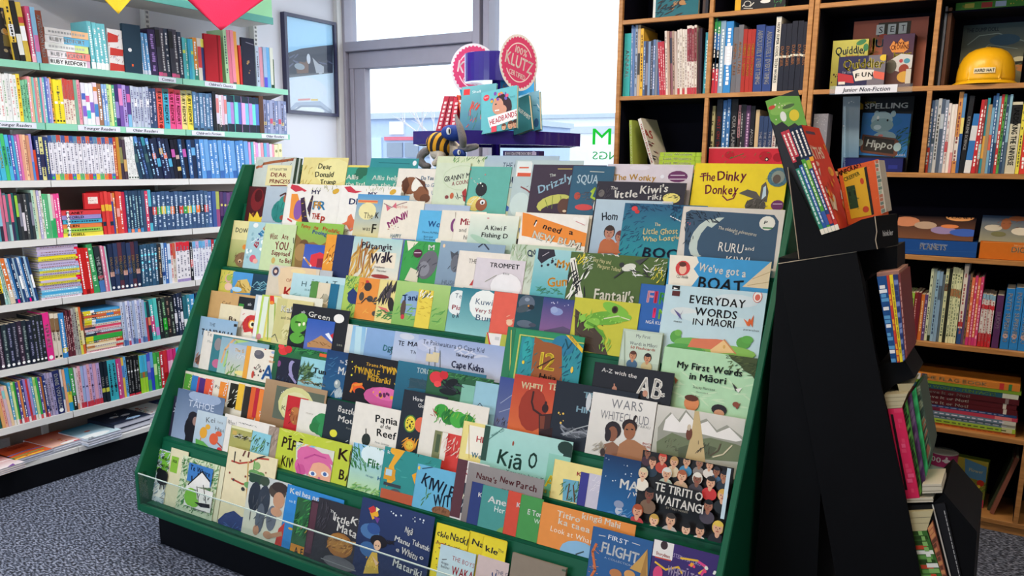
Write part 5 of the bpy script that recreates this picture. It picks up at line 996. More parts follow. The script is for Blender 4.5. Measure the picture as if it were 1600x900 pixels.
2^92^1005 703^1147^8^1c1a1c^black picture book crowded with drawn people around a white title^F 8a5c48 1c1818 48303c 1012 708 6;F d8a080 4a342c 2c3c4c 1020 722 7;F d0987c c84838 b84838 1036 716 7;F d8a888 b89058 d8c8a8 1054 722 7;F d0a080 222 4888b0 1074 721 7;F a07058 6a6460 88807c 1094 724 6;F d8a484 5a4030 e0d8d0 1110 727 6;F 98644c 2c2830 486888 1121 737 6;F b07c60 20222c 2c3440 1133 744 7;F e0b898 d8c8a0 e8e0d0 1007 740 8;F d8a888 d8d8d0 b8c8b8 1044 740 8;F e0b090 a85c3c c8a888 1068 744 8;F 8c5c48 e0dcd0 48444c 1092 748 8;F dca888 2a2424 c83838 1113 754 8;F 7a4c3c 141214 7a604c 1018 772 9;F e0ac8c d8a850 24282c 1132 774 8;F a87058 141416 4c4450 1110 790 8;F d8a080 a84c28 b83c3c 1000 798 9;F e8b898 c8a048 d8c8a8 1026 812 8;F d8a888 38302c b8b0a8 1052 812 9;F e8bc9c 1c1818 48484c 1076 826 8;F d8a484 1c1a1c d8d0c8 1098 828 8;F dcaa8c e0c050 24242c 1126 824 9;w 30 e8dcb8 3 80 1016 704 1146 724;p 161416 1028 748 1102 768 1098 800 1026 780;T@-1 1028 764 12 73 f4f0e8 TE TIRITI O;T@-1 1028 783 13 74 f4f0e8 WAITANGI;t 1046 793 3 34 a09888 BY TOBY MORRIS;f c8dce8 1142 724 1145 812
1^2^262 608^272^3^b9bfb8^grey edged book standing at the left end of the second lowest tier^f c85840 263 616 266 620;e c8b050 270 662 3 6
1^4^264 616^290^3^2e2c40^dark navy book with a white letter peeping at far left^T@78 274 646 6 14 d8d8e0 VO
1^9^279 606^352^5^5c6e88^stormy blue picture book with a long haired woman in profile^g 586c88 90a0b8;e 98a8c0 320 622 26 10;t 294 634 10 40 c8d0dc TĀHOE;e 14141c 298 668 10 19;e 1c1a24 302 652 8 9;e 9c7c70 305 658 4 7;p 14141c 288 692 292 666 304 666 302 694
1^15^309 640^355^4^b4c6cc^pale blue book of orange and yellow long legged animals^g bccad0 a8bcc8;t@8 322 660 8 14 444 Kei;t 340 661 4 10 777 hea;t@-3 336 672 6 14 555 Hipi;e e0a030 318 676 6 9;e e0a838 325 667 4 4;e d85c38 334 686 7 9;e d85c38 342 678 5 4;l c83 1.5 314 684 312 692;l a43 1.5 340 692 348 700;p 58a048 306 685 318 690 330 702 306 699;e c83838 343 703 4 4
1^12^352 646^430^4^e6dfd4^white picture book with spidery black handwriting^t@-2 355 662 7 14 444 When I;w 12 555 3 0 374 660 400 667
1^20^362 664^395^4^a8a45c^small olive book of a carved dark stone figure^f e0dca8 362 668 394 672;w 40 1c1c18,c8c4b0,4c4838 5 10 366 676 392 690;f c8a858 364 672 370 680
1^23^395 673^424^4^88c4d0^small pale blue book with a green spiky bush^w 34 2c4830,5c8c4c 6 60 394 680 412 706;T 416 696 5 6 222 T
1^16^421 665^445^3^a08c7c^grey brown textured book beside the lime lettered cover^w 20 b09c8c,8a7868 9 70 422 668 436 706
1^28^437 668^550^5^bcc83c^lime green picture book with chunky brown capitals^w 14 d0d468 9 10 440 672 540 690;J 440 699 16 30 3c2418 PĪPĪ;J 439 727 15 22 3c2418 KIW;T 528 717 17 20 3c2418 KI;T 529 748 15 24 3c2418 BAI
1^34^463 690^523^5^b8c848^cover of a smiling child with swirling pink hair^p d8d8c8 463 690 523 700 521 756 462 740;w 16 78b8c8,88c878,e8c848 6 30 466 692 490 706;l e8a060 3 478 712 480 698 500 696;l 88c0d8 3 482 700 500 694 522 702;e d8689c 491 722 30 20 -15;e d8689c 472 728 12 14;e c8548c 470 734 8 9;e e8a888 500 740 19 17;p d8689c 474 724 490 706 514 710 524 730 508 720 490 722 480 744;e f0ece8 489 740 6 4;e 4868a0 489 740 3 3;e f0ece8 508 741 6 4;e 4868a0 508 741 3 3;l a83848 1.5 490 752 498 756 508 753;l c0488c 1.5 476 716 492 710 510 716;l c0488c 1.5 466 724 470 740;e c8688c 499 747 2 2;w 14 c8cc48 4 20 464 740 474 752
1^40^553 691^604^5^a8cce0^pale blue picture book with hanging green leaves and thin title^g 88bce0 b8d8a0;w 46 2c6c3c,4c8c48 9 -50 552 694 572 734;e d8e8e8 584 712 20 16;w 10 3c8848 8 -30 576 694 604 702;T 574 729 13 18 2c8040 Flit;t 562 726 4 8 558060 Ko;t 594 730 4 10 558060 te;t 572 744 3 12 4a7898 Hi nga;T 590 750 6 9 3c7cb0 He;w 50 78b060,a0c878,5c9850 8 20 550 754 600 778
1^44^602 697^690^4^308c88^teal picture book with hazard stripes and a yellow digger^f e88830 602 697 690 703;w 10 222 7 60 602 698 690 703;f 308c88 602 703 690 780;w 20 48a098,287870 9 20 604 704 680 770;p e8a830 604 760 608 728 622 702 634 704 616 728 618 750;e e8a830 618 705 8 6;f d89828 602 730 616 752;f 384048 600 752 626 764;f b8d0d8 604 732 612 744;e 505458 618 770 9 6;p e8a020 644 742 652 738 650 762;p b85838 596 762 650 776 650 798 594 780;T 606 708 5 6 f0f0f0 k
1^50^653 724^720^5^67b0d0^sky blue picture book with tall uneven dark capitals^e e8c040 655 731 2 3;J@-12 658 756 18 14 1c2c40 KI;J@-12 671 762 19 38 1c2c40 WI P;J@2 676 788 18 36 1c2c40 WITH;w 6 4c8038 8 70 663 762 668 790;e 8a5c3c 690 800 16 8;w 20 6a4028 5 60 676 790 706 804;l 1c2c40 1 660 732 690 728
1^54^716 716^765^5^d8d4d0^white framed book with red title and a night house^f e8e0dc 716 716 734 800;T 723 740 9 14 a82838 KE;f 2c3440 718 752 734 805;w 16 c8ccd0,e8e4c8 6 80 720 756 732 800;f 583038 716 716 718 810
1^60^733 722^851^5^87807f^grey picture book with a crooked dark red title^g 908a88 78706e;J@-4 744 746 9 32 5a1c20 Nana's;J@-4 781 752 9 22 5a1c20 New;J@-3 806 760 10 32 5a1c20 Parch;T 784 766 3 18 5a1c20 BY THE
1^64^738 752^758^4^2a3a74^navy blue book edge with a single white letter^T 747 776 7 6 f0f0f0 K
1^68^755 757^800^4^47928c^muted teal picture book with plain white two line title^T 762 784 10 32 f0f0ec Anei;t 772 799 9 22 e0e8e4 Here;e 6a9c58 790 838 16 14
1^71^795 766^818^4^cf4a34^narrow red book with a single white letter^T 807 792 7 6 f0f0f0 K
1^74^815 772^850^4^46934a^green picture book with plain white lettering^T 824 803 8 22 f0f0ec E Tor;t 834 817 7 14 d8e8d8 We
1^79^848 784^994^6^e58f42^wide orange picture book with plain white title and blue circle^T@-2 870 806 9 36 f8f0e0 Titiro;T@-2 909 810 9 9 f8f0e0 ki;T@-2 921 812 9 48 f8f0e0 ngā Mahi;T@-2 872 818 9 62 f8f0e0 ka taea e;t@-3 860 829 8 66 f8ecd8 Look at What;e 8ab8d8 905 866 32 20;e 98a8b8 880 880 10 9;l 384850 2 900 866 912 862
0^4^236 697^270^4^cfd8d8^white bordered green book with a black kiwi and bold title^f 76b83c 247 702 266 745;f e8e4d8 245 742 263 782;w 240 88a0b0,e8ecec,a8b8c4 5 40 236 698 244 786;w 70 88a0b0,e8ecec 5 40 244 698 268 703;w 70 88a0b0,e8ecec 5 40 242 784 262 792;w 90 88a0b0,e8ecec 5 40 264 710 271 790;T@-3 255 717 6 8 1c2c18 Ko;T@-3 247 726 6 22 1c2c18 Kiwi mā;e 16181c 256 746 10 12;e 16181c 252 736 5 5;l 333 1 262 738 267 750;l 222 1.5 253 755 252 764;l 222 1.5 258 755 258 764;l 888 1 252 777 262 781
0^9^268 699^295^3^ddd4ae^cream edged stack of copies of the kiwi book^f 88b83c 269 712 276 740;T 270 722 6 6 1c2c18 na
0^13^287 711^344^6^d3dcb8^green patterned book with a white gabled house and bold title^w 300 48884c,78a868 6 45 287 712 342 812;w 200 e0e4c8 5 -45 287 712 342 812;f 3c78b8 298 722 331 762;f e8e4dc 294 756 330 802;T@-4 299 733 8 32 14203c Te Whare;l 14203c 2 302 744 302 750;l 14203c 2 312 740 312 746;p e8e4dc 296 756 318 738 330 754 330 762 296 760;l 222 1.5 296 757 318 737 330 752;l 222 1 310 760 312 784;l 222 1 320 758 324 786;f 888c90 300 762 308 774;w 12 555 4 80 298 764 328 782;e 78b838 300 776 10 14;e 78b838 304 784 9 8;p 16181c 306 784 330 788 330 794 316 792;l 777 1 306 795 324 800
0^5^341 727^352^3^dcd6b4^pale edged copy beside the gabled house book^
0^10^358 697^434^5^e4d6ae^cream picture book with red tree branches above a navy sea^l b04838 2 362 720 374 724 392 722 404 716 420 718;l b04838 2 362 748 378 756 406 762;l c8a060 2 388 722 386 764 384 800;l 5c9848 2 392 764 396 740 398 720;e 6a9c5c 398 740 10 6;e 6a9c5c 388 758 7 5;e 5c9048 408 742 6 4;e 8ab06c 402 728 5 6;l 333 1.5 366 722 368 706;l 633 2 380 712 384 704;l 633 2 388 714 390 704;s 10 8a3c30,444 2 362 708 426 780;l 333 1.5 402 716 418 712;e 333 380 764 3 3;p 283c70 341 812 352 802 366 798 378 808 394 806 394 842 342 838;w 12 4868a0 6 20 346 812 384 834
0^22^391 738^455^5^b4bcbc^picture book of three men with bowed heads in grey jerseys^g c4c8c4 d8d4bc;e 2c4838 395 744 8 10;e 2c4838 404 748 8 10;e 3c4c3c 414 752 8 8;e 28303c 398 776 10 24;e 343c48 412 784 10 26;e 5c6470 406 810 7 24;e 6a707c 424 810 8 20;e 4a4038 434 768 14 12;e 3a302c 438 762 13 8;e c09070 436 782 9 13;e c89878 432 800 9 7;e c08c6c 400 828 5 8;e c08c6c 418 836 7 6;w 16 50545c 8 60 394 770 420 830;p c83c30 436 826 448 814 450 868 428 856;l b88868 5 420 838 440 834
0^27^450 756^538^4^3284c8^blue picture book with white serif title cut off by plants^T 453 770 8 16 f0f4f4 Kei;T 472 776 8 30 f0f4f4 hea nga;t 452 784 4 10 d0e4f0 na E;e d8a020 454 826 4 2
0^33^465 776^505^4^2c5c38^dark green jungle picture book with orange lower panel^w 70 2c7040,48984c,184828 10 50 466 778 494 842;w 8 d87038,e8b030 5 60 472 800 494 846;f d88c30 455 848 494 880;J 459 864 11 14 333 A F;J 466 879 9 16 333 Po
0^42^487 781^500^6^37242c^dark maroon copies standing behind the little bird cover^f 583440 488 784 498 870
0^50^499 777^575^6^2e2c32^charcoal picture book of a round brown bird with white title^t@-3 516 800 4 9 e8e4dc The;J@-4 520 812 11 26 f0ece4 little;J@-4 548 818 11 14 f0ece4 Ki;J@-3 526 829 12 38 f0ece4 Matar;e 986430 531 852 21 19;e a87438 529 848 17 14;w 50 c08c48,704820 6 30 514 836 548 866;w 14 48444c 9 70 502 784 512 826;p b89060 548 846 566 848 560 852;e 686468 530 880 26 10;l 888 1 502 872 556 892
0^54^567 776^680^7^24345c^dark blue picture book of a windblown girl under stars^g 283864 202c50;e 4870a0 578 830 16 12;e 30508c 584 826 11 9;e 3c6498 575 858 14 12;p e8a828 578 800 590 796 592 806 582 812;p c83838 576 794 584 790 590 798 580 802;p 6a3c88 584 806 594 810 590 818;p e8e8a8 588 792 594 796 588 800;s 10 e8ecf0 1.5 606 796 664 820;e 1c1820 592 846 14 10;w 12 1c1820 9 10 588 838 612 852;e e0b898 590 852 6 8;e 222 588 852 1 1;e 222 592 853 1 1;p d8b048 574 876 582 862 590 864 592 896 568 896;s 16 e8c860,b88830 1.5 572 870 590 894;p e0b898 582 868 592 880 588 884;T@-6 633 831 9 12 e8e8e4 Ngā;T@-5 617 844 8 24 e8e8e4 Manu;T@-5 644 850 8 32 e8e8e4 Tukutuku;T 619 861 7 5 e8e8e4 e;T@-6 627 864 10 26 e8e8e4 Whitu;T 656 873 7 6 e8e8e4 o;T@-5 614 883 11 46 e8e8e4 Matariki
0^38^683 816^734^3^e4d02c^yellow picture book with curly black title^J@-4 683 836 9 18 333 ckle;J@-4 703 842 11 34 333 Nackle;J@-3 686 857 9 56 983828 ZEN MOVE;w 30 b83828,333 4 20 684 846 740 866;s 20 a83,333 1.5 683 824 692 900
0^42^756 837^793^3^e4d02c^second copy of the yellow curly lettered book^J@-4 758 860 9 20 333 kle;t 778 862 5 9 333 The
0^30^734 829^792^3^e2cc28^yellow copy directly between its two neighbours^J@-4 737 850 9 20 333 Na
0^48^689 850^744^5^b8d2d6^pale blue picture book with wide spaced red capitals^g b8d0d8 c8dcd8;t@-3 706 875 7 36 a04848 THE BOYS;T 705 897 13 34 b03038 WAKA;t 689 880 4 12 445 Angie;t 689 886 4 14 445 Belcher;l 555 1 691 874 698 874
0^44^747 866^796^4^cdb8b4^pale pink picture book with blue capitals at the front^t 774 896 6 20 3c4c68 THE G;w 10 e8a030,3c90c0 5 -20 750 866 796 872;T 768 900 6 8 305088 U
0^53^801 863^885^12^8a7c6c^brown grey stack of closed booklets at the bottom front^f 9c9080 801 863 884 868;f 4c5c48 878 892 916 900
0^50^927 822^1021^5^2c5c94^blue picture book with white sketched capitals and a tan tower^t@-3 950 842 7 32 e8ecf0 FIRST;l d8d8d8 1 936 836 946 838;l d8d8d8 1 988 848 1000 852;T@-3 939 862 16 58 d8dce0 FLIGHT;t@-2 944 872 3 44 a8b8cc A COLLECTION;l c86c3c 4 932 850 926 862 930 890 924 900;w 14 e89858 4 0 926 848 934 898;p c89c54 1012 858 1000 872 984 888 1012 900;p a87c40 1012 858 1010 900 1000 900;e b87848 962 896 10 7;e d09858 984 898 9 7
0^54^1022 842^1124^6^3c2a6c^purple picture book with yellow ribbons and white title^f e8e4e0 1023 842 1050 876;e 3c2c30 1038 852 6 7;T@-2 1025 866 5 22 a83c30 Storylines;l c84838 2 1024 870 1048 876;t@-4 1052 870 6 44 b0a0cc STEPU MATUKU;l e8b838 3 1024 878 1040 890 1060 886 1066 896;l e8b838 3 1064 872 1090 876 1104 888 1092 896;l d84888 4 1092 878 1104 886 1096 898;T@-3 1042 897 14 56 b8a8c8 WHETŪ TOA;s 10 e84878,e8e8e0,e8a030 3 1050 872 1118 898;e d84878 1028 896 8 12
'''
gi = 0; REC = []
def span(t):
    k = int(t[0]); off = float(t[1]); x, y = [float(q) for q in t[2].split()]; d = DIST[k]; w = off*d+float(t[4])*.16+1; pl = tier_plane(k, w); u, v = pl.up(x, y); return k, w, u, pl.u_at(v, float(t[3]))
DIST = {8: .8, 7: .72, 6: .62, 5: .5, 4: .42, 3: .36, 2: .34, 1: .36, 0: .42}
for line in BOOKS.strip().split('\n'): REC.append(span(line.split('^')))
for line in BOOKS.strip().split('\n'):
    t = line.split('^'); k = int(t[0]); off = float(t[1]); xy = [float(q) for q in t[2].split()]; gi += 1
    dist = DIST[k]; th = float(t[4])*.8; me_ = REC[gi-1]
    under = [q[1] for q in REC if q is not me_ and q[0] == k and q[1] < me_[1]-.15 and q[2] < me_[3]-.001 and q[3] > me_[2]+.001]
    th2 = min(th, (me_[1]-max(under))*.96 if under else th)
    pl = tier_plane(k, off*dist+th*.2+1)
    face_book(pl, xy[0], xy[1], float(t[3]), -(off*dist+th*.2+1)/1000*math.tan(TILT)+.0005, max(.7, min(th2, off*dist+th*.2+.8))/1000, t[5], t[6], t[7] if len(t) > 7 else '', 'picture_book', 'book',
              'picture books on the %s tier of the green stand' % TNAME[k], th >= 5, gi)

# ------------------------------------------------------------------ wooden cube bookcases on the right
BY = 4.1; SH = [.057, .441, .829, 1.219, 1.582, 1.952, 2.33]
def bookcase(x0, x1, divs, label):
    e = empty('bookcase', ((x0+x1)/2, BY+.17, 0), label, 'bookcase'); c = Vector(e.location)
    def add(nm, a, b, m='beech'):
        o = MB().box(tuple(Vector(a)-c), tuple(Vector(b)-c)).build(nm, m, e); bevel(o, .0012); return o
    for x in (x0, x1-.022): add('side_panel', (x, BY, 0), (x+.022, BY+.34, 2.74))
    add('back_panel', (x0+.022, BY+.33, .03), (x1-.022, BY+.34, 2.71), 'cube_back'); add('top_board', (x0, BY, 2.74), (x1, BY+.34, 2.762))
    add('kickboard', (x0+.022, BY+.01, 0), (x1-.022, BY+.025, .036))
    lin_ = MB()
    for z in SH: add('shelf', (x0+.022, BY+.001, z-.021), (x1-.022, BY+.33, z))
    for x, z0, z1 in divs:
        zs = [z for z in SH if z0 <= z < z1]+[2.74 if z1 > 2.6 else z1]
        for a, b in zip(zs, zs[1:]): add('divider', (x, BY+.001, a), (x+.02, BY+.33, b-.021 if b < 2.7 else b))
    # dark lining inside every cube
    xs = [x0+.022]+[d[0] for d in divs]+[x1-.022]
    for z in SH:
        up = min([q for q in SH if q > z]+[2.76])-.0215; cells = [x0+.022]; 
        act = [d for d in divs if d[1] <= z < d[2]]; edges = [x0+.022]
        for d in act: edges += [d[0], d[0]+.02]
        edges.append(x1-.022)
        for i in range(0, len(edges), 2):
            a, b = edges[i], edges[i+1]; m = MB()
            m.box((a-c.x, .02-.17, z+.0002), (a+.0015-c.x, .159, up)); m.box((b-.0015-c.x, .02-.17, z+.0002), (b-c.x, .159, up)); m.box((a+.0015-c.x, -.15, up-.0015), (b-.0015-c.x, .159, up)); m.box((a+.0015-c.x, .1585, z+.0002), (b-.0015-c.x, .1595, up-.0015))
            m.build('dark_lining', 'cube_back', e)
    return e
bookcase(-1.897, -.925, [(-1.415, .057, 2.8)], 'light wooden cube bookcase with dark insides beside the window')
bookcase(-.921, .62, [(-.42, 1.582, 2.8), (.11, .057, 2.8)], 'light wooden cube bookcase with game boxes and hard hat, at the right')
RP = [Plane((0, BY+.03, z), (1, 0, 0), (0, 0, 1)) for z in SH]
GR = 'books on the wooden bookcases'; NB = 'reference_book'
run_row(RP[5], '''
972 983 1 52 0 | 40b0b0 Xc8e8e8:ANNUAL
984 990 2 40 1 | 6c88b0 ~ccd / 5878a8
990 998 2 39 1 | 98a4b8 ~445 / c0a888 b444:30:60
998 1003 1 45 1 | e0b040 ~642
1003 1030 7 63 1 | 506890 ~bcd / 4a4858 b889:20:60 / 8098b8 / 303848 ~99a / 6880a8 ~dde / 788090 / 4868a0
1030 1040 3 65 5 | b83848 ~e8c0c0
1040 1058 5 47 4 | e0d4c8 ~877 / b89888 / 8c5c68 b445:50:90 / a89080 ~544 / c8b8b0
1058 1073 4 45 3 | e0d8d0 bb84048:0:10 ~987 / d8d0c8 ~877
1073 1088 4 38 3 | e4dcd4 b8c3040:48:96 bb83848:0:10 ~977 / dcd4cc b782838:48:96 bb83848:0:10 ~977
1089 1095 2 42 2 | 3c2028 / 2a2430
1097 1104 1 50 0 | 3c98a8 ~cee''', 'upper cube beside window', GR, .2, NB, parts=True)
run_row(RP[5], '''
1110 1120 2 30 0 | 3878c0 b38a058:82:100 b181818:34:60 be0c040:42:50 bd84050:0:34 ~fff
1120 1128 1 32 0 | 8cacc8 ~fff
1128 1140 1 34 0 | 3488d0 bd8dce8:40:66 ~fff
1140 1156 2 40 0 | 6c6c74 Xe09868:ANIMAL_TALES
1156 1175 3 46 0 | a83028 Xe8c040:THINGS_TO_KNOW
1175 1203 2 39 0 | 2c4484 Xe8e8e8:ABSOLUTELY_EVERYTHING
1205 1213 1 27 0 | e0ddd4 X333:HOW_SUPER_COOL_TECH_WORKS
1213 1257 5 34 0 | 1e2232 Xe8a070:DANGER be8e8d8:50:53''', 'upper cube left of upright', GR, .22, NB, parts=True)
run_row(RP[4].off(-.035), '''
1106 1112 1 166 0 | d0cc9c ~554
1114 1123 1 156 0 | 202430 Xe05050:FIRST_ON_THE
1124 1136 2 155 0 | 4078b8 b9cd:0:20 ~def
1137 1147 1 153 0 | 14161c Xe8e8e8:OUR_PLANET
1148 1160 3 162 0 | a87880 b222:0:50 ~333 / 24242c ~aaa / 2c2c34
1160 1167 1 165 0 | 583860 ~cac
1167 1174 1 166 0 | 181820 Xe8e8e8:APOLLO
1175 1181 1 172 0 | c8b088
1181 1202 3 180 0 | 2c4068 Xe0e4f0:THE_PENCIL
1202 1208 1 183 0 | e0d8d4 Xb03838:DERAILED
1208 1222 2 190 0 | 202228 ~999 / e0e0dc ~555''', 'cube behind red box', GR, .2, NB, parts=True)
run_row(RP[4], '''
1442 1449 1 155 0 | 5878a8 bc84838:0:35 ~fff
1449 1471 4 154 0 | 7c90a8 ~dde b485868:40:70 / c8ccd0 ~444 / 506078 bb8c4d0:60:80 / 8898b0 ~eef
1471 1485 3 161 0 | e0d8d8 bc85058:30:45 ~a77 / e8e4e0 / e0d4d0 bd89090:0:30
1485 1492 1 143 0 | d89858 be8e0d8:15:45 ~844
1492 1497 1 144 0 | 5888b8 be8d880:50:70 b2c5898:0:50
1497 1505 1 148 -2 | 1c1e24 Xe8e8e8:EXTREME_SCIENCE
1505 1516 1 177 -3 | 3478c0 be0e4e8:0:22 bd8dce0:55:80
1516 1523 1 157 -2 | c83038 ~fff
1523 1532 2 153 -1 | 903838 ~ecc b9cc8c0:20:40 / 3898a8 be8b050:20:50
1532 1538 1 162 0 | a88c68
1538 1568 7 147 0 | 7cb0d0 bd86850:30:50 b204878:85:100 / 3868a0 ~def / 88b8d0 b385070:0:40 / c83c40 ~fff / 58a050 ~222 / 304868 ~cde / 90bcd0 b506880:0:40
1568 1585 1 160 0 | d4d0b8 b1c1e20:70:96 X222:UNLOCKING_THE_UNIVERSE
1585 1591 1 162 0 | e8dc50 ~553
1591 1610 2 166 0 | d04038 ~fff / 3858a0 ~fff''', 'cube beneath hard hat', GR, .2, NB, parts=True)
run_row(RP[2], '''
1408 1422 3 458 0 | 48a8a8 / a8cc50 ~464 / 98c048 ~353
1422 1432 2 458 0 | 8c2c30 ~daa / 702430
1432 1438 1 459 0 | d87838 ~fda
1438 1443 1 459 0 | 604878 ~cbd
1443 1452 2 421 0 | d0d8b8 ~454 / 98a8a0 b232:0:8
1452 1462 2 424 0 | 90b4cc ~346 / 88a8c4 b567:60:80
1462 1466 1 428 0 | 60707c
1466 1476 2 418 0 | dce0b0 b684830:70:80 o232:10 ~676 / 2c3028
1476 1492 4 419 0 | dce0b4 ba87850:62:72 o342:90 o342:10 ~786
1493 1500 1 413 0 | e4dcd0 bb83838:22:28 b2c5088:0:20 ~a55
1500 1507 2 428 0 | 604870 / 806850 ~432
1507 1525 4 432 0 | e87850 bc83878:0:12 ~fdb / d84878 ~fcd
1526 1546 4 460 0 | e4dcd8 b88b0c8:90:100 bc83038:72:80 bc02c34:0:26 ~a66
1548 1559 1 460 0 | 583060 Xc8a8c8:BUDDY
1561 1603 3 450 0 | 2c80c8 Xe8f0f8:POTTY_SUPERHERO oe8b0a0:22''', 'shelf below boxed kits', GR, .2, NB, parts=True)
pl = Plane((0, BY+.03, SH[1]+.0005), (1, 0, 0), (0, 0, 1))
pile(pl, 1416, 1586, 0, [(.014, 'd88040 ~b63'), (.019, 'a0c040 ~563 bc8c8a0:88:97'), (.018, '6c8498 ~dde bd0d0c4:88:100'), (.018, '6c8498 ~dde bd0d0c4:88:100'), (.016, 'c04058 b702840:0:30 be08080:80:95'), (.012, '2c4878 ~99b'), (.024, '581c24 Xe0dcd4:Believe_It_or_Not! bd8d4c8:88:91'), (.024, '581c24 Xe0dcd4:Believe_It_or_Not! bd8d4c8:88:91'), (.024, '541c24 Xa8a4a0:Believe_It_or_Not! b887878:88:91'),
     (.022, '285868 X98c858:1000_WORLD_-_FUN_FACTS bd0d8c8:86:100'), (.015, '9cc040 b7aa030:0:100'), (.03, 'd08034 Xe8c890:THE_FLAG_BOOK b2c4078:10:15 bd8d8d8:5:9 bc83838:82:86 b388048:90:93')],
     'lowest bookcase pile', 'large books piled low in the right bookcase', .24, NB, parts=True)

# leaning books and the green pile in the cube beside the window
def leaner(q, th, w, h, ang, u, col, label, word, wc, art='', z=0):
    M = q.mat(u, th*math.sin(math.radians(-ang)) if ang < 0 else 0, z) @ Matrix.Rotation(math.radians(ang), 4, 'Z')
    b = MB(); c = hexc(col); b.box((0, 0, -w), (.002, h, 0), c); b.box((th-.002, 0, -w), (th, h, 0), c); b.box((.002, 0, -.002), (th-.002, h, 0), c); b.box((.002, .003, -w+.002), (th-.002, h-.003, -.002), PAGE)
    o = b.build(NB, 'book_board', None, M)
    if word:
        tris, tw = layout(word, 'T'); L = h*.8; m = MB()
        for t in tris: m.poly([(th*.25+p[1]*th*.5, h*.9-p[0]*L/tw, .0004) for p in t], hexc(wc))
        m.build('title', 'cover_print', o)
    return tag(o, label, 'book', GR)
q = RP[4]
leaner(q, .014, .2, .25, 4, q.u_at(0, 985), 'a8bc58', 'lime green book leaning in the cube beside the window', 'NEW ZEALAND ART', 'e8e8d0')
lb = leaner(q, .018, .22, .27, 20, q.u_at(0, 1019), 'd8d4cc', 'cream book with coloured capitals leaning steeply in the cube beside the window', 'THE LEGO IDEAS BOOK', 'c83838')
la = math.radians(20); qq = Plane(q.P(q.u_at(0, 1019)+.018*math.cos(la)+.0005, .018*math.sin(la)), (0, 1, 0), (-math.sin(la), 0, math.cos(la)))
am = art_mesh(qq, 0, 0, .22, .27, 'T@-4 983 186 9 20 222 LEGO;T@-4 990 206 13 5 c83838 I;T@-4 995 208 13 7 3c8858 D;T@-4 1002 211 13 7 e0a030 E;T@-4 1008 214 13 12 c84848 AS;l 888 1 994 214 1016 222;w 20 882c38,334 4 -30 1000 222 1030 250', 3)
if am.f:
    ao = am.build('cover_print', 'cover_print', lb); ao.matrix_local = lb.matrix_world.inverted() @ qq.mat()
pile(q, 1030, 1097, 0, [(.0215, 'a8c840 Xf0f4d8:Lost_Wonders b88a830:84:87')]*4, 'green pile beside the window', 'lime green books in a pile', .2, NB, parts=True)
rp = Plane((0, BY+.025, SH[4]+.0005), (1, 0, 0), (0, 0, 1))
o = face_box(rp, 1108, 230, 1234, 0, .02, 'c02838', 'red rose patterned box lying before the black and blue books', 'f e0d8d0 1108 229 1234 232;e a81c2c 1196 244 10 8;e a81c2c 1140 242 8 6;e 981828 1216 246 8 7;w 12 3c7038 5 30 1128 236 1200 254;l 3c7038 1 1140 248 1162 240;e 2c1c1c 1198 249 3 3;e e8d8c0 1198 249 1.5 1.5', 'gift_box')
# cubes in the top row, only their feet in view
tp = Plane((0, BY+.06, SH[6]+.0005), (1, 0, 0), (0, 0, 1))
face_book(tp, 1024, -70, 1096, 0, .02, '2c6c78', 'teal picture of an ape in a white frame, cut by the top picture edge', 'f d8dcd8 1024 -70 1096 26;f 2c6c78 1028 -70 1092 22;w 30 1c3c48,3c2c28 12 20 1030 0 1070 22;e b88858 1066 4 5 4;w 10 b88858 6 20 1052 2 1076 12', NB, 'book', GR)
run_row(RP[6], '1097 1106 2 -60 0 | 4a3c38 / 303038', 'top bookcase shelf beside the window', GR, .2, NB)
face_box(tp, 1152, -50, 1232, 0, .05, '24262c', 'dark game box with white skeleton drawing at top picture edge', 'f e0b030 1152 -50 1157 16;l d8d8d0 1.5 1160 10 1166 4 1172 10 1178 4;l d8d8d0 1 1162 13 1176 13;e d8d8d0 1168 6 6 5;e 24262c 1168 6 5 4;e e8e8e8 1196 2 8 3;w 8 3c8850 6 60 1210 -6 1232 8')
# games and hard hat row
gpA = Plane((0, BY+.24, SH[5]+.0005), (1, 0, 0), (0, 0, 1))
face_box(gpA, 1335, 34, 1452, 0, .05, 'b86850', 'large salmon game box behind the three smaller game boxes', 'g b86450 c88068;f 4a4438 1373 36 1422 54;f d8dcd8 1370 39 1381 54;f d8dcd8 1388 38 1399 53;f d8dcd8 1405 36 1416 52;t 1373 52 10 6 222 S;t 1391 50 9 6 222 E;t 1408 49 10 6 222 T;T 1357 80 20 8 e0c040 J;T 1367 74 12 13 4898b8 U;w 20 8c5c40,a88060 6 30 1358 70 1384 90;e c0503c 1380 56 7 3', sidecol='8a4a38')
gpB = Plane((0, BY+.14, SH[5]+.0005), (1, 0, 0), (0, 0, 1))
face_box(gpB, 1302, 64, 1358, 0, .04, 'c8c050', 'yellow game box at the left of the game boxes', 'g d0cc68 a8a040;J 1305 86 12 48 707c80 Quiddler;T 1320 90 4 28 c84838 Junior;e 48885c 1346 66 8 4 20;e 48885c 1353 74 4 6;s 6 4a3828 2 1300 116 1312 132')
face_box(gpB, 1381, 55, 1430, 0, .09, '4c2c4c', 'purple game box with a white card fan, right of the game boxes', 'g 4c3450 705048;p e09048 1390 74 1396 64 1402 68 1408 60 1414 66 1420 64 1420 76 1412 82 1394 82;T 1398 70 4 16 5a2430 FIVE;J 1392 78 7 28 7a2430 CROWNS;J 1395 88 6 28 e8d840 Junior;p d8d8d8 1384 98 1408 84 1428 86 1424 106 1404 112 1388 108;e 6a6a60 1392 104 9 11;e c05058 1408 95 3 3;e 58a0b8 1417 95 5 4;e a04838 1412 108 8 8;e e0b050 1413 120 12 9;f d8d4c8 1416 108 1430 130', sidecol='3c2428')
gpC = Plane((0, BY+.07, SH[5]+.0005), (1, 0, 0), (0, 0, 1))
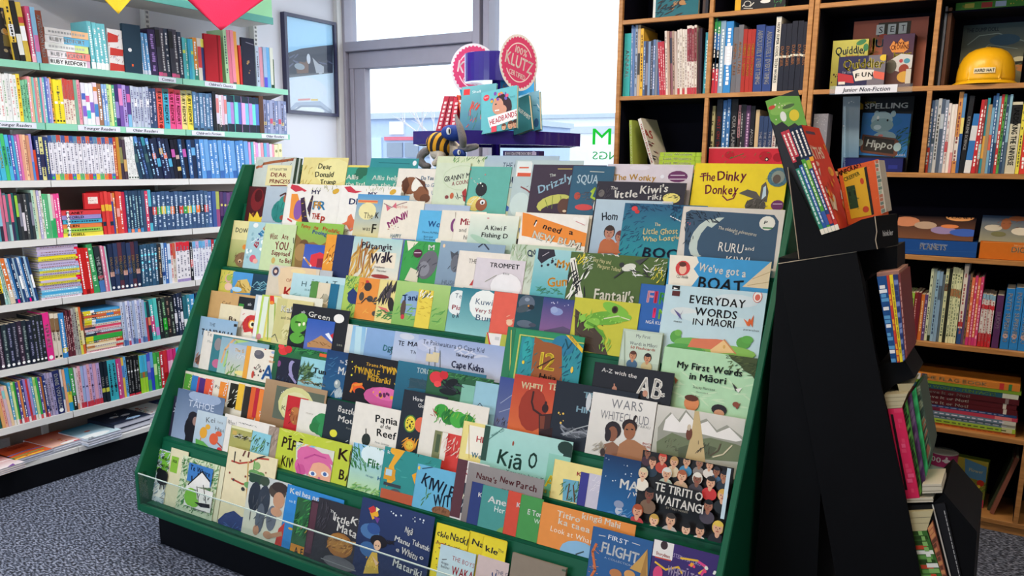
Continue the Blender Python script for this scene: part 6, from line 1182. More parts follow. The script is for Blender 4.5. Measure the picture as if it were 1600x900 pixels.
face_box(gpC, 1311, 89, 1385, 0, .035, '2e2d52', 'navy and red game box standing in front of the yellow one', 'f 74707c 1358 86 1386 134;J 1317 108 14 62 e8d850 Quiddler;t 1316 115 4 14 a8a8b8 for the;e e0c040 1381 90 6 5;p b83840 1309 114 1332 118 1334 130 1309 128;p d86858 1362 110 1386 114 1386 126 1366 122;p e0ddd8 1332 112 1342 108 1366 109 1362 124 1336 127;T 1336 122 7 7 222 F;T 1346 120 7 7 222 U;T 1356 120 7 7 222 N;f e0ddd8 1310 128 1320 132')
sg = Plane((0, BY-.004, 0), (1, 0, 0), (0, 0, 1)); u0, v0 = sg.up(1305, 147); u1 = sg.u_at(v0, 1402); u2 = sg.u_at(v0, 1425); um = sg.u_at(v0, 1296); v1 = sg.v_at(u0, 135)
o = MB().box((um, BY-.003, v0-.002), (u2, BY-.0015, v1+.002)).build('sign_holder', 'acrylic'); tag(o, 'clear plastic sign holder on the bookcase shelf edge below the game boxes', 'sign holder')
strip_sign(sg, 1305, 1402, v0, v1, 'Junior Non-Fiction', 'white sign in a clear holder on the bookcase edge below the game boxes')
hb = Plane((0, BY+.1, SH[5]+.0005), (1, 0, 0), (0, 0, 1))
for i, (xa, xb, yt, c) in enumerate(((1458, 1463, 30, '3a4048'), (1464, 1468, 10, '8890a0'), (1469, 1475, 12, '6a4838'))):
    ua, ub = hb.u_at(0, xa), hb.u_at(0, xb); o = MB().box((0, 0, -.2), (ub-ua-.001, hb.v_at(ua, yt), 0), hexc(c), front=shade(hexc(c), 1.1)).build(NB, 'book_board', None, hb.mat(ua, 0))
    tag(o, '%s thin tall book at the left of the hard hat, %s of three' % (cname(c), ['leftmost', 'middle', 'rightmost'][i]), 'book', GR)
hd = Plane((0, BY+.29, SH[5]+.0005), (1, 0, 0), (0, .12, .99))
face_box(hd, 1506, 40, 1606, 0, .01, '506468', 'grey green picture book in a plastic bag behind the hard hat', 'g 485c60 8c8c70;T 1510 51 6 50 283440 THE DUMP DOLL;l 9cb0a8 1.5 1512 70 1530 56 1560 52 1600 64;l 9cb0a8 1 1520 90 1545 70 1590 76;e 3c5c70 1570 62 24 9;e c88850 1600 104 14 8;e d8d8b8 1592 92 10 4;e 2c3028 1596 98 12 3;p a88868 1506 100 1516 92 1520 124 1504 128;w 14 708468 8 10 1510 100 1600 122', 'picture_book', 'book', GR)
ig = MB().box((-.393, BY+.1, 2.262), (.105, BY+.328, 2.27)); o = ig.build('inner_shelf', 'cube_back'); tag(o, 'thin dark inner shelf above the hard hat holding the green box', 'shelf')
gx = Plane((0, BY+.14, 2.2705), (1, 0, 0), (0, 0, 1))
face_box(gx, 1494, 3, 1630, 0, .1, '4a8c30', 'green children game box above the hard hat', 'T 1503 12 4 12 e0c040 ABCD;f d0c050 1508 6 1522 12;f b84038 1534 4 1550 11;f b8c4d8 1556 2 1572 9;s 8 e0c040 2 1580 -2 1600 6')
# hard hat
hx = on(1538, 127, 2, SH[5]); q = on(1538, 127, 1, BY+.10)
e = empty('hard_hat', (q.x, BY+.125, SH[5]), 'yellow hard hat with a white sticker on the right bookcase', 'helmet')
n = 28; m = MB(); prof = [(1.0, .0), (1.0, .02), (.985, .05), (.93, .082), (.82, .108), (.66, .128), (.45, .141), (.22, .147), (.02, .149)]
for r_, h in prof:
    for k in range(n):
        a = 2*math.pi*k/n; m.v.append((.112*r_*math.cos(a), .135*r_*math.sin(a)*.8, .012+h))
for j in range(len(prof)-1):
    for k in range(n): m.f.append((j*n+k, j*n+(k+1) % n, (j+1)*n+(k+1) % n, (j+1)*n+k)); m.c.append((1, 1, 1))
m.f.append(tuple(range((len(prof)-1)*n, len(prof)*n))); m.c.append((1, 1, 1))
o = m.build('shell', 'hat_yellow', e, smooth=True); s = o.modifiers.new('s', 'SOLIDIFY'); s.thickness = .003
m = MB()
for r_, h in ((1.0, .016), (1.16, .004), (1.17, .001), (1.0, .010)):
    for k in range(n):
        a = 2*math.pi*k/n; ex = 1+.1*max(0, -math.sin(a)); m.v.append((.112*r_*math.cos(a), .108*r_*ex*math.sin(a), h+.002))
for j in range(3):
    for k in range(n): m.f.append((j*n+k, j*n+(k+1) % n, (j+1)*n+(k+1) % n, (j+1)*n+k)); m.c.append((1, 1, 1))
m.build('brim', 'hat_yellow', e, smooth=True)
for xx in (-.055, 0, .055):
    m = MB(); N = 12
    for j in range(N+1):
        t = -1+2*j/N; yy = .096*t; k2 = math.sqrt(max(0, 1-(xx/.112)**2-(yy/.108)**2)); zz = .02+.135*k2**.8
        for s_ in (-.008, .008): m.v.append((xx+s_, yy, zz+(.004 if xx else .008)))
        for s_ in (.008, -.008): m.v.append((xx+s_, yy, zz-.006))
    for j in range(N):
        for a in range(4): m.f.append((j*4+a, j*4+(a+1) % 4, j*4+4+(a+1) % 4, j*4+4+a)); m.c.append((1, 1, 1))
    m.build('ridge', 'hat_yellow', e, smooth=True)
st = MB(); tris, tw = layout('HARD HAT', 'T')
def onhat(u, v):       # sticker wrapped round the front of the shell
    a = -math.pi/2+u/.112; z = v; rr = 1.0 if z < .05 else .985; return (.1145*rr*math.cos(a), .1115*rr*math.sin(a), .012+z)
for i in range(8):
    a, b = -.04+.01*i, -.03+.01*i; st.poly([onhat(a, .034), onhat(b, .034), onhat(b, .056), onhat(a, .056)], hexc('e8dcb8'))
lt = MB()
for t in tris: lt.poly([tuple(c_*1.006 if k_ < 2 else c_ for k_, c_ in enumerate(onhat(-.036+p[0]*.072/tw, .039+p[1]*.012))) for p in t], hexc('222'))
o = st.build('sticker', 'cover_print', e); lt.build('lettering', 'cover_print', o)

# spelling book on its blue stand, glitter box, acrylic holder
sp_ = Plane((0, BY+.13, SH[4]+.0005), (1, 0, 0), (0, 0, 1))
face_box(sp_, 1318, 246, 1412, 0, .07, '1c2468', 'low dark blue cardboard stand under the spelling book', 'f 28348c 1388 258 1402 264;f 141c50 1316 244 1414 248', 'book_stand', 'stand')
sb = Plane((0, BY+.20, SH[4]+.0005), (1, 0, 0), (0, .1, .995))
face_book(sb, 1336, 150, 1430, 0, .006, '15171c', 'black spelling book with a pale blue hippo on its cover', 'T 1351 170 8 65 e0e0d8 SPELLING;T 1351 162 3 18 b8a030 SCHOOL;p d8b830 1334 168 1334 163 1341 158 1349 163 1349 171 1334 171;e 2c2c30 1341 167 3 3;w 8 c8c8a0 4 0 1334 174 1344 192;p 2c78c0 1348 176 1424 178 1416 246 1342 242;e 2878b8 1380 190 30 10;w 50 1c4828,2c6838 8 40 1402 200 1424 246;e a8c4c8 1378 188 17 14;e 8cacb0 1378 196 18 11;e a8c4c8 1370 178 4 5;e a8c4c8 1396 178 4 5;e c8dce0 1371 199 6 4;e 222 1372 187 1.5 2;e 222 1387 188 1.5 2;e e8ece8 1372 184 2 3;e 98b8bc 1382 214 18 9;e d88078 1376 212 4 2;p 6a4030 1348 210 1398 216 1404 220 1402 242 1396 245 1346 238 1344 234;p 2a2624 1351 213 1398 219 1396 241 1348 235;J@-6 1353 229 11 40 d8dcd8 Hippo;e a8c4c8 1343 223 6 6;e a8c4c8 1402 230 6 7;t 1400 244 3 14 ccc AGES', 'picture_book', 'book', GR)
g0 = on(1271, 178, 1, BY+.06); GX0, GZ = g0.x, g0.z
o = MB().box((GX0, BY+.06, SH[4]+.0005), (GX0+.068, BY+.16, GZ), hexc('8c8c98')).build('glitter_box', 'book_board'); m = MB(); r = random.Random(4)
u0, v0 = sp_.up(1270, 178)
for i in range(160):
    x, z = r.uniform(GX0+.002, GX0+.066), r.uniform(SH[4]+.004, GZ-.004); s = .0012; cc = hexc(r.choice(['d8d8e0', '707080', 'f4f4ff', 'a8a0b0'])); m.poly([(x-s, BY+.0597, z), (x, BY+.0597, z-s), (x+s, BY+.0597, z), (x, BY+.0597, z+s)], cc)
m.build('sparkles', 'cover_print', o)['kind'] = 'stuff'; tag(o, 'small grey glittery box standing left of the spelling book', 'box')
a = on(1319, 165, 1, BY+.05); ah = MB(); zz = SH[4]
ah.prism([(a.x, BY+.05, a.z), (a.x+.006, BY+.05, a.z-.002), (a.x+.03, BY+.05, zz+.001), (a.x+.024, BY+.05, zz+.001)], (0, .09, 0)); ah.box((a.x-.01, BY+.05, zz+.0005), (a.x+.06, BY+.14, zz+.003))
tag(ah.build('acrylic_holder', 'acrylic'), 'clear acrylic holder leaning left of the spelling book', 'holder')
face_book(Plane((0, BY+.152, SH[4]+.0005), (1, 0, 0), (-.12, 0, .99)), 1323, 170, 1336, 0, .004, '8098a8', 'narrow pale blue card inside the clear acrylic holder', 'g a8b4b8 5888b0;s 6 e8e8e0 2 1324 176 1336 240', 'card', 'card', GR)

# boxed kits
kp = Plane((0, BY+.02, SH[3]+.0005), (1, 0, 0), (0, 0, 1))
face_box(kp, 1402, 372, 1528, 0, .26, '1a4c94', 'blue boxed planets kit on the right bookcase', 't 1438 382 3 42 b8c8e0 World of Discovery;T 1437 389 8 40 e4e8ec PLANETS;t 1410 369 2 98 98b0d8 THOUSANDS;l 2c5ca0 1 1402 390 1526 394', 'kit_box', 'box', 'boxed kits', sidecol='12386c')
kq = Plane((0, BY+.07, SH[3]+.001+kp.v_at(kp.u_at(.1, 1450), 370)), (1, 0, 0), (0, 0, 1))
uu0 = kp.u_at(0, 1404); uu1 = kp.u_at(0, 1522); base = kp.v_at(uu0, 372)
kl = Plane((0, BY+.025, SH[3]+.0015+base), (1, 0, 0), (0, .75, .66))
face_box(kl, 1405, 336, 1526, 0, .01, '3c2420', 'planet artwork lid on the blue boxed kit', 'g 20181c 6a4430;e b87858 1416 346 22 8;e a8907c 1446 352 18 6;e 8878a0 1474 360 20 6;e 3858a8 1508 364 24 6;e d89860 1500 340 22 6;e c87848 1484 354 14 3;T 1481 341 4 44 181414 PLANETS', 'kit_board', 'box', 'boxed kits')
face_box(kp, 1532, 376, 1622, 0, .26, 'd07020', 'orange boxed digging kit at the right picture edge', 't 1584 385 3 26 e8c090 World of;T 1580 394 8 36 e8d8b0 DIG IT;l e89048 1 1536 378 1600 380', 'kit_box', 'box', 'boxed kits', sidecol='904c18')
face_box(kl, 1536, 336, 1618, 0, .01, '48586c', 'dig artwork lid on the orange boxed kit', 'g 304868 8c8870;e b8b0a0 1552 356 14 5;e c8c0b0 1596 362 16 6;e 8a5438 1572 350 8 9;e 8a5438 1590 342 14 4;w 12 6a3c28 6 20 1560 342 1600 356;e 6a6848 1560 366 12 4', 'kit_board', 'box', 'boxed kits')

# lowest cubes: tin, flowered box, leaning book
c0 = on(1466, 790, 1, BY+.14); e = empty('puzzle_tin', (c0.x-.005, BY+.14, SH[0]), 'round pink topped puzzle tin in the lowest cube of the bookcase', 'tin')
R_ = .062; m = MB().lathe((0, 0, 0), [(R_, .0005), (R_, .18)], hexc('b8d0c0'), 32); r = random.Random(3)
o = m.build('body', 'tin', e)
m = MB()
for i in range(60):
    a = r.uniform(-math.pi, 0); z = r.uniform(.015, .17); s = r.uniform(.004, .009); m.poly([((R_+.0008)*math.cos(a+dx*s/R_), (R_+.0008)*math.sin(a+dx*s/R_), z+dz*s) for dx, dz in ((-1, 0), (0, -.5), (1, .1), (.2, .6))], hexc('2c4c40'))
m.build('silhouettes', 'cover_print', e)['kind'] = 'stuff'
o = MB().lathe((0, 0, 0), [(R_+.003, .175), (R_+.003, .232), (R_-.004, .236)], hexc('b03068'), 32, cols=[hexc('b03068'), hexc('d0d0c8')]).build('lid', 'tin', e)
m = MB(); tris, tw = layout('100', 'T')
for t in tris: m.poly([((R_+.004)*math.sin((-.055+p[0]*.05/tw)/R_), -(R_+.004)*math.cos((-.055+p[0]*.05/tw)/R_), .195+p[1]*.024) for p in t], hexc('f0e8e8'))
for cx, cz, s in ((.018, .207, .011), (.018, .221, .005), (.006, .207, .005), (.03, .207, .005)):
    m.poly([((R_+.0045)*math.sin((cx+x)/R_), -(R_+.0045)*math.cos((cx+x)/R_), cz+z) for x, z in ell(0, 0, s, s, 0, 8)], hexc('f0e8e8'))
m.build('lettering', 'cover_print', o)
fb = Plane((on(1491, 780, 1, BY+.12).x, BY+.13, SH[0]+.0005), (1, -.12, 0), (0, 0, 1))
face_box(fb, 1492, 712, 1545, 0, .05, '6c8430', 'flower patterned box standing right of the puzzle tin', 'g b8a840 3c5c28;w 60 2c5c28,6c9438,98a840 9 40 1490 726 1545 802;p 5890b8 1508 716 1542 730 1540 754 1508 744;J 1514 736 5 22 d8d4a0 Flower;e e0b080 1512 773 9 11;e e8d0a0 1512 773 3 4;e c83828 1532 755 6 5;s 14 c84858,d86870,e0c840 4 1504 752 1544 800;e b84858 1518 793 5 7;e b83850 1536 790 6 9', 'gift_box')
leaner(Plane((0, BY+.06, SH[0]+.0005), (1, 0, 0), (0, 0, 1)), .016, .2, .29, -14, on(1546, 805, 1, BY+.06).x, '8c5848', 'brown edged book leaning right in the lowest bookcase cube', '', 'fff')
leaner(Plane((0, BY+.1, SH[0]+.0005), (1, 0, 0), (0, 0, 1)), .01, .19, .27, -15, on(1541, 805, 1, BY+.1).x, '3a4430', 'dark green book leaning behind the brown edged book', '', 'fff')

# ------------------------------------------------------------------ black cardboard floor display
DY = 2.25
e = empty('cardboard_display', (-.33, DY+.17, 0), 'tall black cardboard floor display holding books, right of the green stand', 'display stand'); dc = Vector(e.location)
def dprism(nm, pts, Y, depth, m='cardboard_black', parent=e, col=(1, 1, 1)):
    ps = [on(x, y, 1, Y)-dc for x, y in pts]
    return MB().prism(ps, (0, depth, 0), col).build(nm, m, parent)
def floor_pts(x, y, Y):      # column position below a photo point, on the floor
    p = on(x, y, 1, Y); return p
near = [(1216, 412), (1306, 900), (1440, 905), (1412, 760), (1380, 617), (1338.6, 393)]
P3 = [on(x, y, 1, DY) for x, y in near]
P3 = [P3[0], P3[1], Vector((P3[1].x+.02, DY, .02)), Vector((P3[2].x+.07, DY, .02)), P3[2], P3[3], P3[4], P3[5]]
bevel(MB().prism([p-dc for p in P3], (0, .006, 0)).build('side_panel', 'cardboard_black', e), .001)
MB().prism([p-dc+Vector((0, .33, 0)) for p in P3], (0, .006, 0)).build('side_panel', 'cardboard_black', e)
MB().prism([Vector((-.552, DY+.02, 0))-dc, Vector((-.36, DY+.02, 0))-dc, Vector((-.42, DY+.02, 1.36))-dc, Vector((-.552, DY+.02, 1.36))-dc], (0, .3, 0)).build('back_support', 'cardboard_black', e)
# top bin
tb = [(1231, 261), (1248.5, 405), (1339, 393), (1371, 389), (1367, 338), (1346, 343), (1312, 360), (1284, 368)]
dprism('bin_side', tb, DY-.004, .004)
dprism('bin_side', tb, DY+.22, .004)
edge = MB(); pe = [on(x, y, 1, DY-.0045)-dc for x, y in ((1231, 261), (1248.5, 405))]
edge.tube(pe[0], pe[1], .0012, hexc('a89880'), 6); pe = [on(x, y, 1, DY-.001)-dc for x, y in ((1216, 412), (1338.6, 393))]; edge.tube(pe[0], pe[1], .0012, hexc('b8a890'), 6)
pe = [on(x, y, 1, DY-.0045)-dc for x, y in ((1367, 338), (1370, 362), (1368, 375), (1371, 389))]
for a, b in zip(pe, pe[1:]): edge.tube(a, b, .0012, hexc('b8a890'), 6)
edge.build('raw_edge', 'paint', e)['kind'] = 'stuff'
A = on(1367, 338, 1, DY-.004); B = on(1371, 389, 1, DY-.004); C_ = on(1402, 334, 1, DY+.06); D_ = on(1404, 382, 1, DY+.06)
o = MB().prism([p-dc for p in (A, B, D_, C_)], (-.004, .002, 0)).build('bin_front', 'cardboard_black', e)
lm = MB(); tris, tw = layout('hinkler', 't'); ud = (C_-A).normalized(); vd = (A-B).normalized(); nd = ud.cross(vd).normalized()
if nd.dot(CAM-A) < 0: nd = -nd
org = B+ud*.022+vd*.03
for t in tris: lm.poly([tuple(org+ud*(p[0]*.035/tw)+vd*(p[1]*.014)+nd*.0008-dc) for p in t], hexc('d8d8d8'))
lm.build('logo_lettering', 'cover_print', e)
fl = [on(x, y, 1, DY)-dc for x, y in ((1249, 403), (1371, 388))]
MB().prism([fl[0], fl[1], fl[1]+Vector((0, 0, .003)), fl[0]+Vector((0, 0, .003))], (0, .22, 0)).build('bin_floor', 'cardboard_black', e)
# core behind the bins and the lower trays
dprism('bin_back', [(1262, 395), (1300, 700), (1350, 900), (1420, 900), (1392, 640), (1362, 560), (1340, 388)], DY+.235, .09)
dprism('tray', [(1371, 389), (1340, 393), (1352, 440), (1362, 428), (1402, 422), (1402, 384)], DY+.10, .16)
dprism('tray', [(1380, 617), (1373, 570), (1412, 560), (1430, 590), (1400, 600)], DY+.05, .2)
fx = [Vector((-.12, DY+.03, .0)), Vector((.02, DY+.03, .0)), Vector((-.012, DY+.03, .70)), on(1475, 770, 1, DY+.03), on(1452, 792, 1, DY+.03)]
MB().prism([p-dc for p in fx], (0, .3, 0)).build('foot_box', 'cardboard_black', e)

GS = 'books in the black cardboard display'
def slab(pts, Y, depth, col, label, name='reference_book', prints=(), side=None):
    """a book end-on in the tilted display: quad given top left, top right, bottom right, bottom left"""
    ps = [on(x, y, 1, Y) for x, y in pts]; c0 = ps[3].copy(); m = MB()
    i = 0; q = [p-c0 for p in ps]; d = Vector((0, depth, 0)); c = hexc(col)
    m.prism([q[3], q[2], q[1], q[0]], d, c); m.c[4] = hexc('c8bc9c') if False else c
    o = m.build(name, 'book_board'); o.location = c0
    if prints:
        pm = MB()
        for k_, pr in enumerate(prints):
            cc, t0, t1 = hexc(pr[0]), pr[1], pr[2]; a0, a1 = (pr[3], pr[4]) if len(pr) > 3 else (0, 1)
            def at(s, t): return (q[0].lerp(q[1], s)).lerp(q[3].lerp(q[2], s), t)+Vector((0, -.0003*(1+k_*.2), 0))
            pm.poly([at(a0, t1), at(a1, t1), at(a1, t0), at(a0, t0)], cc)
        pm.build('spine_print', 'cover_print', o)
    tag(o, label, 'book', GS); return o, ps
def checks(cols, n, a0=0, a1=1, r=random.Random(7)):
    return [(r.choice(cols), i/n, (i+.8)/n, a0+r.uniform(0, .15), a1-r.uniform(0, .4)) for i in range(n)]
def dashes(c, t0, t1, n, a0=.3, a1=.7, r=random.Random(9)):
    out = []; t = t0
    while t < t1:
        l = r.uniform(.5, 1.3)*(t1-t0)/n; out.append((c, t, min(t1, t+l*.8), a0, a1)); t += l
    return out
tx = [1220, 1226.5, 1233, 1239.5, 1246, 1252]; ty = [207, 204.5, 202, 199.5, 197, 195]; bx = [1284, 1290, 1295.5, 1301, 1306.5, 1312]; by = [367, 365, 363.3, 361.6, 360, 358]
SPN = [('2a8870', [('c03848', 0, .3), ('16181c', .3, .36)]+dashes('f0e8e0', .03, .28, 7)+dashes('c8e0d8', .38, .9, 12)+[('e8e0d0', .95, 1)], 'teal and red spine, nearest in the black display top bin'),
       ('2858a0', [('c03848', 0, .26), ('16181c', .26, .34)]+dashes('f0e8e0', .03, .24, 7)+dashes('c8d8e8', .36, .9, 12)+[('e8e0d0', .95, 1)], 'blue and red spine, second in the black display top bin'),
       ('4c9c38', [('1c2844', 0, .3)]+dashes('f0e8e0', .03, .28, 8)+dashes('d8e8c8', .34, .75, 10)+[('3858a0', .8, .93), ('e8e0d0', .95, 1)], 'green and navy spine, third in the black display top bin'),
       ('28407c', [('1c2844', 0, .3), ('a0b838', .32, .4)]+dashes('f0e8e0', .03, .28, 8)+dashes('d8dce8', .42, .8, 10)+[('b83838', .84, .93), ('e8e0d0', .95, 1)], 'navy spine with green band, fourth in the black display top bin')]
for i in range(4):
    slab([(tx[i], ty[i]), (tx[i+1]-.4, ty[i+1]), (bx[i+1]-.4, by[i+1]), (bx[i], by[i])], DY-.002, .21, SPN[i][0], SPN[i][2], prints=SPN[i][1])
o, ps = slab([(tx[4], ty[4]), (tx[5], ty[5]), (bx[5], by[5]), (bx[4], by[4])], DY-.002, .21, 'c0342c', 'red maths book showing its cover to the aisle, front of the top bin', prints=[('1c2844', 0, .3), ('e8a030', .3, .34)]+dashes('f0e8e0', .03, .28, 8)+dashes('f0d8d0', .36, .9, 12)+[('e8e0d0', .95, 1)])
u_ = Vector((0, 1, 0)); v_ = (ps[1]-ps[2]).normalized(); cp_ = Plane(ps[2]+Vector((0, 0, 0)), u_, v_)
cp_ = cp_.off(.0004)
H_ = (ps[1]-ps[2]).length
am = art_mesh(cp_, 0, 0, .21, H_, 'g c83428 d84030;f 4a3c58 1258 204 1274 211;T@-4 1260 229 5 14 f0c8b8 AMAZING;T@2 1264 250 20 28 f4ead8 MATHS;e e8a838 1298 268 4 8;e c88848 1296 268 2 5;f 9c2420 1264 262 1282 272;f e0b838 1286 226 1290 234;p e8e0d8 1276 268 1280 262 1282 276 1279 284;p e8e4e0 1289 292 1294 300 1290 304 1286 298;e e8b8a8 1276 256 3 4;p 6a4848 1284 306 1290 302 1294 322 1290 334 1284 326;p e8d8c0 1300 302 1304 308 1308 330 1302 326;e c8a890 1298 318 3 10;p e8e4dc 1312 296 1320 308 1314 312;e e8b030 1320 322 4 10;e f0c838 1330 326 4 4;s 18 e8a838,f0e0d0,883030 1.5 1270 280 1340 345', 7)
ao = am.build('cover_print', 'cover_print', o); ao.matrix_local = Matrix.Translation(o.location).inverted() @ cp_.mat()
gv = Vector((-math.sin(.33), 0, math.cos(.33))); gu = Vector((math.cos(.33), 0, math.sin(.33)))
gl = Plane(on(1262, 330, 1, DY+.23), gu, gv)
face_book(gl, 1196, 158, 1246, 0, .003, '2a2a30', 'green cartoon leaflet standing at the back of the top bin', 'p 70a848 1190 150 1262 150 1272 200 1262 194 1252 200 1242 192 1232 198 1222 190 1212 196 1204 188;e 88b858 1222 170 20 8;e e8e8e0 1224 182 5 8;e c84838 1206 168 6 3;e e0c838 1241 180 8 9;e 506840 1232 166 10 3;s 6 e8e0c0 2 1206 164 1236 186', 'leaflet', 'leaflet', GS)
mu = Vector((math.cos(.26), 0, math.sin(.26))); mv = Vector((-math.sin(.26), 0, math.cos(.26)))
ml = Plane(on(1330, 350, 1, DY+.10), mu, mv)
face_book(ml, 1308, 264, 1371, 0, .02, 'e0602c', 'orange and yellow game book standing behind the red maths cover', 'w 60 f08048,c84820,f0a060 3 0 1308 252 1380 345;p e0b028 1316 270 1354 260 1366 335 1330 342;p 24201c 1350 262 1354 260 1366 335 1362 336;J@11 1310 276 7 40 2a2420 MINECRAFT;T@12 1320 284 6 26 5a7840 CREEPER;e c84828 1347 283 3 5;e c84828 1353 327 5 5;f 2c4428 1322 292 1342 324;f 1c2818 1326 300 1330 306;f 1c2818 1334 298 1338 304;w 10 4c7038,203020 5 0 1322 292 1344 326', 'reference_book', 'book', GS, hard=True)
slab([(1366.5, 251), (1373, 250), (1385, 331), (1377, 334)], DY+.09, .1, 'c8bfae', 'patterned spine right of the orange and yellow game book', prints=checks(['68786c', '98a890', 'a86850', 'e0d8c8'], 14))
# second tray
T2 = [(1370, 433), (1385, 431), (1389.5, 430), (1395, 429.5), (1403, 429), (1407, 428)]; B2 = [(1393, 567), (1402, 566.5), (1406.5, 566), (1411, 565), (1415, 562), (1418, 556)]
C2 = [('1c4c88', checks(['e8e8e8', '5898c8', '1c4c88'], 20), 'blue and white chequered spine in the second tray of the display'), ('c84030', checks(['e8a030', 'c84030'], 14), 'red spine in the second tray of the display'), ('e8d030', dashes('a89020', .1, .9, 10), 'yellow spine in the second tray of the display'),
      ('3c5088', checks(['7888b8', '28386c'], 16), 'blue patterned spine in the second tray of the display'), ('783838', dashes('c89890', .1, .9, 9), 'maroon spine furthest right in the second tray of the display')]
for i in range(5):
    slab([T2[i], (T2[i+1][0]-.3, T2[i+1][1]), (B2[i+1][0]-.3, B2[i+1][1]), B2[i]], DY+.02, .2, C2[i][0], C2[i][2], prints=C2[i][1])
for i in range(4): slab([(1370-i*.0, 431-i*1.6), (1405, 427.5-i*1.6), (1405, 428.6-i*1.6), (1370, 432-i*1.6)], DY+.03, .18, 'b88878', 'pinkish card lying above the second tray spines, %s' % ['lowest', 'second', 'third', 'topmost'][i], 'card')
# third tray
T3 = [(1387, 639), (1410, 638), (1417, 625), (1424, 614), (1431, 606), (1438, 602)]; B3 = [(1414, 780), (1437, 778), (1441, 767), (1446, 748), (1450, 730), (1456, 704)]
C3 = [('d82858', [('1c1418', .06, .9, .12, .3)]+checks(['e85880', 'd82858', 'e04068'], 18, .4, 1), 'hot pink spine with black lettering in the third tray'), ('4c8c3c', checks(['1c3018', '70b050', '2c5028'], 22), 'green and black spine in the third tray'), ('5c3c68', checks(['786080', '4a2c58'], 12), 'purple spine in the third tray'),
      ('38b068', checks(['48c078', '2c9858'], 10), 'bright green spine in the third tray'), ('4c5c50', checks(['889078', '384840', 'a86850'], 26), 'mottled grey green spine furthest right in the third tray')]
for i in range(5):
    slab([T3[i], (T3[i+1][0]-.3, T3[i+1][1]), (B3[i+1][0]-.3, B3[i+1][1]), B3[i]], DY+.02+i*.012, .15, C3[i][0], C3[i][2], prints=C3[i][1])
slab([(1381.5, 617), (1418, 615), (1409, 637), (1386.5, 638.5)], DY+.02, .14, 'c0b594', 'cream page block of the hot pink book, seen from above', 'reference_book', prints=[('8c8468', .2, .24), ('8c8468', .5, .53), ('9c9478', .8, .83)])
slab([(1402, 600), (1428, 600), (1419, 614), (1406, 614.5)], DY+.05, .12, 'b4aa88', 'cream page block of the purple book, seen from above', 'reference_book')
for i, (y, xa, xb) in enumerate(((757, 1441, 1471), (764, 1441, 1472), (778.5, 1417, 1458))):
    slab([(xa, y), (xb, y-1), (xb, y+6), (xa, y+7)], DY+.02, .13, 'c8c0ac', 'pale book lying between the display trays, %s' % ['upper', 'middle', 'lowest and nearest'][i], prints=[('88806c', .45, .6)])
slab([(1416, 789), (1459, 788), (1487, 900), (1438, 900)], DY+.028, .12, '121215', 'black book with a white edge in the lowest tray', prints=[('d8d4cc', 0, 1, .93, .98)])
slab([(1460, 788), (1476, 786), (1502, 900), (1488, 900)], DY+.025, .12, '1a1a1e', 'black book with a dashed silver edge in the lowest tray', prints=dashes('a8a8a8', .1, 1, 14, .75, .85))
slab([(1417, 800), (1458, 798), (1448, 829), (1424, 830)], DY+.015, .10, 'c0b48c', 'cream page block above the green and red pixel spine', prints=[('8c8468', .3, .33), ('8c8468', .6, .62)])
slab([(1424, 830), (1448, 829), (1474, 905), (1440, 905)], DY+.015, .1, '3c6c30', 'green red and white pixel patterned spine in the lowest tray', prints=checks(['e8e8e0', 'c84830', '2c4820', '68a050'], 10)+checks(['e8e8e0', 'c84830', '88b868'], 9, .4, 1))
slab([(1449, 826), (1457, 815), (1480, 905), (1474, 905)], DY+.015, .1, 'a86048', 'orange brown narrow spine beside the pixel patterned spine', prints=checks(['c88858', '684030'], 12))

# ------------------------------------------------------------------ purple spinner behind the stand
sx_, sy_ = on(776, 100, 1, 3.6).x, 3.6
e = empty('spinner_display', (sx_, sy_, 0), 'purple revolving display with round pink badges in front of the window', 'display stand'); ec = Vector(e.location)
MB().tube((0, 0, .04), (0, 0, 2.12), .022, n=14).build('post', 'plastic_purple', e, smooth=True)
MB().lathe((0, 0, 0), [(.3, 0), (.3, .03), (.06, .05)], n=24).build('base', 'plastic_purple', e)
def tray(z, R):
    n = 8; m = MB(); off = math.radians(12)
    ring = lambda r_, z_: [(r_*math.cos(off+2*math.pi*k/n), r_*math.sin(off+2*math.pi*k/n), z_) for k in range(n)]
    m.v += ring(R, z)+ring(R, z-.062)+ring(R-.012, z-.062)+ring(R-.012, z-.012)+ring(R-.012, z)
    for a, b in ((1, 0),):
        for k in range(n): m.f.append((n+k, n+(k+1) % n, (k+1) % n, k)); m.c.append((1, 1, 1))
    for k in range(n):
        m.f.append((k, (k+1) % n, 4*n+(k+1) % n, 4*n+k)); m.c.append((1, 1, 1)); m.f.append((4*n+k, 4*n+(k+1) % n, 3*n+(k+1) % n, 3*n+k)); m.c.append((1, 1, 1))
        m.f.append((n+(k+1) % n, n+k, 2*n+k, 2*n+(k+1) % n)); m.c.append((1, 1, 1)); m.f.append((2*n+(k+1) % n, 2*n+k, 3*n+k, 3*n+(k+1) % n)); m.c.append((1, 1, 1))
    m.f.append(tuple(3*n+k for k in range(n))); m.c.append((1, 1, 1))
    return m.build('tray', 'plastic_purple', e)
tz = on(780, 203, 1, 3.2).z
tray(tz, .44); tray(1.36, .44); tray(.9, .44)
m = MB(); dz0, dz1 = on(740, 127, 1, 3.47).z, on(740, 82, 1, 3.47).z
m.lathe((0, 0, 0), [(.16, dz0), (.16, dz1), (.152, dz1), (.152, dz0+.01)], n=36); m.build('drum', 'plastic_purple', e, smooth=False)
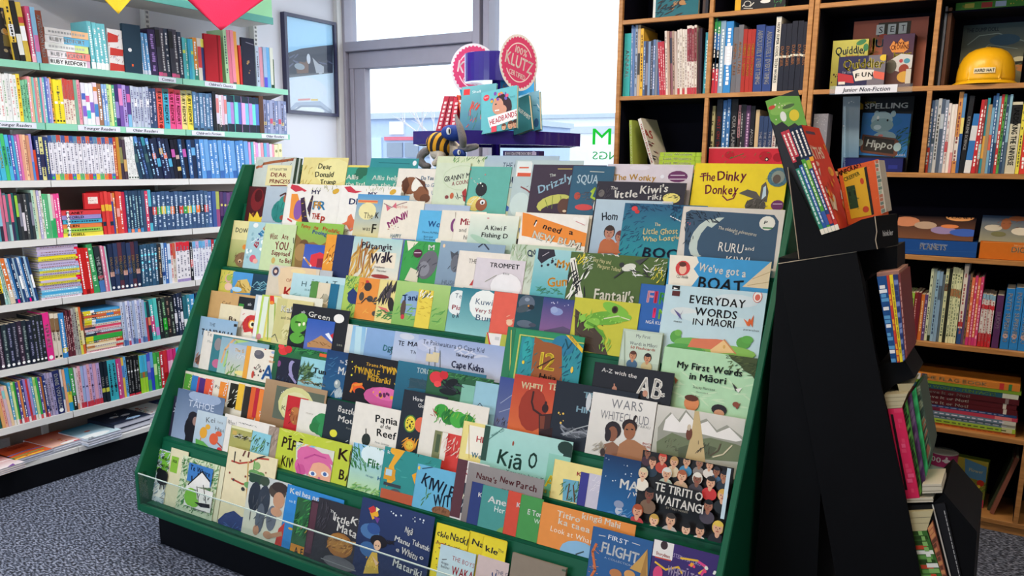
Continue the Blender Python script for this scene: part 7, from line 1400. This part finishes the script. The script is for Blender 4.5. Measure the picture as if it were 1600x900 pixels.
def badge(cxp, cyp, Y, u, R, rot, label_part):
    c = on(cxp, cyp, 1, Y); q = Plane(c, u, (0, 0, 1)); o = MB(); n = 72
    ring = [(R*(1.0)*math.cos(2*math.pi*k/n), R*math.sin(2*math.pi*k/n), -.002) for k in range(n)]
    o.prism(ring, (0, 0, .002), hexc('e8e8ee')); b = o.build('badge', 'book_board', e); b.matrix_parent_inverse = Matrix.Translation(ec).inverted(); b.matrix_basis = q.mat()
    m = MB(); z = .0003
    m.poly([(R*(.93 if k % 2 else .87)*math.cos(2*math.pi*k/n), R*(.93 if k % 2 else .87)*math.sin(2*math.pi*k/n), z) for k in range(n)], hexc('d84a7c'))
    def arc(r0, r1, a0, a1, col):
        N = 16
        for i in range(N):
            p, q_ = math.radians(a0+(a1-a0)*i/N), math.radians(a0+(a1-a0)*(i+1)/N)
            m.poly([(r0*math.cos(p), r0*math.sin(p), z*2), (r1*math.cos(p), r1*math.sin(p), z*2), (r1*math.cos(q_), r1*math.sin(q_), z*2), (r0*math.cos(q_), r0*math.sin(q_), z*2)], hexc(col))
    arc(R*.66, R*.70, 20, 150, 'f4e4ec'); arc(R*.66, R*.70, 200, 330, 'f4e4ec')
    def word(w, cx, cy, W_, H, col='f8eef2'):
        tris, tw = layout(w, 'T'); a = math.radians(rot)
        for t in tris:
            pts = [((cx-W_/2+p[0]*W_/tw)*R, (cy+p[1]*H)*R) for p in t]; m.poly([(x*math.cos(a)-y*math.sin(a), x*math.sin(a)+y*math.cos(a), z*3) for x, y in pts], hexc(col))
    word('100%', 0, .30, .62, .24); word('KLUTZ', 0, -.2, 1.44, .42); word('CERTIFIED', 0, -.52, .86, .17)
    m.build('badge_print', 'cover_print', b)
badge(811, 98, 3.40, (.23, .97, 0), .126, -14, '')
badge(742, 110, 3.86, (.55, .83, 0), .14, -10, '')
GP = 'craft books on the purple spinner'
def sface(Y, x0, y0, x1, th, col, label, art, b=6, lean=.22, seed=1, yb=206):
    bb = math.radians(b); base = on(x0+14, yb, 1, Y); base = Vector((base.x, Y, tz+.001-.012))
    u = Vector((math.cos(bb), 0, math.sin(bb))); v = Vector((-math.sin(bb), lean, math.cos(bb))).normalized()
    q = Plane(base, u, v); return face_book(q, x0, y0, x1, 0 if b <= 0 else 0.0, th, col, label, art, 'craft_book', 'book', GP, True, seed)
sface(3.52, 782, 124, 834, .02, '3a98c8', 'bright blue craft book standing tallest at the right of the spinner', 'T@6 786 138 6 44 e89050 CALAFANT;e e8e8e8 792 146 5 4;e d8e8f0 826 150 6 5;w 10 1c68a0 6 20 800 140 840 200', 9, .2)
sface(3.36, 804, 152, 842, .02, '70b8d8', 'pale blue craft book below the tall blue one on the spinner', 'g 88c0d8 48a0c8;w 14 e8f0f8,3880a8 8 -50 806 156 850 205;e 3868a0 838 192 4 7', 12, .25)
sface(3.30, 798, 158, 826, .02, '2c7078', 'dark teal craft book with slanted title right of the headband cover', 'T@-48 808 172 5 26 e8e8e0 FINGER PUPPETS;e c84848 802 168 3 3', 16, .25)
sface(3.30, 722, 136, 776, .012, '5a98a0', 'teal craft book with coral shapes left of the headband cover', 'g 6aa8ac 3c6880;f d83838 725 140 734 148;w 30 c85848,588c58,784878,3c7c60 6 60 732 166 756 204;w 12 d84838 8 70 736 160 750 176;t 738 146 4 14 d8e8e8 Shell', 3, .2)
sface(3.22, 752, 145, 808, .014, '62b0b8', 'craft book cover of a smiling woman wearing flowers in her hair', 'e d83848 760 153 5 5;T 757 154 2 6 fff KLUTZ;e 2c2024 784 160 12 13;e 38242c 792 168 8 16;e c89078 778 166 9 13;e c89078 784 172 8 8;s 16 6858a8,d85878,e0a030,7848a0 3 768 147 794 154;e 222 775 163 1.5 1;l f4f0f0 1.5 774 173 780 172;p e8e4e4 762 184 808 170 811 184 766 200;J@9 766 196 8 42 c82848 HEADBANDS;f e04858 768 198 776 206;F d0a080 5a3828 c8c8c8 798 196 5;F c89878 3a2420 e08850 806 194 5;F d8a888 6a4030 68a8b0 788 199 4;t 798 154 3 8 2c6870 MAKE', 8, .22)
for i, (a, b_, c_, d_, col) in enumerate((((694, 150), (702, 150), (689, 208), (680, 208), 'b83848'), ((703, 150), (709, 150), (699, 208), (690, 208), 'a83040'), ((709, 152), (716, 152), (712, 207), (701, 208), 'c83848'), ((713, 148), (718, 150), (733, 205), (725, 206), 'd05030'), ((718, 140), (723, 140), (739, 205), (733, 205), '2c80a0'))):
    ps = [on(x, y, 1, 3.42) for x, y in (d_, c_, b_, a)]; o_ = ps[0].copy(); m = MB().prism([p-o_ for p in ps], (0, .16, 0), hexc(col))
    for t in range(7): 
        s0, s1 = .12+t*.11, .19+t*.11; A_ = (ps[0]-o_).lerp(ps[3]-o_, s0); B_ = (ps[0]-o_).lerp(ps[3]-o_, s1); w_ = (ps[1]-ps[0]); m.poly([A_+w_*.3+Vector((0, -.0005, 0)), A_+w_*.7+Vector((0, -.0005, 0)), B_+w_*.7+Vector((0, -.0005, 0)), B_+w_*.3+Vector((0, -.0005, 0))], hexc('e8d0c8'))
    o = m.build('craft_book', 'book_board'); o.location = o_; tag(o, '%s craft book spine on the spinner, %s from left' % (cname(col), NUMW[i+1]), 'book', GP)
q = Plane((0, 3.3, 1.3495), (1, 0, 0), (0, 0, 1)); u0, vt = q.up(786, 235)
face_box(q, 786, 235.5, 842, 0, .05, '3a2a68', 'purple boxed activity book on the lower spinner tray', 'f 3a2a68 780 230 846 246;f d0c8e0 789 237.5 838 242.5;T 791 242 4 40 2a1c50 ESSENTIAL BOOK OF;e c8b8e0 834 239 3 3', 'craft_book', 'book', GP)

# ------------------------------------------------------------------ soft toy on top of the stand
o = MB().box((XA+.02-sc.x, 2.70-sc.y, 1.553), (XB-.02-sc.x, 2.93-sc.y, 1.565)).build('top_board', 'green_board', stand)
TYY = 2.78
e = empty('soft_toy', (-2.03, TYY, 1.566), 'grey soft toy in striped yellow vest and blue mask, on top of the stand', 'soft toy'); tc_ = Vector(e.location)
def tp3(x, y, dy=0): return on(x, y, 1, TYY+dy)-tc_
def skin(name, chain, m, parent):        # chain: branches of (point, radius)
    me = bpy.data.meshes.new(name); vs, es, rs = [], [], []
    for br in chain:
        st_ = len(vs) if not isinstance(br[0], int) else None; prev = None
        if isinstance(br[0], int): prev = br[0]; br = br[1:]
        for p, r_ in br:
            vs.append(tuple(p)); rs.append(r_)
            if prev is not None: es.append((prev, len(vs)-1))
            prev = len(vs)-1
    me.from_pydata(vs, es, []); o = bpy.data.objects.new(name, me); COL.objects.link(o); o.parent = parent
    o.modifiers.new('skin', 'SKIN')
    for i, sv in enumerate(me.skin_vertices[0].data): sv.radius = (rs[i], rs[i]); sv.use_root = (i == 0)
    s = o.modifiers.new('sub', 'SUBSURF'); s.levels = s.render_levels = 2; me.materials.append(MAT[m]); return o
skin('body', [[(tp3(700, 238), .040), (tp3(686, 236, -.01), .042), (tp3(672, 238, -.02), .030)],
              [0, (tp3(714, 236), .03), (tp3(722, 242), .02)],
              [1, (tp3(690, 246, -.05), .017), (tp3(681, 254, -.06), .0145), (tp3(676, 259, -.065), .012)]], 'cream_fur', e)
skin('limb', [[(tp3(672, 234, -.02), .02), (tp3(660, 238, -.035), .021), (tp3(655, 250, -.045), .02), (tp3(663, 259, -.05), .016), (tp3(673, 260, -.05), .012)]], 'grey_fur', e)
skin('limb', [[(tp3(716, 232, -.02), .014), (tp3(730, 232, -.03), .016), (tp3(742, 229, -.03), .014), (tp3(748, 228, -.03), .010)]], 'grey_fur', e)
skin('ear', [[(tp3(724, 230, -.06), .014), (tp3(723, 216, -.088), .018), (tp3(719, 200, -.088), .015), (tp3(714, 187, -.07), .009), (tp3(712, 178, -.06), .004)]], 'grey_fur', e)
def ellipsoid(name, x, y, dy, rx, rz, ry, m, parent, col=(1, 1, 1), band=None, tilt=0):
    c = tp3(x, y, dy); mb = MB(); N, K = 12, 18
    M = Matrix.Rotation(math.radians(tilt), 3, 'Y')
    for j in range(N+1):
        a = math.pi*j/N
        for k in range(K):
            b = 2*math.pi*k/K; p = M @ Vector((rx*math.cos(a), ry*math.sin(a)*math.cos(b), rz*math.sin(a)*math.sin(b))); mb.v.append(tuple(c+p))
    for j in range(N):
        for k in range(K): mb.f.append((j*K+k, j*K+(k+1) % K, (j+1)*K+(k+1) % K, (j+1)*K+k)); mb.c.append(band(j) if band else col)
    return mb.build(name, m, parent, smooth=True)
YV, BV = hexc('e0a020'), hexc('1c1a24')
ellipsoid('vest', 688, 226, -.012, .062, .05, .052, 'cloth', e, band=lambda j: BV if j in (2, 4, 6, 8) else YV, tilt=12)
BL = hexc('1c3c8c')
ellipsoid('mask', 708, 208, -.035, .05, .032, .045, 'cloth', e, col=BL, tilt=8)
ellipsoid('mask', 718, 240, -.045, .03, .018, .02, 'cloth', e, col=BL, tilt=10)
for x, y, dy, s in ((701, 205, -.078, .0115), (717, 238, -.066, .008)):
    o = ellipsoid('eye', x, y, dy, s, s*1.25, s*.35, 'cloth', e, col=hexc('e0e0dc')); ellipsoid('pupil', x+1, y, dy-s*.25, s*.28, s*.85, s*.25, 'cloth', o, col=hexc('14141c')).matrix_parent_inverse = Matrix()

# ------------------------------------------------------------------ past 300 wall paperbacks: the smallest on view become one stuff object
def join_smallest(name, keep, label, cat):
    obs = [o for o in COL.objects if o.type == 'MESH' and o.parent is None and (o.name == name or o.name.startswith(name+'.'))]
    def size(o):
        xs = [px(o.matrix_world @ Vector(v.co)) for v in o.data.vertices[:24]]; return (max(p[0] for p in xs)-min(p[0] for p in xs))*(max(p[1] for p in xs)-min(p[1] for p in xs))
    obs = [o for o in obs if not o.children]
    obs.sort(key=size, reverse=True); extra = obs[keep:]
    if not extra: return
    m = MB()
    for o in extra:
        i = len(m.v); M = o.matrix_world; m.v += [tuple(M @ v.co) for v in o.data.vertices]; cd = o.data.color_attributes['Col'].data
        for p in o.data.polygons:
            m.f.append(tuple(i+v for v in p.vertices)); m.c.append(tuple(cd[p.loop_start].color)[:3])
        d = o.data; bpy.data.objects.remove(o); bpy.data.meshes.remove(d)
    o = m.build('distant_'+name+'s', 'book_board'); tag(o, label, cat, None, 'stuff')
bpy.context.view_layer.update()
join_smallest('paperback', 300, 'narrow far paperbacks filling the gaps between single books on the wall shelving', 'books')
